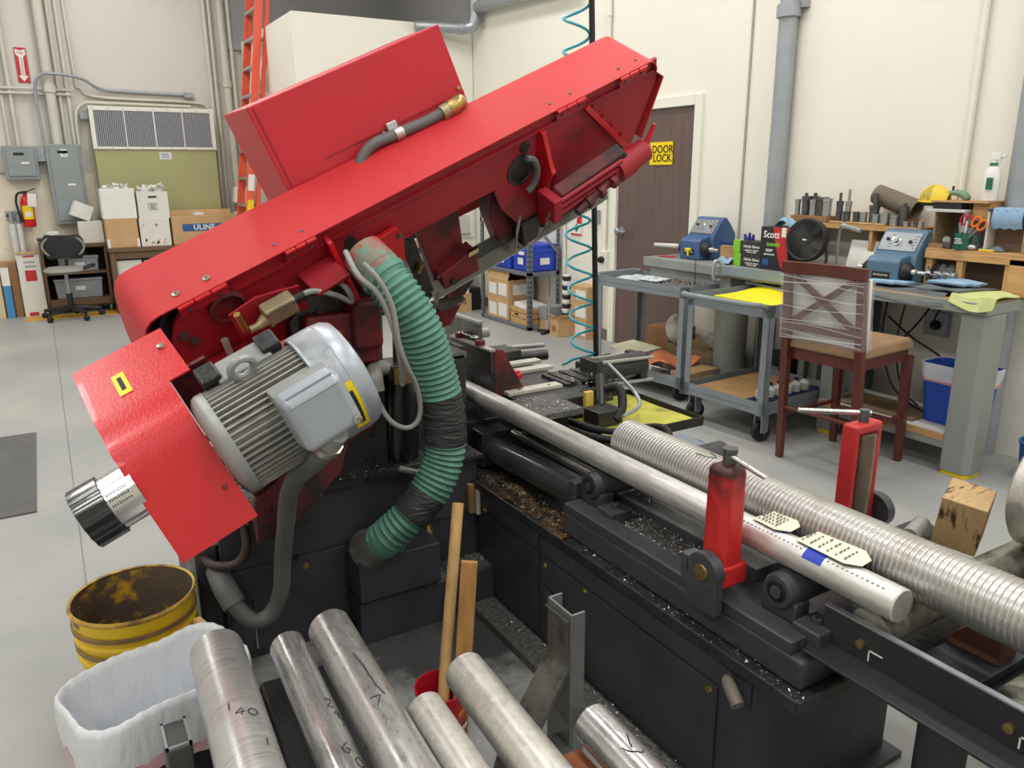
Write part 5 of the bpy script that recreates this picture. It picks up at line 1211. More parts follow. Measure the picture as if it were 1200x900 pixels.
# ================================================================== the band saw
def red_mat(name, col, bump, rough, sc_):
    m = mat(name, col, rough, var=0.06, scale=2.5, bump=bump, bscale=sc_, coat=0.25, rvar=0.05, bdist=0.004)
    return m
M_rtex = mat('red_wrinkle_paint', (206, 30, 40), 0.5, var=0.05, scale=2.5, bump=0.9, bscale=420, bdist=0.003, spec=0.6)
M_rsm = mat('red_enamel', (202, 28, 38), 0.31, var=0.06, scale=3, coat=0.12, bump=0.3, bscale=160, bdist=0.003)
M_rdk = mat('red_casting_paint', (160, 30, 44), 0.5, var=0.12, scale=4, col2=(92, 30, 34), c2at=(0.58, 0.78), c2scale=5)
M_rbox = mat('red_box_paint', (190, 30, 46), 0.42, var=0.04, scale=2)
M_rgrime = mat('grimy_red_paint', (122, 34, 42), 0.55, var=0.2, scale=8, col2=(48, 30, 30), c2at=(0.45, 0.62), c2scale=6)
M_mgrey = mat('motor_grey', (156, 158, 158), 0.4, 0.3, var=0.08, scale=8)
M_mfin = mat('motor_fin_grey', (160, 160, 156), 0.45, 0.3, var=0.1, scale=14, col2=(80, 78, 74), c2at=(0.6, 0.8), c2scale=15)
M_mcov = mat('motor_cover', (166, 174, 184), 0.36, 0.35, var=0.06, scale=6)
M_saw = mat('saw_base_black', (60, 62, 70), 0.45, var=0.18, scale=5, col2=(80, 79, 80), c2at=(0.6, 0.8), c2scale=4, rvar=0.1)
M_sawd = mat('oily_black', (44, 44, 46), 0.35, var=0.25, scale=9, col2=(70, 68, 64), c2at=(0.62, 0.72), c2scale=22, bump=0.25, bscale=60, rvar=0.15)
M_cast = mat('black_casting', (64, 66, 72), 0.42, var=0.15, scale=7, bump=0.1, bscale=50, rvar=0.1)
M_chipm = mat('chip_crust', (104, 104, 102), 0.5, 0.3, var=0.4, scale=60, bump=0.8, bscale=120)
M_sludge = mat('oily_sludge', (84, 64, 40), 0.3, var=0.4, scale=14, col2=(30, 24, 18), c2at=(0.42, 0.56), c2scale=16, bump=0.8, bscale=50, rvar=0.2)
M_hose = mat('green_duct_hose', (92, 142, 126), 0.6, var=0.14, scale=9, col2=(52, 86, 78), c2at=(0.55, 0.75), c2scale=6, bump=0.15, bscale=60)
M_tape = mat('duct_tape_black', (52, 52, 54), 0.42, var=0.25, scale=9, bump=0.8, bscale=30, stretch=(1, 1, 4))
M_rub = mat('grey_rubber_conduit', (100, 102, 102), 0.55, var=0.1)
M_brass = mat('brass', (176, 150, 96), 0.35, 0.9, var=0.15, scale=20)
M_zinc = mat('zinc_bolt', (176, 172, 160), 0.3, 0.85, var=0.1, scale=20)
M_blade = mat('saw_blade_steel', (112, 112, 110), 0.4, 0.8, var=0.15, scale=12, col2=(60, 58, 56), c2at=(0.5, 0.7), c2scale=7)
M_sw = mat('switch_khaki', (158, 148, 118), 0.4, 0.4, var=0.15, scale=14)
M_cable = mat('grey_cable', (150, 150, 146), 0.5, var=0.05)

al, be = R(23.7), R(30)
e1 = Vector((math.cos(al), 0, math.sin(al))); nn = Vector((-math.sin(al), 0, math.cos(al))); YY = Vector((0, 1, 0))
e2 = nn * math.cos(be) - YY * math.sin(be); e3 = YY * math.cos(be) + nn * math.sin(be)
MH = Matrix((e1, e3, e2)).transposed().to_4x4(); MH.translation = (0.287, 2.3, 1.193)     # own axes: along, away, up
saw = thing('band_saw', 'red and black metal cutting band saw with its arm raised', 'band saw', (1.2, 2.2, 0))
def H(): return MB(MH.copy())
# rim of the wheel cover: a bent sheet over the top and round both ends
def arc(cx, cz, r, a0, a1, n):
    return [(cx + r * math.cos(R(a0 + (a1 - a0) * i / n)), cz + r * math.sin(R(a0 + (a1 - a0) * i / n))) for i in range(n + 1)]
rim = [(-0.13, -0.34), (-0.15, -0.27), (-0.142, -0.207), (-0.128, -0.13), (-0.115, -0.07), (-0.105, -0.038), (-0.093, -0.018), (-0.075, -0.005), (-0.05, 0.0)] + [(1.785, 0.0)] + arc(1.80, -0.045, 0.045, 80, -10, 6) + [(1.885, -0.085), (1.80, -0.31)]
mb = H(); mb.strip([(x, 0.0, z) for x, z in rim], (0, 0.235, 0), t=0.005); cover = obj('wheel_cover', mb, M_rtex, saw, bevel=0.0)
mb = H(); mb.prism([(x, 0.228, z) for x, z in rim] + [(1.3, 0.228, -0.45), (0.5, 0.228, -0.40)], (0, 0.006, 0)); obj('cover_lid', mb, M_rtex, cover)
mb = H(); mb.lathe([(0.05, 0.0), (0.17, 0.0), (0.18, 0.005), (0.18, 0.05), (0.05, 0.05)], (0.085, 0.10, -0.225), (0, 1, 0), 36); obj('band_wheel', mb, M_sawd, cover)
for x in (0.02, 0.113):
    obj('cover_bolt', H().lathe([(0.011, 0), (0.011, 0.003), (0.005, 0.004), (0.0045, 0.001), (0, 0.001)], (x, 0.047, 0.0052), (0, 0, 1), 12), M_zinc, cover)
for x in (0.328, 0.418, 1.378, 1.469, 1.694, 1.778):
    obj('cover_bolt', H().lathe([(0.006, 0), (0.006, 0.002), (0.003, 0.003), (0, 0.001)], (x, 0.043, 0.0052), (0, 0, 1), 10), M_toold, cover)
# hinge strips along the front edge
for x0, x1 in ((0.0, 0.15), (0.335, 0.44), (1.37, 1.50), (1.66, 1.79)):
    w = (x1 - x0) / 3
    for k in range(3):
        obj('hinge_knuckle', H().cyl((x0 + k * w + 0.002, -0.004, -0.004), (x0 + (k + 1) * w - 0.002, -0.004, -0.004), 0.0075, n=10), M_rsm, cover)
    obj('hinge_leaf', H().bx((x0, -0.004, -0.035), (x1, -0.001, -0.006)), M_rdk, cover)
    for k in (0.2, 0.8):
        obj('hinge_screw', H().lathe([(0.006, 0), (0.005, 0.004), (0, 0.005)], (x0 + (x1 - x0) * k, -0.004, -0.022), (0, -1, 0), 8), M_toold, cover)
# plate behind
plate_out = [(0.03, -0.008), (1.86, -0.008), (1.868, -0.10), (1.757, -0.339), (1.60, -0.36), (1.34, -0.46), (1.22, -0.44), (1.13, -0.30), (1.105, -0.20), (0.70, -0.18), (0.69, -0.33), (0.60, -0.45), (0.10, -0.45), (0.0, -0.40), (-0.06, -0.24), (-0.07, -0.15), (-0.03, -0.07)]
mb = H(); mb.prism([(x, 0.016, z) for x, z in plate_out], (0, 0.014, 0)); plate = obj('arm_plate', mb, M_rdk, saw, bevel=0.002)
mb = H(); mb.bx((0.68, 0.02, -0.20), (1.12, 0.20, -0.186)); obj('lower_flange', mb, M_rdk, plate)
mb = H(); mb.bx((0.0, 0.0165, -0.052), (1.84, 0.006, -0.042)); obj('seam_strip', mb, M_rdk, plate)
mb = H(); mb.lathe([(0.022, 0), (0.022, 0.003)], (1.243, 0.0165, -0.089), (0, -1, 0), 18); obj('plate_hole', mb, M_dark, plate)
mb = H(); mb.lathe([(0.045, 0), (0.045, 0.003)], (0.545, 0.0165, -0.12), (0, -1, 0), 20, sx=0.55, sy=1.0); obj('plate_hole', mb, M_dark, plate)
def rib(name, pts, vec, m=M_rdk): return obj(name, H().prism(pts, vec), m, plate, bevel=0.002)
rib('gusset', [(0.465, 0.016, -0.03), (0.465, -0.012, -0.04), (0.475, -0.06, -0.20), (0.475, -0.10, -0.33), (0.475, 0.016, -0.33)], (0.016, 0, 0), M_rsm)
rib('gusset', [(0.35, 0.012, -0.12), (0.36, -0.10, -0.125), (0.475, -0.10, -0.115), (0.465, 0.012, -0.112)], (0, 0, 0.012))
rib('gusset', [(0.365, 0.012, -0.26), (0.375, -0.12, -0.30), (0.40, -0.12, -0.45), (0.38, 0.012, -0.45)], (0.014, 0, 0), M_rsm)
rib('hose_bracket', [(0.585, -0.012, -0.12), (0.70, -0.012, -0.112), (0.715, -0.012, -0.16), (0.695, -0.012, -0.34), (0.60, -0.012, -0.30)], (0, 0.02, 0), M_rsm)
for x, z in ((0.70, -0.145), (0.61, -0.165)): obj('bracket_bolt', H().lathe([(0.009, 0), (0.009, 0.006), (0, 0.008)], (x, -0.012, z), (0, -1, 0), 8), M_toold, plate)
rib('gusset', [(1.30, 0.016, -0.045), (1.30, -0.012, -0.05), (1.315, -0.025, -0.17), (1.31, -0.05, -0.20), (1.305, -0.03, -0.24), (1.29, -0.03, -0.43), (1.285, 0.016, -0.45)], (0.018, 0, 0), M_rsm)
rib('gusset', [(1.29, 0.014, -0.2), (1.34, -0.04, -0.2), (1.31, -0.03, -0.42), (1.285, 0.014, -0.43)], (0.006, 0, 0.0))
for k in range(4): rib('stop_lug', [(1.535 + 0.052 * k, 0.016, -0.07 - 0.062 * k), (1.535 + 0.052 * k, 0.004, -0.07 - 0.062 * k), (1.56 + 0.052 * k, 0.004, -0.095 - 0.062 * k), (1.56 + 0.052 * k, 0.016, -0.095 - 0.062 * k)], (0.014, 0, 0.012), M_rdk)
rib('stop_bar', [(1.50, 0.016, -0.05), (1.50, -0.006, -0.05), (1.72, -0.006, -0.325), (1.72, 0.016, -0.325)], (0.016, 0, 0.01), M_rsm)
rib('bent_tab', [(-0.02, 0.01, -0.235), (-0.02, -0.06, -0.22), (0.03, -0.09, -0.21), (0.11, -0.08, -0.225), (0.13, 0.01, -0.245)], (0, 0, -0.012))
for k in range(4):
    rib('casting_fin', [(-0.02 + 0.045 * k, 0.012, -0.25), (-0.02 + 0.045 * k, -0.12, -0.27), (-0.01 + 0.045 * k, -0.16, -0.36), (-0.01 + 0.045 * k, 0.012, -0.36)], (0.012, 0, 0))
obj('plate_rod', H().cyl((0.07, -0.03, -0.16), (0.055, -0.06, -0.31), 0.011, n=10), M_mfin, plate)
mb = H(); mb.lathe([(0.055, 0), (0.055, 0.02), (0.045, 0.025), (0.045, 0.01), (0, 0.01)], (0.125, 0.0165, -0.085), (0, -1, 0), 24); obj('bearing_ring', mb, M_rgrime, plate)
for x, z in ((-0.02, -0.115), (0.0, -0.15)): obj('plate_bolt', H().lathe([(0.015, 0), (0.015, 0.01), (0, 0.012)], (x, 0.0165, z), (0, -1, 0), 6), M_toold, plate)
# hub seen through the plate by the guide
mb = H(); mb.lathe([(0.06, 0), (0.06, 0.004), (0.052, 0.005), (0.05, 0.001), (0.0, 0.001)], (1.222, 0.016, -0.17), (0, -1, 0), 26); obj('idler_hub', mb, M_sawd, saw)
mb = H(); mb.tube([(1.215 + 0.05 * math.cos(a), -0.012 - 0.012 * math.sin(a * 0.5 + 1), -0.175 + 0.072 * math.sin(a)) for a in [R(-80 + 15 * i) for i in range(12)]], 0.012, 8); obj('hub_hose', mb, M_rub, saw)
# limit switch on its bracket
ls = obj('limit_switch', H().box((0.243, -0.075, -0.112), (0.10, 0.05, 0.062), (0, 0, 0)), M_sw, saw, bevel=0.008)
obj('switch_bracket', H().prism([(0.11, -0.045, -0.075), (0.20, -0.045, -0.062), (0.33, -0.045, -0.10), (0.335, -0.045, -0.20), (0.115, -0.045, -0.172)], (0, 0.008, 0)), M_rdk, ls)
obj('bracket_arm', H().bx((0.2, -0.04, -0.15), (0.3, 0.02, -0.12)), M_rdk, ls)
for x in (0.202, 0.285):
    for z in (-0.09, -0.134): obj('switch_screw', H().lathe([(0.006, 0), (0.006, 0.003)], (x, -0.10, z), (0, -1, 0), 8), M_zinc, ls)
obj('switch_lever', H().tube([(0.195, -0.08, -0.12), (0.165, -0.085, -0.125), (0.14, -0.085, -0.122)], [0.022, 0.012, 0.012], 10), M_sw, ls)
obj('switch_roller', H().cyl((0.125, -0.085, -0.045), (0.128, -0.085, -0.112), 0.010, n=10), M_brass, ls)
obj('switch_cable', H().tube(bez([(0.295, -0.08, -0.105), (0.35, -0.085, -0.105), (0.41, -0.10, -0.15), (0.45, -0.11, -0.20), (0.45, -0.10, -0.15), (0.43, -0.04, -0.12)], 6), 0.009, 8), M_cable, ls)
obj('cable_gland', H().cyl((0.29, -0.08, -0.105), (0.325, -0.08, -0.104), 0.016, n=10), M_dark, ls)

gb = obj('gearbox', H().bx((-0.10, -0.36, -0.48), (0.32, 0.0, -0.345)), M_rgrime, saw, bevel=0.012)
obj('gearbox_flange', H().bx((-0.11, -0.24, -0.49), (0.34, -0.20, -0.32)), M_rgrime, gb, bevel=0.006)
obj('back_shield', H().bx((-0.118, -0.30, -0.45), (-0.02, -0.29, 0.08)), M_rgrime, gb)
# belt guard
gp = [(-0.35, -0.02, -0.05), (-0.35, -0.131, 0.076), (-0.35, -0.20, 0.098), (-0.35, -0.30, 0.126), (-0.35, -0.385, 0.150)]
prof = [(-0.131, 0.076), (-0.20, 0.0965), (-0.27, 0.117), (-0.385, 0.150)] + [(-0.40, 0.1535), (-0.43, 0.152), (-0.455, 0.150), (-0.475, 0.155), (-0.49, 0.163), (-0.51, 0.160), (-0.535, 0.147), (-0.567, 0.128), (-0.60, 0.1), (-0.724, -0.007)]
a0, a1, a2 = -0.30, -0.12, -0.068
mb = H(); mb.strip([(a0, c, b) for c, b in prof], (a1 - a0, 0, 0), t=0.004); guard = obj('belt_guard', mb, M_rsm, saw, ang=50)
i_ = 3
mb = H(); mb.strip([(a1, c, b) for c, b in prof[:i_ + 1]], (a2 - a1, 0, 0), t=0.004); obj('guard_tab', mb, M_rsm, guard)
back = [(-0.58, -0.16), (-0.36, -0.20), (-0.08, -0.05)]
mb = H(); mb.prism([(a0, c, b - 0.004) for c, b in prof] + [(a0, c, b) for c, b in back], (0.004, 0, 0)); obj('guard_end', mb, M_rsm, guard)
mb = H(); mb.prism([(a1 - 0.03, c, b - 0.012) for c, b in prof[2:]] + [(a1 - 0.03, -0.58, -0.15), (a1 - 0.03, -0.36, -0.19)], (0.004, 0, 0)); obj('guard_back', mb, M_rgrime, guard)
mb = H()
cl, bl = -0.262, 0.1146
tv = (Vector((0, -0.385, 0.150)) - Vector((0, -0.131, 0.076))).normalized()
gn = Vector((1, 0, 0)).cross(tv); gn = gn if gn.z > 0 else -gn
def on_guard(a, s): return Vector((a, -0.131, 0.076)) + tv * s + gn * 0.0062
def gquad(mb, a_0, a_1, s0, s1, dz=0.0):
    mb.poly([on_guard(a_0, s0) + gn * dz, on_guard(a_1, s0) + gn * dz, on_guard(a_1, s1) + gn * dz, on_guard(a_0, s1) + gn * dz], [(0, 1, 2, 3)])
mb = H(); gquad(mb, -0.226, -0.196, 0.118, 0.225); wl = obj('warning_label', mb, M_yel, guard)
mb = H(); gquad(mb, -0.2165, -0.2055, 0.138, 0.205, 0.0006); obj('label_bar', mb, M_ink, guard)
obj('guard_bolt', H().lathe([(0.010, 0), (0.009, 0.006), (0, 0.008)], on_guard(-0.092, 0.10), gn, 12), M_zinc, guard)
obj('guard_bolt', H().lathe([(0.007, 0), (0.006, 0.004), (0, 0.005)], Vector((-0.145, -0.655, 0.056)), Vector((0, -0.65, 0.75)), 10), M_rgrime, guard)
# speed dial sticking out of the guard
kn = obj('speed_dial', H().lathe([(0.062, -0.01), (0.062, 0.078)], (a0, -0.55, 0.078), (-1, 0, 0), 32), M_chrome, saw)
mb = H(); n_ = 40; ring0 = []
pr_ = []
mb.grid(lambda u, v: (a0 - 0.055 - 0.062 * v, -0.55 + math.cos(2 * PI * u) * (0.070 - 0.003 * (math.cos(2 * PI * u * 14) > 0.3)), 0.078 + math.sin(2 * PI * u) * (0.070 - 0.003 * (math.cos(2 * PI * u * 14) > 0.3))), 84, 2, closeu=True)
mb.lathe([(0.066, -0.0), (0, 0.001)], (a0 - 0.117, -0.55, 0.078), (-1, 0, 0), 32, cap0=False); mb.lathe([(0.066, 0), (0, 0.001)], (a0 - 0.055, -0.55, 0.078), (1, 0, 0), 32, cap0=False)
obj('dial_cap', mb, mat('gloss_black', (24, 25, 32), 0.2, coat=0.4), kn)
mb = H()
for k in range(16):
    a = R(20 + k * 0.0)
for row in range(3):
    for k in range(9):
        th = R(112 + row * 12)
        cc, ss = math.cos(th), math.sin(th)
        p = Vector((a0 - 0.008 - 0.005 * k, -0.55 + 0.0625 * cc, 0.078 + 0.0625 * ss)); tt = Vector((0, -ss, cc))
        q = Vector((0.0012, 0, 0))
        mb.poly([p - q - tt * 0.0025, p + q - tt * 0.0025, p + q + tt * 0.0025, p - q + tt * 0.0025], [(0, 1, 2, 3)])
o = obj('dial_scale', mb, M_ink, kn); o['kind'] = 'stuff'
obj('dial_clip', H().tube(bez([(a0 + 0.02, -0.50, 0.0), (a0 - 0.05, -0.50, 0.003), (a0 - 0.062, -0.505, 0.012), (a0 - 0.055, -0.51, 0.02), (a0 - 0.0, -0.51, 0.02)], 4), 0.004, 6), M_brass, kn)

# motor along the arm
mc, mbz, mr = -0.555, 0.060, 0.128
motor = obj('motor', H().lathe([(0.05, -0.10), (0.08, -0.10), (0.111, -0.085), (0.113, 0.0), (0.113, 0.24), (0.10, 0.25)], (0, mc, mbz), (1, 0, 0), 40), M_mfin, saw)
f0 = None
nf = 52
rad0 = R(0)
for k in range(nf):
    th = 2 * PI * k / nf
    d_ = Vector((0, math.cos(th), math.sin(th))); t_ = Vector((0, -math.sin(th), math.cos(th)))
    c0 = Vector((0, mc, mbz))
    mb = H(); P = []
    for x in (-0.082, 0.16):
        for r_, w in ((0.110, 0.0034), (mr, 0.0021)):
            for s in (-1, 1): P.append(c0 + Vector((x, 0, 0)) + d_ * r_ + t_ * (w * s))
    mb.poly(P, [(0, 2, 3, 1), (4, 5, 7, 6), (2, 6, 7, 3), (0, 4, 6, 2), (1, 3, 7, 5)])
    obj('cooling_fin', mb, M_mfin, motor)
eb = H(); eb.lathe([(0.07, -0.118), (0.105, -0.116), (0.125, -0.105), (0.130, -0.095), (0.130, -0.078), (0.11, -0.078)], (0, mc, mbz), (1, 0, 0), 40); obj('end_bell', eb, M_mgrey, motor)
for th in (200, 250, 290, 330):
    p = Vector((-0.116, mc + 0.10 * math.cos(R(th)), mbz + 0.10 * math.sin(R(th))))
    obj('end_bolt', H().cyl(p, p + Vector((-0.012, 0, 0)), 0.009, n=6), M_zinc, motor)
fc = H(); fc.lathe([(0.134, 0.142), (0.138, 0.144), (0.140, 0.152), (0.140, 0.205), (0.137, 0.232), (0.128, 0.248), (0.10, 0.256), (0.0, 0.258)], (0, mc, mbz), (1, 0, 0), 44, cap0=False); obj('fan_cover', fc, M_mcov, motor, solid=0.003)
obj('fan_groove', H().lathe([(0.1405, 0.202), (0.1425, 0.207), (0.1395, 0.213)], (0, mc, mbz), (1, 0, 0), 44, cap0=False, cap1=False), M_mcov, motor)
def around(r, th, x0, x1, dth, n=6):
    """patch on the motor's round cover"""
    mb = H(); mb.grid(lambda u, v: (x0 + (x1 - x0) * v, mc + r * math.cos(R(th - dth / 2 + dth * u)), mbz + r * math.sin(R(th - dth / 2 + dth * u))), n, 2); return mb
obj('warning_label', around(0.1425, 165, 0.172, 0.205, 56, 9), M_yel, motor); obj('label_bar', around(0.143, 166, 0.181, 0.196, 40, 8), M_ink, motor)
obj('rating_plate', around(0.142, 84, 0.15, 0.205, 34), M_galv, motor); obj('maker_plate', around(0.142, 112, 0.16, 0.19, 22), M_galv, motor)
# eye bolt and mounting block on top
ring = [Vector((0.022, mc + 0.04, mbz + mr + 0.022)) + Vector((0.027 * math.cos(a), 0, 0.027 * math.sin(a))) for a in [i * 2 * PI / 20 for i in range(20)]]
obj('eye_bolt', H().tube(ring, 0.009, 8, closed=True), M_mgrey, motor)
obj('mounting_foot', H().bx((-0.035, mc + 0.06, mbz + 0.09), (0.10, mc + 0.125, mbz + 0.122)), M_mgrey, motor, bevel=0.008)
for x in (-0.045, 0.105): obj('foot_bolt', H().bx((x - 0.024, mc + 0.07, mbz + 0.105), (x + 0.024, mc + 0.125, mbz + 0.135)), M_sawd, motor, bevel=0.006)
obj('motor_base', H().bx((-0.06, mc + 0.13, mbz - 0.12), (0.16, mc + 0.17, mbz + 0.03)), M_rdk, motor, bevel=0.004)
obj('motor_arm', H().prism([(-0.02, mc + 0.16, -0.25), (0.16, mc + 0.16, -0.25), (0.16, 0.01, -0.50), (-0.02, 0.01, -0.50)], (0, 0, 0.16)), M_rdk, motor)
# terminal box
jd = Vector((0, -0.866, 0.5)); ju = Vector((0, 0.5, 0.866)); jx = Vector((1, 0, 0))
Jm = Matrix((jx, ju, jd)).transposed()
jc = Vector((0.104, -0.55, 0.064)) + jd * 0.19 + ju * 0.022
jb = obj('terminal_box', H().box(jc, (0.146, 0.142, 0.085), Jm, taper=(0.95, 0.93)), M_mcov, saw, bevel=0.02, segs=4)
obj('box_step', H().box(jc - jd * 0.065, (0.14, 0.13, 0.06), Jm), M_mgrey, jb, bevel=0.004)
for k in range(3): obj('pressed_rib', H().cyl(jc + jd * (0.040 - 0.008 * k) + ju * (0.050 + 0.0095 * k) - jx * 0.055, jc + jd * (0.040 - 0.008 * k) + ju * (0.050 + 0.0095 * k) + jx * 0.055, 0.0035, n=8), M_mcov, jb)
obj('box_screw', H().lathe([(0.011, 0), (0.011, 0.002), (0.006, 0.003), (0.0055, 0.001), (0, 0.001)], jc + jd * 0.0435 + jx * 0.055 - ju * 0.048, jd, 14), M_zinc, jb)
# conduit from the terminal box down to the base
JW = lambda v: MH @ v
cs = JW(jc - ju * 0.078 - jx * 0.008 - jd * 0.01)
cpts = [cs, cs + Vector((-0.012, 0.04, -0.045)), (0.474, 1.75, 0.875), (0.466, 1.86, 0.808), (0.474, 2.0, 0.70), (0.488, 2.12, 0.57), (0.485, 2.19, 0.43), (0.475, 2.21, 0.31), (0.44, 2.22, 0.235), (0.385, 2.225, 0.225), (0.335, 2.25, 0.29)]
cond = obj('flexible_conduit', MB().tube(bez(cpts, 8), 0.0255, 14), M_rub, saw)
d0 = (Vector(cpts[1]) - cs).normalized()
obj('conduit_fitting', MB().tube([cs - d0 * 0.03, cs, cs + d0 * 0.04], 0.029, 14), M_mgrey, cond)
obj('fitting_nut', MB().tube([cs + d0 * 0.015, cs + d0 * 0.035], 0.034, 10), M_zinc, cond)
obj('elbow', MB().tube(bez([(0.342, 2.246, 0.28), (0.325, 2.29, 0.325), (0.322, 2.38, 0.34)], 5), 0.035, 14), M_rub, cond)

# red electrics box behind the arm
MB_ = Matrix((e1, YY, nn)).transposed().to_4x4(); MB_.translation = (0.287, 2.3, 1.193)
def HB(): return MB(MB_.copy())
cb = obj('control_box', HB().bx((0.482, 0.225, 0.02), (1.19, 0.56, 0.385)), M_rbox, saw, bevel=0.005)
obj('corner_seam', HB().bx((0.500, 0.222, 0.02), (0.505, 0.226, 0.378)), M_rdk, cb)
obj('panel_seam', HB().bx((0.64, 0.222, 0.158), (1.188, 0.226, 0.162)), M_rdk, cb)
for x, z in ((1.172, 0.178), (0.855, 0.15)): obj('box_screw', HB().lathe([(0.008, 0), (0.007, 0.005), (0, 0.006)], (x, 0.225, z), (0, -1, 0), 10), M_brass, cb)
hb = obj('box_conduit', HB().tube(bez([(0.70, 0.19, 0.02), (0.715, 0.19, 0.09), (0.78, 0.19, 0.135), (0.88, 0.19, 0.135), (1.0, 0.19, 0.13), (1.10, 0.19, 0.135)], 6), 0.0185, 12), M_rub, saw)
obj('conduit_gland', HB().tube([(1.06, 0.19, 0.131), (1.09, 0.19, 0.133), (1.10, 0.19, 0.134)], 0.026, 14), M_sw, hb)
obj('gland_elbow', HB().tube(bez([(1.09, 0.19, 0.133), (1.125, 0.192, 0.136), (1.145, 0.205, 0.137), (1.145, 0.23, 0.137)], 4), 0.028, 14), M_brass, hb)
obj('clamp', HB().bx((0.87, 0.212, 0.12), (0.91, 0.226, 0.175)), M_alu, hb, bevel=0.004); obj('clamp_band', HB().tube([(0.875, 0.19, 0.134), (0.905, 0.19, 0.133)], 0.021, 12), M_alu, hb)

# tension mechanism at the right end
tn = obj('tension_slide', H().prism([(1.30, -0.06, -0.235), (1.60, -0.06, -0.20), (1.63, -0.06, -0.24), (1.56, -0.06, -0.33), (1.27, -0.06, -0.335)], (0, -0.055, -0.012)), M_rgrime, saw, bevel=0.008)
for k in range(3): obj('slide_rib', H().tube([(1.29, -0.118, -0.265 - 0.026 * k), (1.58, -0.118, -0.238 - 0.026 * k)], 0.009, 8), M_rdk, tn)
obj('slide_cap', H().bx((1.255, -0.125, -0.35), (1.295, -0.03, -0.25)), M_rdk, tn, bevel=0.006)
obj('tension_screw', H().tube([(1.35, -0.14, -0.335), (1.58, -0.11, -0.285)], 0.016, 10), M_rgrime, tn)
for k in range(3): obj('collar', H().cyl((1.40 + 0.06 * k, -0.134, -0.325 + 0.013 * k), (1.42 + 0.06 * k, -0.131, -0.321 + 0.013 * k), 0.024, n=14), M_rgrime, tn)
ca, cb2 = Vector((1.55, -0.10, -0.292)), Vector((1.74, -0.10, -0.262))
hw = obj('tension_sleeve', H().lathe([(0.030, 0), (0.030, 0.018), (0.050, 0.022), (0.050, 0.09), (0.044, 0.095), (0.044, 0.165), (0.024, 0.182), (0, 0.184)], ca, cb2 - ca, 24), M_rdk, saw)
obj('sleeve_neck', H().cyl(ca - (cb2 - ca) * 0.35, ca, 0.023, n=16), M_rgrime, hw)
obj('crank_bar', H().tube([(1.70, -0.10, -0.262), (1.725, -0.10, -0.235), (1.755, -0.10, -0.175)], [0.011, 0.011, 0.008], 10), M_rsm, hw)
obj('brush_cover', H().prism([(1.27, -0.05, -0.355), (1.47, -0.05, -0.35), (1.44, -0.05, -0.42), (1.32, -0.05, -0.43)], (0, 0.05, 0)), M_sawd, tn, bevel=0.01)
obj('coolant_wire', H().tube(bez([(1.26, -0.10, -0.30), (1.22, -0.09, -0.40), (1.17, -0.07, -0.43)], 5), 0.004, 6), M_zinc, tn)

# blade and guides: blade stands upright in the plane of the cut
BY = 2.62
def B(x, s, dy=0.0): return Vector((x, BY + dy, 0)) + Vector((0, 0, 1)) * (1.262 + (x - 1.50) * math.tan(al)) + nn * s
bl_ = MB(); bl_.prism([B(1.20, -0.045), B(2.0, -0.045), B(2.0, 0.02), B(1.20, 0.02)], (0, 0.002, 0)); blade = obj('saw_blade', bl_, M_blade, saw)
bt = MB()
for k in range(90):
    x = 1.21 + k * 0.0085
    bt.poly([B(x, -0.045), B(x + 0.008, -0.045), B(x + 0.006, -0.052), B(x, -0.045, 0.002), B(x + 0.008, -0.045, 0.002), B(x + 0.006, -0.052, 0.002)], [(0, 1, 2), (3, 5, 4), (0, 2, 5, 3), (1, 4, 5, 2)])
o = obj('blade_teeth', bt, M_galv, blade); o['kind'] = 'stuff'
mb = MB(); mb.prism([B(1.34, 0.012), B(1.70, 0.012), B(1.745, 0.06), B(1.36, 0.062)], (0, -0.012, 0)); obj('blade_backing', mb, M_sawd, blade)
mb = MB(); mb.prism([B(1.58, 0.02, -0.014), B(1.76, -0.02, -0.014), B(1.78, 0.055, -0.014), B(1.60, 0.055, -0.014)], (0, -0.01, 0)); obj('guide_shoe', mb, M_sawd, blade)
# left guide arm
ga = obj('guide_arm', H().prism([(0.86, 0.10, -0.15), (1.0, 0.10, -0.15), (1.0, 0.10, -0.52), (0.95, 0.10, -0.60), (0.86, 0.10, -0.58), (0.84, 0.10, -0.40)], (0, 0.05, 0)), M_rgrime, saw, bevel=0.005)
obj('guide_rib', H().prism([(0.80, 0.09, -0.16), (0.87, 0.09, -0.16), (0.87, 0.09, -0.50), (0.85, 0.09, -0.52)], (0, 0.03, 0)), M_rgrime, ga, bevel=0.004)
obj('guide_block', H().prism([(0.86, 0.05, -0.48), (1.02, 0.05, -0.44), (1.03, 0.05, -0.56), (0.95, 0.05, -0.64), (0.87, 0.05, -0.62)], (0, 0.06, 0)), M_rgrime, ga, bevel=0.006)
obj('guide_bolt', H().lathe([(0.014, 0), (0.014, 0.012), (0, 0.014)], (0.905, 0.05, -0.53), (0, -1, 0), 6), M_sawd, ga)
obj('carbide_tip', H().bx((0.985, 0.045, -0.46), (1.03, 0.06, -0.44)), M_chrome, ga); obj('coolant_nozzle', H().tube([(0.84, 0.05, -0.55), (0.80, 0.04, -0.60), (0.79, 0.04, -0.63)], 0.008, 8), M_zinc, ga)
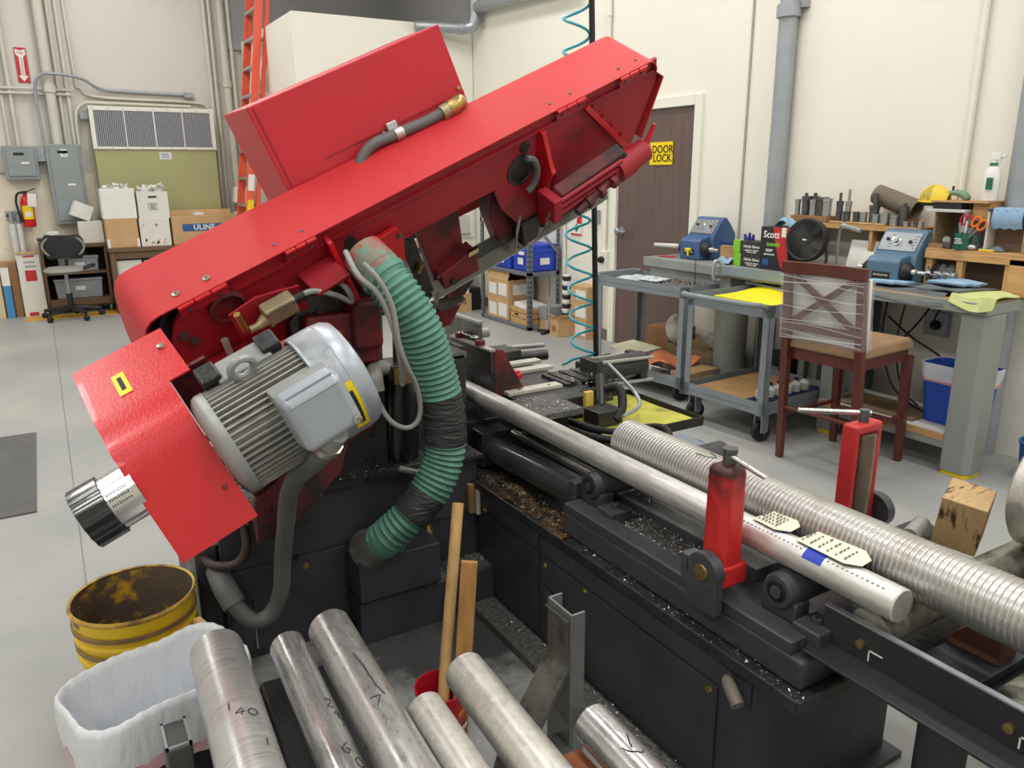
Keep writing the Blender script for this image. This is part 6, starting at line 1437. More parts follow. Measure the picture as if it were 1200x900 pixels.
# right guide arm
gr = obj('right_guide', H().prism([(1.13, 0.07, -0.16), (1.34, 0.07, -0.16), (1.34, 0.07, -0.46), (1.26, 0.07, -0.60), (1.16, 0.07, -0.58), (1.11, 0.07, -0.36)], (0, 0.07, 0)), M_rgrime, saw, bevel=0.006)
obj('guide_block', H().prism([(1.20, 0.0, -0.40), (1.30, 0.0, -0.40), (1.28, 0.0, -0.50), (1.21, 0.0, -0.52)], (0, 0.08, 0)), M_sawd, gr, bevel=0.006)
obj('coolant_hose', H().tube(bez([(1.19, -0.01, -0.34), (1.16, -0.02, -0.42), (1.17, 0.0, -0.50), (1.2, 0.02, -0.52)], 5), 0.005, 6), M_zinc, gr)
obj('guide_clamp', H().bx((1.30, -0.02, -0.47), (1.42, 0.05, -0.40)), M_blade, gr, bevel=0.004)
# pieces hanging between arm and hose
lk = obj('lift_link', H().prism([(0.72, 0.06, -0.20), (0.78, 0.06, -0.20), (0.83, 0.06, -0.56), (0.78, 0.06, -0.58)], (0, 0.04, 0)), M_sawd, saw, bevel=0.004)
obj('brass_fitting', H().cyl((0.77, 0.05, -0.40), (0.79, 0.05, -0.37), 0.012, n=8), M_brass, lk)
obj('red_link', H().prism([(0.77, 0.04, -0.60), (0.92, 0.04, -0.665), (0.86, 0.04, -0.74), (0.76, 0.04, -0.70)], (0, 0.05, 0)), M_rgrime, lk, bevel=0.004)
obj('grey_link', H().prism([(0.80, 0.03, -0.58), (0.93, 0.03, -0.62), (0.94, 0.03, -0.645), (0.82, 0.03, -0.625)], (0, 0.03, 0)), M_blade, lk)

# dust hose
hp = [(0.825, 2.28, 1.315), (0.862, 2.21, 1.25), (0.902, 2.17, 1.18), (0.945, 2.15, 1.09), (0.985, 2.15, 0.965), (1.015, 2.15, 0.82), (1.018, 2.15, 0.68), (0.968, 2.15, 0.565), (0.888, 2.16, 0.478), (0.818, 2.20, 0.40), (0.79, 2.285, 0.33)]
HP = bez(hp, 16)
def hose_seg(name, i0, i1, r0, amp, m, parent=None, step=1):
    P = HP[i0:i1 + 1]
    path, rr = [], []
    for k in range(len(P) - 1):
        for q in range(2):
            path.append(P[k].lerp(P[k + 1], q / 2)); rr.append(r0 + (amp if q == 0 else -amp))
    path.append(P[-1]); rr.append(r0)
    return obj(name, MB().tube(path, rr, 22), m, parent, ang=70)
HPl = [sum(((HP[k + 1] - HP[k]).length for k in range(i)), 0.0) for i in range(len(HP))]
N_ = 62
def at_len(s):
    for i in range(len(HP) - 1):
        if HPl[i + 1] >= s: return HP[i].lerp(HP[i + 1], (s - HPl[i]) / max(1e-9, HPl[i + 1] - HPl[i]))
    return HP[-1]
HP2 = [at_len(HPl[-1] * k / N_) for k in range(N_ + 1)]
HP = HP2
hose = hose_seg('dust_hose', 4, 28, 0.067, 0.0042, M_hose, saw)
hose_seg('hose_length', 35, 46, 0.064, 0.0042, M_hose, hose); hose_seg('hose_length', 49, 58, 0.058, 0.0042, M_hose, hose)
obj('hose_top', MB().tube(HP[0:6], [0.066, 0.068, 0.069, 0.07, 0.07, 0.069], 22), mat('faded_hose', (104, 140, 122), 0.6, var=0.15, col2=(160, 70, 66), c2at=(0.5, 0.62), c2scale=7), hose)
obj('tape_wrap', MB().tube(HP[27:37], [0.069 + 0.0035 * math.sin(i * 2.7) for i in range(10)], 22), M_tape, hose)
obj('tape_wrap', MB().tube(HP[45:51], [0.065 + 0.003 * math.sin(i * 2.1) for i in range(6)], 22), M_tape, hose)
obj('tape_wrap', MB().tube(HP[57:63], [0.060, 0.061, 0.063, 0.065, 0.068, 0.072], 22), mat('silver_tape', (120, 120, 118), 0.35, 0.3, var=0.3, scale=14, bump=0.8, bscale=25), hose)
obj('hose_clamp', MB().tube(HP[5:7], 0.0735, 22), M_hose, hose)
obj('hub', H().lathe([(0.05, 0), (0.06, 0.01), (0.06, 0.06), (0.04, 0.07)], (0.575, 0.016, -0.235), (0, -1, 0), 20), M_rgrime, hose)
obj('tape_flap', MB().box((0.86, 2.24, 0.345), (0.07, 0.02, 0.035), (0.3, 0.2, -0.3)), MATS['silver_tape'], hose)
# cables beside the hose
cb_ = obj('control_cable', MB().tube(bez([(0.76, 2.10, 1.305), (0.795, 2.07, 1.255), (0.825, 2.06, 1.18), (0.84, 2.06, 1.07), (0.865, 2.07, 1.0), (0.905, 2.10, 0.93), (0.925, 2.12, 0.85), (0.915, 2.13, 0.80), (0.88, 2.14, 0.785), (0.835, 2.15, 0.815), (0.805, 2.17, 0.88), (0.80, 2.22, 0.92)], 8), 0.0078, 8), M_cable, saw)
obj('second_cable', MB().tube(bez([(0.745, 2.2, 1.33), (0.75, 2.12, 1.27), (0.79, 2.08, 1.22), (0.822, 2.07, 1.14), (0.85, 2.08, 1.02), (0.87, 2.12, 0.93)], 8), 0.008, 8), M_cable, cb_)
obj('coupling', MB().tube(bez([(0.93, 2.42, 0.91), (0.88, 2.38, 0.925), (0.865, 2.34, 0.905), (0.865, 2.33, 0.86)], 5), 0.026, 12), M_mfin, cb_)

# ---- lift cylinder and pivot head
cy = obj('lift_cylinder', MB().cyl((0.985, 2.46, 0.56), (1.0, 2.46, 0.885), 0.068, n=28), mat('cylinder_black', (26, 26, 28), 0.25, coat=0.2), saw)
obj('cylinder_cap', MB().box((1.0, 2.46, 0.895), (0.13, 0.13, 0.05)), M_sawd, cy, bevel=0.006)
obj('rod', MB().cyl((1.0, 2.46, 0.9), (1.005, 2.46, 1.10), 0.022, n=16), M_chrome, cy)
obj('brass_block', MB().bx((0.95, 2.385, 0.855), (1.03, 2.40, 0.91)), M_brass, cy)
obj('foot_flange', MB().bx((0.89, 2.37, 0.53), (1.10, 2.56, 0.565)), M_sawd, cy, bevel=0.004)
pv = obj('pivot_column', MB().prism([(0.70, 2.42, 0.55), (0.93, 2.42, 0.55), (0.93, 2.42, 1.18), (0.78, 2.42, 1.30), (0.62, 2.42, 1.10)], (0, 0.25, 0)), M_sawd, saw, bevel=0.01)
obj('pivot_web', MB().bx((0.66, 2.36, 0.95), (0.90, 2.42, 1.12)), M_rgrime, pv, bevel=0.01)
obj('pivot_lug', MB().bx((0.80, 2.32, 1.0), (0.90, 2.44, 1.16)), M_rgrime, pv, bevel=0.02)
obj('column_block', MB().bx((1.085, 2.45, 0.56), (1.255, 2.72, 0.915)), M_sawd, saw, bevel=0.006)
obj('column_cap', MB().bx((1.08, 2.45, 0.90), (1.26, 2.60, 0.92)), M_chipm, bpy.data.objects['column_block'])
# red bracket under the motor
mb = MB(); mb.prism([(0.42, 2.20, 0.62), (0.69, 2.20, 0.82), (0.73, 2.20, 0.79), (0.69, 2.20, 0.66), (0.53, 2.20, 0.52), (0.42, 2.20, 0.48)], (0, 0.03, 0)); mbk = obj('motor_bracket', mb, mat('oily_dark_red', (92, 32, 36), 0.5, var=0.25, scale=7, col2=(36, 26, 26), c2at=(0.46, 0.62), c2scale=7), saw, bevel=0.004)
for x in (0.45, 0.485): obj('slot', MB().lathe([(0.012, 0), (0.012, 0.002)], (x + 0.02, 2.20, 0.585 + (x - 0.45) * 0.4), (0, -1, 0), 12, sx=0.6, up=(1, 0, 0)), M_dark, mbk)
obj('bracket_back', MB().bx((0.42, 2.23, 0.50), (0.64, 2.42, 0.58)), M_sawd, mbk)

# ---- base
ped = obj('pedestal', MB().bx((0.335, 2.37, 0.0), (1.25, 2.95, 0.545)), M_saw, saw, bevel=0.004)
obj('deck', MB().bx((0.36, 2.34, 0.545), (1.26, 2.95, 0.56)), M_sawd, ped)
obj('access_panel', MB().bx((0.345, 2.362, 0.03), (0.735, 2.37, 0.325)), M_saw, ped, bevel=0.002)
obj('upper_panel', MB().bx((0.345, 2.364, 0.335), (1.24, 2.37, 0.54)), M_saw, ped, bevel=0.002)
obj('side_cabinet', MB().bx((0.262, 2.40, 0.0), (0.335, 2.9, 0.42)), M_saw, ped, bevel=0.012)
obj('side_edge', MB().bx((0.26, 2.395, 0.42), (0.34, 2.905, 0.43)), M_galv, ped)
obj('panel_bolt', MB().lathe([(0.012, 0), (0.010, 0.006), (0, 0.008)], (0.595, 2.362, 0.29), (0, -1, 0), 12), M_brass, ped)
obj('panel_hole', MB().lathe([(0.011, 0), (0.011, 0.002)], (0.565, 2.363, 0.325), (0, -1, 0), 12), M_black, ped)
obj('panel_slot', MB().bx((0.412, 2.360, 0.10), (0.417, 2.3615, 0.22)), M_black, ped)
obj('slot_pin', MB().bx((0.413, 2.356, 0.04), (0.418, 2.361, 0.11)), M_galv, ped)
obj('drain_pipe', MB().tube(bez([(0.40, 2.30, 0.53), (0.40, 2.28, 0.45), (0.37, 2.29, 0.395), (0.31, 2.33, 0.385), (0.29, 2.40, 0.385)], 6), 0.014, 10), mat('rusty_pipe', (62, 48, 44), 0.5, var=0.3), ped)
db = obj('duct_box', MB().bx((0.735, 2.235, 0.165), (1.03, 2.37, 0.315)), M_saw, saw, bevel=0.004)
obj('lower_step', MB().bx((0.735, 2.25, 0.0), (1.25, 2.37, 0.155)), M_saw, db, bevel=0.004)
obj('step_crust', MB().bx((1.035, 2.26, 0.155), (1.245, 2.365, 0.16)), M_chipm, db)
obj('brass_valve', MB().cyl((1.04, 2.34, 0.29), (1.04, 2.36, 0.33), 0.014, n=8), M_brass, db)
obj('valve_body', MB().bx((1.015, 2.33, 0.22), (1.06, 2.37, 0.29)), M_dark, db, bevel=0.005)
bed = obj('bed_base', MB().bx((1.25, 1.03, 0.0), (1.785, 3.2, 0.44)), M_saw, saw, bevel=0.004)
obj('access_panel', MB().bx((1.243, 1.14, 0.052), (1.25, 1.93, 0.345)), M_saw, bed, bevel=0.002)
obj('side_panel', MB().bx((1.244, 1.94, 0.052), (1.25, 2.36, 0.345)), M_saw, bed, bevel=0.002)
obj('upper_panel', MB().bx((1.244, 1.04, 0.352), (1.25, 1.93, 0.435)), M_saw, bed, bevel=0.002); obj('upper_panel', MB().bx((1.244, 1.94, 0.352), (1.25, 2.36, 0.435)), M_saw, bed, bevel=0.002)
for y, z in ((1.684, 0.335), (1.165, 0.325), (1.684, 0.066), (2.30, 0.36), (2.30, 0.09), (1.90, 0.32)):
    obj('panel_bolt', MB().lathe([(0.011, 0), (0.009, 0.006), (0, 0.008)], (1.243, y, z), (-1, 0, 0), 12), M_brass, bed)
obj('latch_handle', MB().box((1.238, 1.86, 0.235), (0.012, 0.05, 0.02)), M_chrome, bed, bevel=0.003)
obj('drain_stub', MB().tube(bez([(1.25, 1.10, 0.39), (1.225, 1.09, 0.40), (1.205, 1.06, 0.40), (1.195, 1.03, 0.385)], 5), 0.016, 12), mat('stub_grey', (112, 106, 96), 0.6), bed)
obj('foot_plate', MB().bx((1.45, 0.99, 0.0), (1.815, 1.22, 0.018)), M_saw, bed, bevel=0.003); obj('foot_bolt', MB().cyl((1.74, 1.08, 0.018), (1.74, 1.08, 0.022), 0.014, n=10), M_black, bed)
obj('floor_flange', MB().bx((1.15, 0.99, 0.0), (1.25, 2.25, 0.03)), M_chipm, bed)
# drip tray lip and casting
tr = obj('coolant_tray', MB().bx((1.225, 0.90, 0.442), (1.82, 3.0, 0.452)), M_sawd, saw)
for a, b in (((1.222, 0.902), (1.228, 2.36)), ((1.222, 0.895), (1.82, 0.901)), ((1.816, 0.902), (1.822, 3.0))):
    obj('tray_lip', MB().bx((a[0], a[1], 0.438), (b[0], b[1], 0.466)), M_sawd, tr)
obj('sludge', MB().grid(lambda u, v: (1.235 + 0.10 * u, 1.80 + 0.55 * v, 0.456 + 0.012 * math.sin(9 * u + 3 * v) * math.sin(14 * v + u)), 14, 40), M_sludge, tr)
cs_ = obj('bed_casting', MB().bx((1.272, 0.93, 0.452), (1.78, 1.84, 0.525)), M_cast, saw, bevel=0.01)
obj('front_rail', MB().bx((1.272, 0.965, 0.525), (1.335, 1.84, 0.556)), M_cast, cs_, bevel=0.003)
obj('chip_bed', MB().bx((1.345, 1.28, 0.525), (1.44, 1.72, 0.532)), M_chipm, cs_)
obj('slide_plate', MB().bx((1.445, 1.22, 0.525), (1.72, 1.90, 0.565)), M_cast, cs_, bevel=0.004)
obj('rear_rail', MB().bx((1.74, 0.93, 0.525), (1.78, 1.84, 0.56)), M_cast, cs_, bevel=0.003)
obj('cross_bar', MB().box((1.50, 0.97, 0.545), (0.34, 0.05, 0.03)), M_cast, cs_)
for y in (1.063, 1.789):
    ro = obj('roller', MB().lathe([(0.038, 0), (0.042, 0.006), (0.042, 0.56), (0.038, 0.566)], (1.33, y, 0.616), (1, 0, 0), 28), M_cast, saw)
    obj('end_ring', MB().lathe([(0.026, -0.002), (0.026, 0.002), (0.019, 0.003), (0.019, -0.0005)], (1.3295, y, 0.616), (-1, 0, 0), 22), M_black, ro)
    obj('axle', MB().lathe([(0.0155, 0), (0.0155, 0.004), (0, 0.005)], (1.3285, y, 0.616), (-1, 0, 0), 16), M_cast, ro)
    obj('bearing_block', MB().bx((1.32, y - 0.13, 0.53), (1.40, y - 0.055, 0.575)), M_cast, ro, bevel=0.006)
    obj('block_bolt', MB().lathe([(0.012, 0), (0.012, 0.012), (0.006, 0.013), (0.006, 0.006), (0, 0.006)], (1.36, y - 0.092, 0.575), (0, 0, 1), 12), M_cast, ro)
    obj('end_stand', MB().bx((1.34, y - 0.05, 0.525), (1.39, y + 0.05, 0.60)), M_cast, ro, bevel=0.006); obj('end_stand', MB().bx((1.84, y - 0.05, 0.452), (1.89, y + 0.05, 0.60)), M_cast, ro, bevel=0.006)
# shuttle cylinder
def grease_top(m, z0, z1):
    """old grease on the upper end of a painted guide: a stain with a ragged lower edge"""
    nt = m.node_tree; N = nt.nodes; K = nt.links; b = N['Principled BSDF']
    src = b.inputs['Base Color'].links[0].from_socket
    tc = N.new('ShaderNodeTexCoord'); sx = N.new('ShaderNodeSeparateXYZ'); K.new(tc.outputs['Object'], sx.inputs[0])
    nz = N.new('ShaderNodeTexNoise'); nz.inputs['Scale'].default_value = 28; nz.inputs['Detail'].default_value = 6; K.new(tc.outputs['Object'], nz.inputs['Vector'])
    ma = N.new('ShaderNodeMath'); ma.operation = 'MULTIPLY_ADD'; ma.inputs[1].default_value = 0.22; K.new(nz.outputs['Fac'], ma.inputs[0]); K.new(sx.outputs['Z'], ma.inputs[2])
    mr = N.new('ShaderNodeMapRange'); mr.inputs['From Min'].default_value = z0 + 0.11; mr.inputs['From Max'].default_value = z1 + 0.11; K.new(ma.outputs[0], mr.inputs['Value'])
    mx = N.new('ShaderNodeMix'); mx.data_type = 'RGBA'; K.new(mr.outputs[0], mx.inputs['Factor']); K.new(src, mx.inputs[6]); mx.inputs[7].default_value = lin((62, 28, 30)) + [1]
    K.new(mx.outputs[2], b.inputs['Base Color'])
sc2 = obj('shuttle_cylinder', MB().cyl((1.375, 2.46, 0.52), (1.375, 1.89, 0.545), 0.052, n=28), mat('gloss_cylinder', (84, 85, 88), 0.25, 0.5, var=0.1, coat=0.3), saw)
obj('cylinder_end', MB().bx((1.33, 1.86, 0.47), (1.43, 1.90, 0.60)), M_cast, sc2, bevel=0.006); obj('rear_head', MB().bx((1.31, 2.44, 0.46), (1.44, 2.53, 0.60)), M_sawd, sc2, bevel=0.008)
obj('guide_rod', MB().cyl((1.44, 2.42, 0.585), (1.44, 1.83, 0.575), 0.017, n=14), M_chrome, sc2); obj('guide_rod', MB().cyl((1.475, 2.42, 0.575), (1.475, 1.83, 0.57), 0.013, n=12), M_dark, sc2)
# upright guide rollers
def guide(y, x, solid, lab):
    g = obj('guide_post', MB().bx((x - 0.02, y - 0.04, 0.50), (x + 0.045, y + 0.04, 0.56)), M_cast, saw, bevel=0.006)
    return g
gx, gy = 1.292, 1.205
g1_ = obj('guide_housing', MB().box((gx + 0.006, gy, 0.745), (0.076, 0.076, 0.29), taper=(0.96, 0.96)), mat('worn_red_guide', (202, 44, 44), 0.4, var=0.08, scale=10, col2=(60, 28, 28), c2at=(0.62, 0.7), c2scale=9), saw, bevel=0.022, segs=4)
grease_top(MATS['worn_red_guide'], 0.79, 0.90)
obj('housing_foot', MB().box((gx + 0.005, gy, 0.615), (0.10, 0.085, 0.06)), MATS['worn_red_guide'], g1_, bevel=0.012)
obj('pivot_ear', MB().lathe([(0.048, 0), (0.048, 0.03)], (gx - 0.035, gy - 0.005, 0.63), (-1, 0, 0), 28), M_cast, g1_)
obj('pivot_base', MB().bx((gx - 0.064, gy - 0.052, 0.53), (gx - 0.036, gy + 0.042, 0.63)), M_cast, g1_, bevel=0.004); obj('base_tab', MB().bx((gx - 0.065, gy + 0.035, 0.585), (gx - 0.02, gy + 0.065, 0.655)), M_cast, g1_, bevel=0.004)
obj('pivot_pin', MB().lathe([(0.021, 0), (0.02, 0.004), (0, 0.005)], (gx - 0.065, gy - 0.005, 0.63), (-1, 0, 0), 22), M_brass, g1_)
obj('top_collar', MB().lathe([(0.016, 0), (0.016, 0.03), (0.018, 0.032), (0.018, 0.042), (0, 0.043)], (gx + 0.01, gy, 0.885), n=14), M_toold, g1_)
obj('top_handle', MB().cyl((gx + 0.005, gy, 0.912), (gx + 0.02, gy - 0.10, 0.885), 0.007, n=10), M_chrome, g1_)
gx, gy = 1.865, 1.255
RG = mat('worn_red_frame', (196, 48, 50), 0.42, var=0.12, scale=10, col2=(90, 44, 40), c2at=(0.60, 0.7), c2scale=14)
fr = obj('guide_frame', MB().bx((gx - 0.05, gy + 0.02, 0.60), (gx + 0.05, gy + 0.026, 0.86)), RG, saw, bevel=0.002)
for s in (-1, 1): obj('frame_side', MB().bx((gx + 0.047 * s - 0.011, gy - 0.022, 0.56), (gx + 0.047 * s + 0.011, gy + 0.024, 0.865)), RG, fr, bevel=0.006)
obj('frame_top', MB().bx((gx - 0.058, gy - 0.024, 0.85), (gx + 0.058, gy + 0.026, 0.88)), RG, fr, bevel=0.01)
obj('frame_foot', MB().bx((gx - 0.08, gy - 0.026, 0.55), (gx + 0.058, gy + 0.026, 0.60)), RG, fr, bevel=0.01)
obj('frame_arm', MB().bx((1.76, gy - 0.03, 0.50), (gx + 0.05, gy + 0.03, 0.555)), M_cast, fr, bevel=0.005)
obj('side_roller', MB().cyl((gx, gy - 0.012, 0.60), (gx, gy - 0.012, 0.85), 0.028, n=22), mat('brown_roller_steel', (140, 126, 112), 0.4, 0.6, var=0.2, scale=10), fr)
obj('pivot_disc', MB().lathe([(0.05, 0), (0.05, 0.03)], (gx + 0.06, gy - 0.02, 0.61), (1, 0, 0), 24), M_cast, fr)
obj('top_collar', MB().cyl((gx, gy, 0.88), (gx, gy, 0.915), 0.014, n=12), M_toold, fr)
obj('top_handle', MB().cyl((gx + 0.015, gy - 0.01, 0.905), (gx - 0.13, gy + 0.115, 0.905), 0.007, n=10), M_chrome, fr)
# vise
vz = obj('vise_bed', MB().bx((1.30, 2.55, 0.452), (2.02, 3.25, 0.615)), M_sawd, saw, bevel=0.006)
obj('fixed_jaw', MB().bx((1.475, 2.76, 0.62), (1.495, 3.16, 0.955)), M_blade, vz, bevel=0.003)
obj('jaw_edge', MB().bx((1.473, 2.755, 0.95), (1.498, 3.165, 0.96)), M_galv, vz)
mb = MB(); mb.prism([(1.46, 2.60, 0.60), (1.46, 2.60, 0.875), (1.50, 2.60, 0.87), (1.60, 2.60, 0.69), (1.60, 2.60, 0.60)], (0, 0.02, 0)); rj = obj('jaw_bracket', mb, M_rgrime, vz, bevel=0.003)
obj('jaw_plate', MB().bx((1.322, 2.62, 0.58), (1.342, 3.0, 0.90)), M_sawd, vz, bevel=0.003)
obj('jaw_face', MB().bx((1.44, 2.60, 0.60), (1.46, 2.95, 0.87)), M_sawd, vz, bevel=0.003); obj('jaw_top', MB().bx((1.438, 2.598, 0.868), (1.464, 2.955, 0.876)), mat('pale_jaw', (190, 186, 180), 0.4, 0.3), vz)
for x, y in ((1.45, 2.88), (1.45, 2.70)): obj('jaw_nut', MB().cyl((x, y, 0.876), (x, y, 0.895), 0.02, n=12), M_rgrime, vz)
tb = obj('slide_table', MB().bx((1.50, 2.42, 0.60), (1.86, 3.05, 0.685)), M_sawd, saw, bevel=0.006)
M_strip = mat('wear_strip', (198, 194, 184), 0.4, var=0.12, scale=9, col2=(130, 124, 114), c2at=(0.58, 0.72), c2scale=9)
for k, (x0, y0, x1) in enumerate(((1.66, 2.97, 1.92), (1.60, 2.84, 1.90), (1.50, 2.56, 1.76))):
    st_ = obj('wear_strip', MB().bx((x0, y0, 0.685), (x1, y0 + 0.055, 0.70)), M_strip, tb, bevel=0.002)
    if k == 2:
        for q in (0.25, 0.8): obj('strip_hole', MB().cyl((x0 + (x1 - x0) * q, y0 + 0.027, 0.70), (x0 + (x1 - x0) * q, y0 + 0.027, 0.7005), 0.008, n=10), M_dark, tb)
obj('red_knob', MB().lathe([(0.014, 0), (0.014, 0.02), (0.026, 0.022), (0.026, 0.042), (0.018, 0.048), (0.018, 0.055), (0, 0.056)], (1.63, 2.72, 0.685), n=18), mat('knob_red', (206, 36, 44), 0.35), tb)
obj('left_plate', MB().bx((1.435, 2.22, 0.686), (1.62, 2.44, 0.71)), M_chipm, tb, bevel=0.002); obj('plate_stand', MB().bx((1.51, 2.26, 0.58), (1.58, 2.42, 0.686)), M_sawd, tb)
for k in range(7): obj('table_rib', MB().bx((1.78 + 0.03 * k, 2.56 + 0.008 * k, 0.685), (1.804 + 0.03 * k, 2.76, 0.698 + 0.004 * (k % 2))), M_sawd, tb, bevel=0.003)
obj('yellow_spring_guard', MB().bx((1.735, 2.365, 0.60), (1.775, 2.385, 0.715)), mat('dirty_yellow', (206, 176, 80), 0.5, var=0.2, scale=12), tb, bevel=0.004)
vc = obj('vise_cylinder', MB().cyl((1.97, 2.66, 0.70), (2.24, 2.63, 0.715), 0.055, n=24), M_sawd, saw)
for x in (1.97, 2.22): obj('end_cap', MB().box((x, 2.65, 0.70), (0.04, 0.125, 0.125)), M_sawd, vc, bevel=0.006)
for y, z in ((2.60, 0.752), (2.69, 0.752), (2.60, 0.65)): obj('tie_rod', MB().cyl((1.97, y, z), (2.25, y - 0.03, z), 0.008, n=8), M_mfin, vc)
obj('wiper_cylinder', MB().cyl((1.80, 3.12, 0.69), (2.02, 3.08, 0.69), 0.026, n=16), M_sawd, vc); obj('wiper_rod', MB().cyl((1.84, 3.16, 0.73), (2.03, 3.12, 0.73), 0.012, n=10), M_mfin, vc)
obj('back_block', MB().bx((1.62, 3.05, 0.60), (1.86, 3.2, 0.74)), M_sawd, saw, bevel=0.006)
# hydraulic lines and the drip tray with its pad
hl = obj('hydraulic_hose', MB().tube(bez([(1.62, 2.42, 0.63), (1.64, 2.28, 0.625), (1.70, 2.16, 0.62), (1.78, 2.10, 0.635), (1.80, 2.02, 0.66), (1.76, 1.92, 0.68), (1.72, 1.86, 0.655)], 8), 0.013, 10), M_black, saw)
obj('hose_run', MB().tube(bez([(1.60, 2.38, 0.61), (1.64, 2.2, 0.60), (1.72, 2.10, 0.60), (1.86, 2.04, 0.60), (1.92, 1.93, 0.60), (1.88, 1.80, 0.60)], 8), 0.014, 10), M_black, hl)
obj('hose_run', MB().tube(bez([(1.78, 2.5, 0.66), (1.84, 2.40, 0.70), (1.87, 2.33, 0.72), (1.85, 2.28, 0.66), (1.80, 2.26, 0.62)], 6), 0.018, 10), M_black, hl)
obj('steel_line', MB().tube(bez([(1.98, 2.54, 0.76), (1.99, 2.47, 0.72), (2.0, 2.38, 0.665), (1.95, 2.30, 0.64), (1.82, 2.24, 0.635)], 6), 0.008, 8), M_galv, hl)
obj('thin_wire', MB().tube(bez([(1.94, 2.56, 0.75), (1.95, 2.5, 0.68), (1.93, 2.46, 0.64), (1.89, 2.46, 0.66), (1.88, 2.5, 0.72)], 6), 0.004, 6), M_black, hl)
obj('valve_block', MB().bx((1.72, 2.26, 0.60), (1.84, 2.36, 0.66)), M_sawd, hl, bevel=0.006); obj('valve_lever', MB().cyl((1.80, 2.35, 0.65), (1.86, 2.44, 0.75), 0.02, n=10), M_sawd, hl)
ty = obj('drip_tray', MB().bx((1.70, 2.13, 0.575), (2.14, 2.60, 0.583)), M_black, saw)
for a, b in (((1.70, 2.13), (2.14, 2.136)), ((2.134, 2.13), (2.14, 2.60)), ((1.70, 2.594), (2.14, 2.60))): obj('tray_wall', MB().bx((a[0], a[1], 0.575), (b[0], b[1], 0.612)), M_black, ty)
obj('absorbent_pad', MB().grid(lambda u, v: (1.705 + 0.425 * u, 2.14 + 0.45 * v, 0.592 + 0.004 * math.sin(9 * u) * math.sin(8 * v)), 14, 14), mat('oily_yellow_pad', (190, 186, 76), 0.7, var=0.15, scale=9, col2=(140, 138, 62), c2at=(0.52, 0.66), c2scale=7), ty)
obj('tray_bracket', MB().bx((1.78, 2.30, 0.44), (1.95, 2.42, 0.575)), M_sawd, ty)
obj('pump_cover', MB().prism([(1.80, 1.80, 0.46), (1.80, 1.80, 0.585), (1.83, 1.80, 0.625), (1.89, 1.80, 0.63), (1.93, 1.80, 0.60), (1.935, 1.80, 0.46)], (0, 0.20, 0)), mat('blue_grey_cover', (122, 134, 146), 0.5, var=0.1), saw, bevel=0.01)
# pole with coiled air line
pl_ = obj('support_pole', MB().cyl((2.125, 2.82, 0.68), (2.04, 2.82, 2.75), 0.0125, n=12), M_black, saw)
obj('pole_foot', MB().bx((2.06, 2.74, 0.44), (2.18, 2.9, 0.69)), M_sawd, pl_, bevel=0.006)
cp = []
for k in range(0, 24 * 15):
    t_ = k / (24 * 15 - 1); z = 2.60 - 1.88 * t_
    z -= 0.02 * math.sin(PI * t_)
    a = 2 * PI * k / 24
    x0 = 2.03 + 0.06 * t_ - 0.03 * math.sin(PI * t_)
    rr_ = 0.055
    cp.append((x0 + rr_ * math.cos(a), 2.87 + rr_ * math.sin(a), z))
cp += [(2.05, 2.90, 0.70), (2.03, 2.92, 0.68), (2.04, 2.97, 0.66)]
obj('coiled_air_line', MB().tube(cp, 0.006, 7), mat('teal_air_line', (38, 160, 178), 0.35), saw)

obj('jaw_rod', MB().cyl((1.495, 2.98, 0.86), (1.64, 2.98, 0.86), 0.022, n=16), M_mfin, vz)
obj('lever_rod', MB().cyl((0.92, 2.31, 0.585), (1.05, 2.29, 0.535), 0.011, n=10), M_mfin, ped)
lt = obj('limit_plate', MB().bx((1.228, 2.33, 0.33), (1.242, 2.352, 0.43)), M_white, bed, bevel=0.003)
obj('wood_shim', MB().bx((1.20, 2.34, 0.34), (1.222, 2.36, 0.45)), M_card2, bed)
# metal chips lying about
def chips(name, boxes, n, m, parent, size=(0.002, 0.006)):
    mb = MB(); rr = random.Random(len(name) + n)
    for (x0, y0, x1, y1, z, hz, share) in boxes:
        for _ in range(int(n * share)):
            p = Vector((rr.uniform(x0, x1), rr.uniform(y0, y1), z + rr.uniform(0, hz)))
            s = rr.uniform(*size)
            a = [p + Vector((rr.uniform(-s, s), rr.uniform(-s, s), rr.uniform(-0.4 * s, s))) for _ in range(3)]
            mb.poly(a, [(0, 1, 2)])
    o = obj(name, mb, m, parent, smooth=False); o['kind'] = 'stuff'
    return o
M_chip = mat('bright_chips', (170, 170, 168), 0.35, 0.7, var=0.3, scale=50)
chips('metal_chips', [(1.345, 1.26, 1.445, 1.74, 0.532, 0.010, 0.28), (1.45, 1.6, 1.72, 1.9, 0.566, 0.004, 0.06), (1.23, 0.9, 1.272, 1.72, 0.454, 0.006, 0.04), (1.5, 0.93, 1.8, 1.0, 0.454, 0.004, 0.03), (1.15, 1.0, 1.25, 2.25, 0.03, 0.006, 0.14), (1.035, 2.26, 1.245, 2.365, 0.16, 0.006, 0.10), (0.40, 2.35, 1.2, 2.6, 0.561, 0.008, 0.16), (1.435, 2.22, 1.62, 2.44, 0.71, 0.004, 0.06), (1.78, 2.45, 2.0, 2.8, 0.70, 0.012, 0.06)], 9000, M_chip, saw)
chips('brown_chips', [(1.235, 1.8, 1.335, 2.35, 0.46, 0.02, 1.0)], 1500, mat('oily_chips', (124, 108, 84), 0.35, 0.4, var=0.4, scale=50), tr)
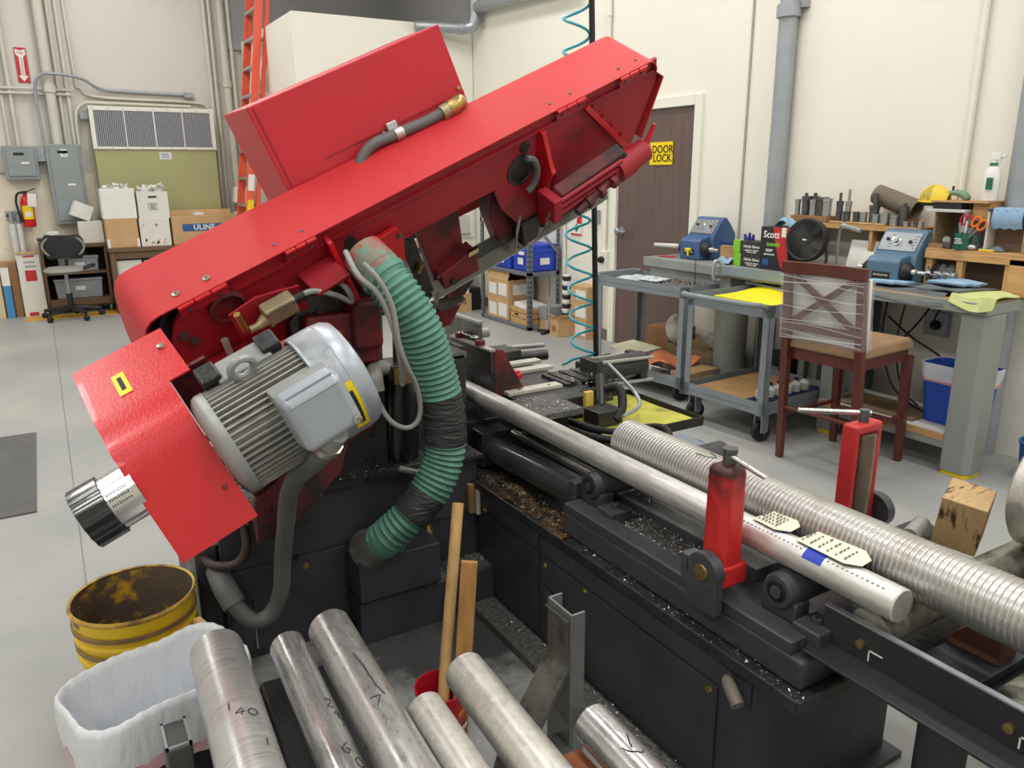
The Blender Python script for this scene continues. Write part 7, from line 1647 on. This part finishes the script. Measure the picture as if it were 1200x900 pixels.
# ================================================================== bars, rack, buckets in front
def bar_mat(name, col, rough, stripe, amt, along=(1, 1, 1), tint=None, bmp=0.12, metal=0.7):
    """bright metal with turning marks; stretch picks the direction of the marks"""
    m = bpy.data.materials.new(name); m.use_nodes = True
    nt = m.node_tree; N = nt.nodes; K = nt.links; b = N['Principled BSDF']
    tc = N.new('ShaderNodeTexCoord'); mp = N.new('ShaderNodeMapping'); mp.inputs['Scale'].default_value = along; K.new(tc.outputs['Object'], mp.inputs['Vector'])
    n = N.new('ShaderNodeTexNoise'); n.inputs['Scale'].default_value = stripe; n.inputs['Detail'].default_value = 6; n.inputs['Roughness'].default_value = 0.7; K.new(mp.outputs[0], n.inputs['Vector'])
    r = N.new('ShaderNodeValToRGB'); r.color_ramp.elements[0].position = 0.35; r.color_ramp.elements[1].position = 0.65
    c = lin(col); r.color_ramp.elements[0].color = [x * (1 - amt) for x in c] + [1]; r.color_ramp.elements[1].color = [min(1, x * (1 + amt)) for x in c] + [1]
    K.new(n.outputs['Fac'], r.inputs[0]); src = r.outputs[0]
    n2 = N.new('ShaderNodeTexNoise'); n2.inputs['Scale'].default_value = 9; n2.inputs['Detail'].default_value = 7; K.new(tc.outputs['Object'], n2.inputs['Vector'])
    r2 = N.new('ShaderNodeValToRGB'); r2.color_ramp.elements[0].position = 0.56; r2.color_ramp.elements[1].position = 0.78; K.new(n2.outputs['Fac'], r2.inputs[0])
    mx = N.new('ShaderNodeMix'); mx.data_type = 'RGBA'; K.new(r2.outputs[0], mx.inputs['Factor']); K.new(src, mx.inputs[6]); mx.inputs[7].default_value = lin(tint or [x * 0.7 for x in col]) + [1]
    K.new(mx.outputs[2], b.inputs['Base Color'])
    b.inputs['Metallic'].default_value = metal
    mr = N.new('ShaderNodeMapRange'); mr.inputs['From Min'].default_value = 0.3; mr.inputs['From Max'].default_value = 0.7; mr.inputs['To Min'].default_value = max(0.08, rough - bmp); mr.inputs['To Max'].default_value = rough + bmp
    K.new(n.outputs['Fac'], mr.inputs['Value']); K.new(mr.outputs[0], b.inputs['Roughness'])
    bp = N.new('ShaderNodeBump'); bp.inputs['Strength'].default_value = bmp; bp.inputs['Distance'].default_value = 0.001; K.new(n.outputs['Fac'], bp.inputs['Height']); K.new(bp.outputs[0], b.inputs['Normal'])
    return m
B_turn = bar_mat('turned_bar', (200, 199, 198), 0.34, 5, 0.12, (2, 60, 2), (182, 166, 168))
B_pol = bar_mat('polished_bar', (188, 188, 188), 0.24, 6, 0.12, (25, 2, 25), (140, 138, 136))
B_mill = bar_mat('mill_bar', (186, 185, 184), 0.32, 8, 0.08, (8, 3, 8), (160, 156, 154))
B_raw = bar_mat('raw_bar', (206, 204, 198), 0.42, 6, 0.12, (10, 14, 10), (178, 174, 164))
B_alu = bar_mat('aluminium_bar', (220, 219, 216), 0.45, 6, 0.06, (14, 3, 14), (196, 193, 188))
B_rib = bar_mat('ribbed_bar', (198, 197, 194), 0.34, 7, 0.05, (3, 3, 3), (176, 166, 160), 0.0, 0.78)
DB = Vector((-0.042, -1, 0)).normalized()
def bar(name, label, far, r, ln, m, d=DB, group=None, marks=(), ns=40, end=True):
    far = Vector(far)
    prof = [(r - 0.003, 0), (r, 0.003), (r, ln - 0.003), (r - 0.003, ln)]
    o = obj(name, MB().lathe(prof, far, d, ns, up=(1, 0, 0)), m)
    tag(o, label, 'metal bar', group)
    if marks:
        side = Vector((0, 0, 1)).cross(d).normalized()       # to the right seen from above, looking along d
        mb = MB()
        for st in marks:
            pts = []
            for i in range(len(st) - 1):
                a, b = st[i], st[i + 1]
                for k in range(4):
                    t = k / 4; pts.append((a[0] + (b[0] - a[0]) * t, a[1] + (b[1] - a[1]) * t))
            pts.append(st[-1])
            P = [far + d * s + (side * math.sin(th) + Vector((0, 0, 1)) * math.cos(th)) * (r + 0.0002) for s, th in pts]
            mb.tube(P, 0.0013, 5)
        g = obj('marker_writing', mb, M_ink, o); g['kind'] = 'stuff'
    return o
# handwriting strokes: (distance from the far end, angle round the bar from the top)
def glyph(s0, t0, sz, key):
    G = {'2': [[(0, 0.1), (-.2, .5), (0, .9), (.35, .7), (.9, 0), (.9, 1)]], '4': [[(0, .7), (.6, 0), (.6, 1)], [(.2, .8), (1, .6)]], '7': [[(0, 0), (0, 1), (.9, .3)]], '1': [[(0, .5), (1, .4)]], '0': [[(0, .5), (.3, 0), (.8, .1), (1, .5), (.7, 1), (.2, .9), (0, .5)]], '6': [[(0, .8), (.4, .1), (.9, .2), (1, .6), (.7, .9), (.5, .4)]], '/': [[(-.1, 1), (1.1, 0)]], '<': [[(-.1, 1.6), (.35, .0), (.9, 1.3)]], '-': [[(.5, 0), (.5, 1)]]}
    return [[(s0 + a * sz, t0 + b * sz * 14) for a, b in st] for st in G[key]]
mk = lambda seq: sum((glyph(*g) for g in seq), [])
bar('steel_bar', 'leftmost and thickest steel bar in front, beside the white lined bin', (0.203, 1.665, 0.507), 0.058, 1.5, B_turn, marks=mk([(0.28, -0.35, 0.02, '1'), (0.305, -0.1, 0.022, '4'), (0.31, 0.3, 0.022, '0'), (0.40, 0.5, 0.02, '1')]))
bar('steel_bar', 'thin shiny steel bar second from the left in front', (0.352, 1.63, 0.49), 0.0395, 1.45, B_pol, marks=mk([(0.28, 0.35, 0.026, '2'), (0.31, 0.55, 0.026, '4'), (0.335, 0.7, 0.03, '7'), (0.42, 0.1, 0.03, '6'), (0.46, 0.5, 0.03, '0')]))
bar('steel_bar', 'thick smooth steel bar third from the left in front', (0.455, 1.635, 0.50), 0.051, 1.5, B_mill, marks=[[(0.20, 0.0), (0.25, 0.1), (0.33, 0.16), (0.36, 0.3)]] + mk([(0.36, -0.3, 0.03, '7')]))
bar('steel_bar', 'short dull steel bar between the red coffee can and the thick smooth bar', (0.534, 1.265, 0.489), 0.040, 1.1, B_raw)
bar('steel_bar', 'pale rough sawn bar running past the red coffee can', (0.657, 1.325, 0.496), 0.046, 1.15, B_raw)
bar('steel_bar', 'shiny bar with an arrow mark under the bent steel channel', (0.80, 1.052, 0.492), 0.042, 0.9, B_pol, marks=[[(0.10, 0.28), (0.125, 0.0), (0.135, -0.05)], [(0.125, -0.42), (0.14, -0.28), (0.155, 0.18), (0.147, 0.32)]])
# rack under them
t = thing('bar_rack', 'grey steel rack with a bent channel upright carrying the front bars', 'rack', (0.6, 0.9, 0))
M_rack = mat('worn_rack_steel', (140, 144, 144), 0.45, 0.5, var=0.12, scale=7, col2=(92, 90, 86), c2at=(0.52, 0.7), c2scale=8)
M_rackd = mat('dark_rack_steel', (92, 94, 94), 0.5, 0.4, var=0.2, scale=8)
def z_bar(r): return 0.448
obj('cross_beam', L(t).bx((-0.58, -0.06, 0.36), (0.20, 0.06, 0.447)), M_rackd, t, bevel=0.005)
obj('cross_beam', L(t).bx((-0.58, -0.72, 0.36), (0.36, -0.60, 0.447)), M_rackd, t, bevel=0.005)
for y in (-0.03, -0.69):
    for x in (-0.54, 0.16): obj('leg', L(t).bx((x - 0.03, y - 0.03, 0), (x + 0.03, y + 0.03, 0.36)), M_rackd, t, bevel=0.004)
obj('side_beam', L(t).bx((-0.58, -0.6, 0.30), (-0.52, 0.62, 0.36)), M_rackd, t, bevel=0.004); obj('side_beam', L(t).bx((0.34, -0.6, 0.05), (0.385, 0.55, 0.11)), M_rackd, t, bevel=0.004)
# channel upright
mb = L(t); k = 0.006
y0, y1 = 0.485, 0.592; x0 = 0.385
mb.bx((x0, y0, 0), (x0 + k, y1, 0.493)); mb.bx((x0 + k, y0, 0), (x0 + 0.043, y0 + k, 0.493)); mb.bx((x0 + k, y1 - k, 0), (x0 + 0.043, y1, 0.493))
obj('channel_upright', mb, M_rack, t, bevel=0.002)
mb = L(t); mb.strip([(x0 - 0.001, y0 + 0.004, 0.468), (x0 - 0.001, y0 + 0.004, 0.345), (x0 - 0.015, y0 + 0.004, 0.325), (0.24, y0 + 0.004, 0.12), (0.20, y0 + 0.004, 0.0)], (0, y1 - y0 - 0.008, 0), t=0.012)
obj('bent_plate', mb, mat('scuffed_plate', (122, 122, 118), 0.38, 0.7, var=0.2, scale=12, col2=(74, 72, 68), c2at=(0.5, 0.66), c2scale=14), t)
obj('weld_bead', L(t).tube([(x0 - 0.006, y0 + 0.005 + 0.01 * i, 0.472 + 0.0012 * (i % 2)) for i in range(11)], 0.004, 6), M_rackd, t)
# square tube upright at the left
mb = L(t); xs, ys = -0.512, 0.60
mb.box((xs, ys, 0.225), (0.05, 0.088, 0.45)); obj('tube_upright', mb, M_rackd, t, bevel=0.006)
mb = L(t)
for a in ((-0.025, -0.044, -0.019, 0.044), (0.019, -0.044, 0.025, 0.044), (-0.025, -0.044, 0.025, -0.038), (-0.025, 0.038, 0.025, 0.044)): mb.bx((xs + a[0], ys + a[1], 0.45), (xs + a[2], ys + a[3], 0.456))
obj('tube_rim', mb, M_galv, t)
obj('wood_packer', L(t).bx((0.125, 0.075, 0.36), (0.17, 0.15, 0.445)), mat('rusty_wood', (140, 84, 50), 0.8, var=0.2), t)
# coffee can with sticks
t = thing('coffee_can', 'red plastic coffee can holding two wooden sticks', 'can', (0.77, 1.70, 0))
M_can = mat('can_red', (184, 26, 44), 0.35, var=0.04)
obj('body', L(t).lathe([(0.0, 0.003), (0.064, 0.0), (0.068, 0.006), (0.070, 0.165), (0.074, 0.168), (0.074, 0.178), (0.070, 0.178), (0.067, 0.16), (0.062, 0.008), (0, 0.008)], n=36), M_can, t)
def can_patch(th0, th1, z0, z1, r=0.0706):
    mb = L(t); mb.grid(lambda u, v: (r * math.cos(R(th0 + (th1 - th0) * u)), r * math.sin(R(th0 + (th1 - th0) * u)), z0 + (z1 - z0) * v + 0.012 * math.sin(3 * u)), 12, 3); return mb
obj('orange_band', can_patch(-75, -20, 0.105, 0.125), mat('can_orange', (226, 120, 40), 0.45), t)
tm = text_mb('Folgers', 0.034, Matrix(), 0.0, bold=0.0012)
for v in tm.bm.verts:
    a = R(-62) + v.co.x / 0.0712
    v.co = Vector((0.77 + 0.0714 * math.cos(a), 1.70 + 0.0714 * math.sin(a), 0.07 + v.co.y + v.co.x * 0.12))
obj('lettering', tm, M_paper, t)
tag(obj('wooden_pole', MB().tube([(0.752, 1.672, 0.012), (0.80, 1.735, 0.20), (0.943, 1.912, 0.604)], [0.0165, 0.0165, 0.0175], 14), mat('worn_pole', (196, 158, 104), 0.6, var=0.14, scale=8, stretch=(6, 6, 1), col2=(150, 112, 64), c2at=(0.6, 0.75))), 'round worn wooden pole standing in the red coffee can', 'stick')
a, b = Vector((0.808, 1.672, 0.012)), Vector((0.882, 1.728, 0.515)); dz = (b - a).normalized(); dx = Vector((0.86, -0.51, 0)); dx = (dx - dz * dx.dot(dz)).normalized()
tag(obj('wooden_board', MB().box((a + b) / 2, (0.046, 0.02, (b - a).length), Matrix((dx, dz.cross(dx), dz)).transposed()), mat('worn_board', (176, 130, 74), 0.6, var=0.2, scale=6, stretch=(8, 8, 1)), bevel=0.003), 'flat wooden board standing in the red coffee can', 'stick')

# yellow bucket
t = thing('yellow_bucket', 'rusty yellow steel bucket behind the white lined bin', 'bucket', (0.078, 2.35, 0))
M_byel = mat('chipped_yellow', (226, 190, 34), 0.45, var=0.08, scale=5, col2=(92, 72, 44), c2at=(0.60, 0.66), c2scale=9)
M_bin_in = mat('rusty_inside', (98, 84, 72), 0.6, var=0.2, scale=10, col2=(214, 168, 30), c2at=(0.52, 0.62), c2scale=10, bump=0.2, bscale=60)
WM[t.name] = WM[t.name] @ Matrix.Diagonal((1.05, 1.05, 0.96, 1)); t.scale = (1.05, 1.05, 0.96)
obj('shell', L(t).lathe([(0.138, 0), (0.146, 0.12), (0.152, 0.20), (0.158, 0.205), (0.158, 0.213), (0.152, 0.218), (0.154, 0.262), (0.160, 0.267), (0.160, 0.275), (0.154, 0.28), (0.161, 0.355)], n=44, cap1=False), M_byel, t)
obj('inside', L(t).lathe([(0.0, 0.03), (0.136, 0.03), (0.158, 0.36)], n=44, cap0=False, cap1=False), M_bin_in, t)
obj('rim', L(t).lathe([(0.158, 0.355), (0.164, 0.354), (0.1665, 0.362), (0.163, 0.369), (0.157, 0.366)], n=44, cap0=False, cap1=False), mat('rim_rust', (196, 160, 60), 0.5, var=0.3, scale=14, col2=(120, 90, 60), c2at=(0.5, 0.6), c2scale=12), t)
obj('band', L(t).lathe([(0.1585, 0.298), (0.163, 0.30), (0.163, 0.312), (0.159, 0.314)], n=44, cap0=False, cap1=False), mat('band_rust', (130, 104, 70), 0.6, var=0.3, scale=12), t)
obj('band', L(t).lathe([(0.156, 0.235), (0.16, 0.237), (0.16, 0.249), (0.156, 0.251)], n=44, cap0=False, cap1=False), MATS['band_rust'], t)
an = R(-62); d_ = Vector((math.cos(an), math.sin(an), 0)); s_ = Vector((-d_.y, d_.x, 0))
obj('handle_ear', L(t).box(d_ * 0.164 + Vector((0, 0, 0.265)), (0.012, 0.03, 0.045), Matrix.Rotation(an, 3, 'Z')), M_byel, t, bevel=0.003)
obj('bail_handle', L(t).tube(bez([d_ * 0.172 + Vector((0, 0, 0.275)), d_ * 0.178 + s_ * 0.02 + Vector((0, 0, 0.24)), d_ * 0.175 + s_ * 0.09 + Vector((0, 0, 0.20)), Vector((math.cos(an + 1.2), math.sin(an + 1.2), 0)) * 0.17 + Vector((0, 0, 0.19)), Vector((math.cos(an + 2.2), math.sin(an + 2.2), 0)) * 0.168 + Vector((0, 0, 0.22)), Vector((math.cos(an + PI), math.sin(an + PI), 0)) * 0.17 + Vector((0, 0, 0.27))], 6), 0.004, 6), MATS['band_rust'], t)
tag(obj('wood_offcut', MB().box((0.22, 2.12, 0.16), (0.02, 0.10, 0.32), (0.05, 0.1, 0.3)), M_pine), 'wooden offcut standing between the yellow bucket and the saw base', 'offcut')
# white lined bin
t = thing('lined_bin', 'black bin with a white plastic liner folded over its rim', 'bin', (0.085, 1.85, 0), R(17))
W_, D_, R_ = 0.40, 0.26, 0.08
mb = L(t); Pb = binshape(mb, W_, D_, R_, 0.0, 0.255, 0.86, 0.94); mb.prism([(x * 0.84, y * 0.84, 0) for x, y in Pb], (0, 0, 0.004))
obj('tub', mb, M_dark, t, solid=0.004)
def rr2(w, d, r, n):
    P = rrect(w, d, r, 24); out = []
    seg = [(Vector(P[i]) - Vector(P[i - 1])).length for i in range(len(P))]; tot = sum(seg); acc = 0
    S = [0]
    for i in range(1, len(P)): S.append(S[-1] + (Vector(P[i]) - Vector(P[i - 1])).length)
    tot = S[-1] + (Vector(P[0]) - Vector(P[-1])).length
    for k in range(n):
        s = tot * k / n; i = max(j for j in range(len(S)) if S[j] <= s + 1e-9)
        a = Vector(P[i]); b = Vector(P[(i + 1) % len(P)]); q = (s - S[i]) / max(1e-9, (b - a).length); out.append(a.lerp(b, min(1, q)))
    return out
NL = 160
RP = rr2(W_, D_, R_, NL)
Lpro = [(0.72, 0.03), (0.78, 0.12), (0.875, 0.25), (0.955, 0.366), (0.985, 0.386), (1.02, 0.386), (1.035, 0.366), (1.04, 0.33), (1.035, 0.29), (1.02, 0.25)]
def linf(u, v):
    i = int(round(u * NL)) % NL; j = int(round(v * (len(Lpro) - 1))); k, z = Lpro[j]
    w = [0.006, .01, .010, .005, .004, .005, .008, .010, .010, .010][j]
    ph = i * 2 * PI / NL
    wob = w * (0.5 * math.sin(23 * ph + j * 0.25) + 0.35 * math.sin(41 * ph + 1.3 + 0.1 * j) + 0.5 * math.sin(9 * ph + j * 0.6))
    zz = z + (0.0015 * math.sin(37 * ph) + 0.005 * math.sin(5 * ph) if j in (3, 4, 5, 6) else 0) + (0.012 * math.sin(5 * ph + 1) + 0.006 * math.sin(17 * ph) if j >= 8 else 0)
    return (RP[i].x * (k + wob), RP[i].y * (k + wob), zz)
mb = L(t); mb.grid(linf, NL, len(Lpro), closeu=True); mb.f([mb.v((p.x * 0.72, p.y * 0.72, 0.03)) for p in RP[::4]])
obj('liner', mb, mat('bag_white', (226, 230, 236), 0.4, var=0.03, bump=0.9, bscale=26, stretch=(1, 1, 0.35), bdist=0.012), t, ang=180)
def hemf(u, v):
    i = int(round(u * NL)) % NL; ph = i * 2 * PI / NL
    k = 1.022 - 0.01 * v; z = 0.257 - 0.035 * v + 0.012 * math.sin(5 * ph + 1) + 0.006 * math.sin(17 * ph)
    return (RP[i].x * k * (1 + 0.01 * math.sin(19 * ph)), RP[i].y * k * (1 + 0.01 * math.sin(19 * ph)), z)
mb = L(t); mb.grid(hemf, NL, 3, closeu=True); obj('drawstring_hem', mb, mat('hem_pink', (226, 178, 186), 0.5), t, ang=180)
# rubber mat
tag(obj('rubber_mat', MB().bx((-1.6, 4.09, 0), (-0.215, 5.46, 0.008)), mat('mat_grey', (92, 92, 94), 0.8, var=0.08, bump=0.2, bscale=120)), 'dark grey rubber mat on the floor at the left edge', 'mat')

# ================================================================== stock on the saw bed and the roller conveyor
t = tag(obj('aluminium_bar', MB().lathe([(0.034, 0), (0.037, 0.003), (0.037, 1.957), (0.034, 1.96)], (1.388, 0.80, 0.6955), (0, 1, 0), 44), B_alu), 'pale aluminium round bar clamped on the saw bed, with paper tags', 'metal bar')
def wrap(th0, th1, y0, y1, r, cx=1.388, cz=0.6955, lift=0.0, n=10, ny=2, skew=0.0):
    mb = MB(); mb.grid(lambda u, v: (cx + (r + lift * v) * math.sin(R(th0 + (th1 - th0) * u)), y0 + (y1 - y0) * v + skew * u, cz + (r + lift * v) * math.cos(R(th0 + (th1 - th0) * u))), n, ny); return mb
obj('blue_tape', wrap(-62, -5, 0.975, 1.025, 0.0375), mat('tape_blue', (48, 72, 190), 0.6, var=0.05), t)
obj('blue_tape', wrap(-5, 40, 1.10, 1.13, 0.0375), MATS['tape_blue'], t)
tg = mat('tag_paper', (232, 229, 206), 0.75, var=0.03)
for lab, y0, y1, x0, x1 in (('white paper tag with printed lines on the aluminium bar, nearer the cut end', 0.90, 1.06, 1.375, 1.44), ('white paper tag with handwriting on the aluminium bar, beside the red guide', 1.09, 1.19, 1.378, 1.445)):
    g = tag(obj('paper_tag', MB().poly([(x0, y1, 0.736), (x1, y1 - 0.01, 0.743), (x1 + 0.004, y0 + 0.03, 0.747), (x1 - 0.018, y0, 0.743), (x0 + 0.016, y0, 0.738), (x0 - 0.004, y0 + 0.03, 0.737)], [(0, 1, 2, 3, 4, 5)]), tg, solid=0.0012), lab, 'tag')
    mb = MB()
    for k in range(6):
        y = y0 + 0.035 + (y1 - y0 - 0.05) * k / 5
        for q in range(4):
            xa = x0 + 0.008 + 0.013 * q; zq = lambda x: 0.7395 + (x - x0) * 0.12
            w = 0.011 - 0.005 * ((k * 3 + q * 5) % 4) / 3
            mb.poly([(xa, y, zq(xa)), (xa + w, y + 0.002, zq(xa + w)), (xa + w, y + 0.006, zq(xa + w)), (xa, y + 0.005, zq(xa))], [(0, 1, 2, 3)])
    o = obj('print', mb, mat('faded_print', (96, 94, 88), 0.7), g); o['kind'] = 'stuff'
mb = MB()
for k in range(34):
    y = 0.83 + 0.012 * k; th = R(-34)
    p = Vector((1.388 + 0.0373 * math.sin(th), y, 0.6955 + 0.0373 * math.cos(th))); tt = Vector((math.cos(th), 0, -math.sin(th)))
    if 0.97 < y < 1.03: continue
    mb.poly([p - tt * 0.002, p + tt * 0.002, p + tt * 0.002 + Vector((0, 0.006, 0)), p - tt * 0.002 + Vector((0, 0.006, 0))], [(0, 1, 2, 3)])
o = obj('stamped_print', mb, mat('faint_ink', (120, 120, 120), 0.6), t); o['kind'] = 'stuff'
tag(obj('thin_bar', MB().cyl((1.472, 1.93, 0.662), (1.472, 2.41, 0.662), 0.02, n=24), B_alu), 'thinner bar lying behind the aluminium bar by the vise', 'metal bar')
# ribbed bar: rough-turned grooves cut in the surface
pf = [(0.060, 0), (0.0643, 0.003)]
y = 0.004
while y < 1.62:
    pf += [(0.0660, y + 0.002), (0.0660, y + 0.0072), (0.0640, y + 0.0088), (0.0640, y + 0.0108)]; y += 0.0125
pf += [(0.064, y + 0.003), (0.060, y + 0.006)]
o = tag(obj('ribbed_bar', MB().lathe(pf, (1.504, 1.83, 0.7245), (0, -1, 0), 56), B_rib, ang=30), 'thick rough turned bar with fine rings lying across the rollers', 'metal bar')
obj('scribed_mark', MB().tube([(1.504 + 0.0664 * math.sin(t_), y_, 0.7245 + 0.0664 * math.cos(t_)) for t_, y_ in ((-0.35, 1.50), (-0.28, 1.46), (-0.15, 1.43), (-0.02, 1.44), (0.12, 1.47))], 0.0012, 5), M_ink, o)
tag(obj('large_disc_bar', MB().lathe([(0.13, 0), (0.14, 0.008), (0.14, 0.7)], (1.985, 0.86, 0.80), (0, -1, 0), 56), B_raw), 'very thick round bar at the right edge beside the wooden block', 'metal bar')
cv = thing('roller_conveyor', 'black angle iron roller conveyor at the end of the saw bed', 'conveyor', (1.7, 0.3, 0))
M_ang = mat('black_angle_iron', (50, 50, 54), 0.45, 0.2, var=0.15, scale=8)
mb = L(cv); mb.bx((-0.34, -0.9, 0.545), (-0.332, 0.655, 0.628)); mb.bx((-0.41, -0.9, 0.538), (-0.332, 0.655, 0.546)); a_ = obj('side_rail', mb, M_ang, cv, bevel=0.002)
obj('rail_edge', L(cv).bx((-0.342, -0.9, 0.628), (-0.328, 0.655, 0.632)), M_galv, a_)
obj('rail_end_stop', L(cv).bx((-0.41, 0.648, 0.546), (-0.405, 0.655, 0.56)), M_ang, a_)
mb = L(cv); mb.bx((0.60, -0.9, 0.545), (0.608, 0.655, 0.628)); mb.bx((0.608, -0.9, 0.538), (0.68, 0.655, 0.546)); obj('side_rail', mb, M_ang, cv, bevel=0.002)
for y in (0.56, 0.26, -0.04, -0.34):
    ro = obj('roller', L(cv).lathe([(0.02, -0.328), (0.02, -0.318), (0.044, -0.318), (0.044, 0.57), (0.02, 0.57), (0.02, 0.60)], (0.0, y, 0.614), (1, 0, 0), 26), mat('roller_greygreen', (156, 155, 142), 0.45, 0.5, var=0.25, scale=9, col2=(70, 70, 66), c2at=(0.5, 0.66), c2scale=12), cv)
    obj('axle_pin', L(cv).lathe([(0.0095, 0), (0.0095, 0.008), (0, 0.009)], (-0.34, y, 0.585), (-1, 0, 0), 12), M_brass, ro)
    mb = L(cv); mb.bx((-0.3415, y - 0.05, 0.578), (-0.3405, y - 0.018, 0.581)); mb.bx((-0.3415, y - 0.021, 0.555), (-0.3405, y - 0.018, 0.581)); obj('scribed_corner', mb, M_white, ro)
obj('chip_pan', L(cv).bx((-0.33, -0.4, 0.525), (0.60, 0.60, 0.535)), M_sawd, cv)
obj('cross_plate', L(cv).bx((-0.33, 0.37, 0.545), (0.60, 0.49, 0.565)), M_cast, cv, bevel=0.003)
obj('cross_plate', L(cv).bx((-0.33, 0.12, 0.545), (0.60, 0.22, 0.565)), M_cast, cv, bevel=0.003)
for x in (-0.36, 0.63):
    for y in (0.36, -0.6): obj('leg', L(cv).cyl((x, y, 0), (x, y, 0.54), 0.045, n=20), M_ang, cv)
obj('leg_brace', L(cv).bx((-0.36, -0.6, 0.12), (-0.34, 0.36, 0.17)), M_ang, cv)
tag(obj('wooden_block', MB().box((1.865, 0.955, 0.715), (0.11, 0.10, 0.135), (0.12, -0.16, 0.35)), mat('scorched_block', (188, 156, 110), 0.7, var=0.15, scale=5, stretch=(2, 8, 2), col2=(60, 46, 34), c2at=(0.52, 0.6), c2scale=5), bevel=0.003), 'charred wooden block against the very thick round bar', 'block')
tag(obj('wooden_wedge', MB().prism([(1.55, 0.68, 0.566), (1.55, 0.79, 0.566), (1.55, 0.79, 0.58), (1.55, 0.73, 0.648), (1.55, 0.68, 0.648)], (0.07, 0, 0)), mat('wedge_brown', (112, 72, 58), 0.8, var=0.15), bevel=0.003), 'reddish brown wooden wedge under the ringed bar', 'wedge')
tag(obj('grey_offcut', MB().cyl((1.72, 1.0, 0.68), (1.82, 1.03, 0.68), 0.02, n=16), M_mfin), 'short grey bar offcut beside the charred wooden block', 'offcut')

tag(obj('black_tub', MB().box((0.475, 1.62, 0.10), (0.30, 0.62, 0.20), (0, 0, -0.05), taper=(1.06, 1.04)), M_dark, bevel=0.015), 'low black tub on the floor under the front steel bars', 'tub')

t = thing('spanner', 'small bright spanner lying on top of the vise jaw', 'spanner', (1.45, 2.80, 0.897))
obj('shaft', L(t).bx((-0.006, -0.05, 0), (0.006, 0.06, 0.006)), M_chrome, t, bevel=0.002)
for y in (-0.055, 0.065): obj('ring_end', L(t).tube([(0.013 * math.cos(a), y + 0.013 * math.sin(a), 0.004) for a in [i * 2 * PI / 14 for i in range(14)]], 0.005, 6, closed=True), M_chrome, t)
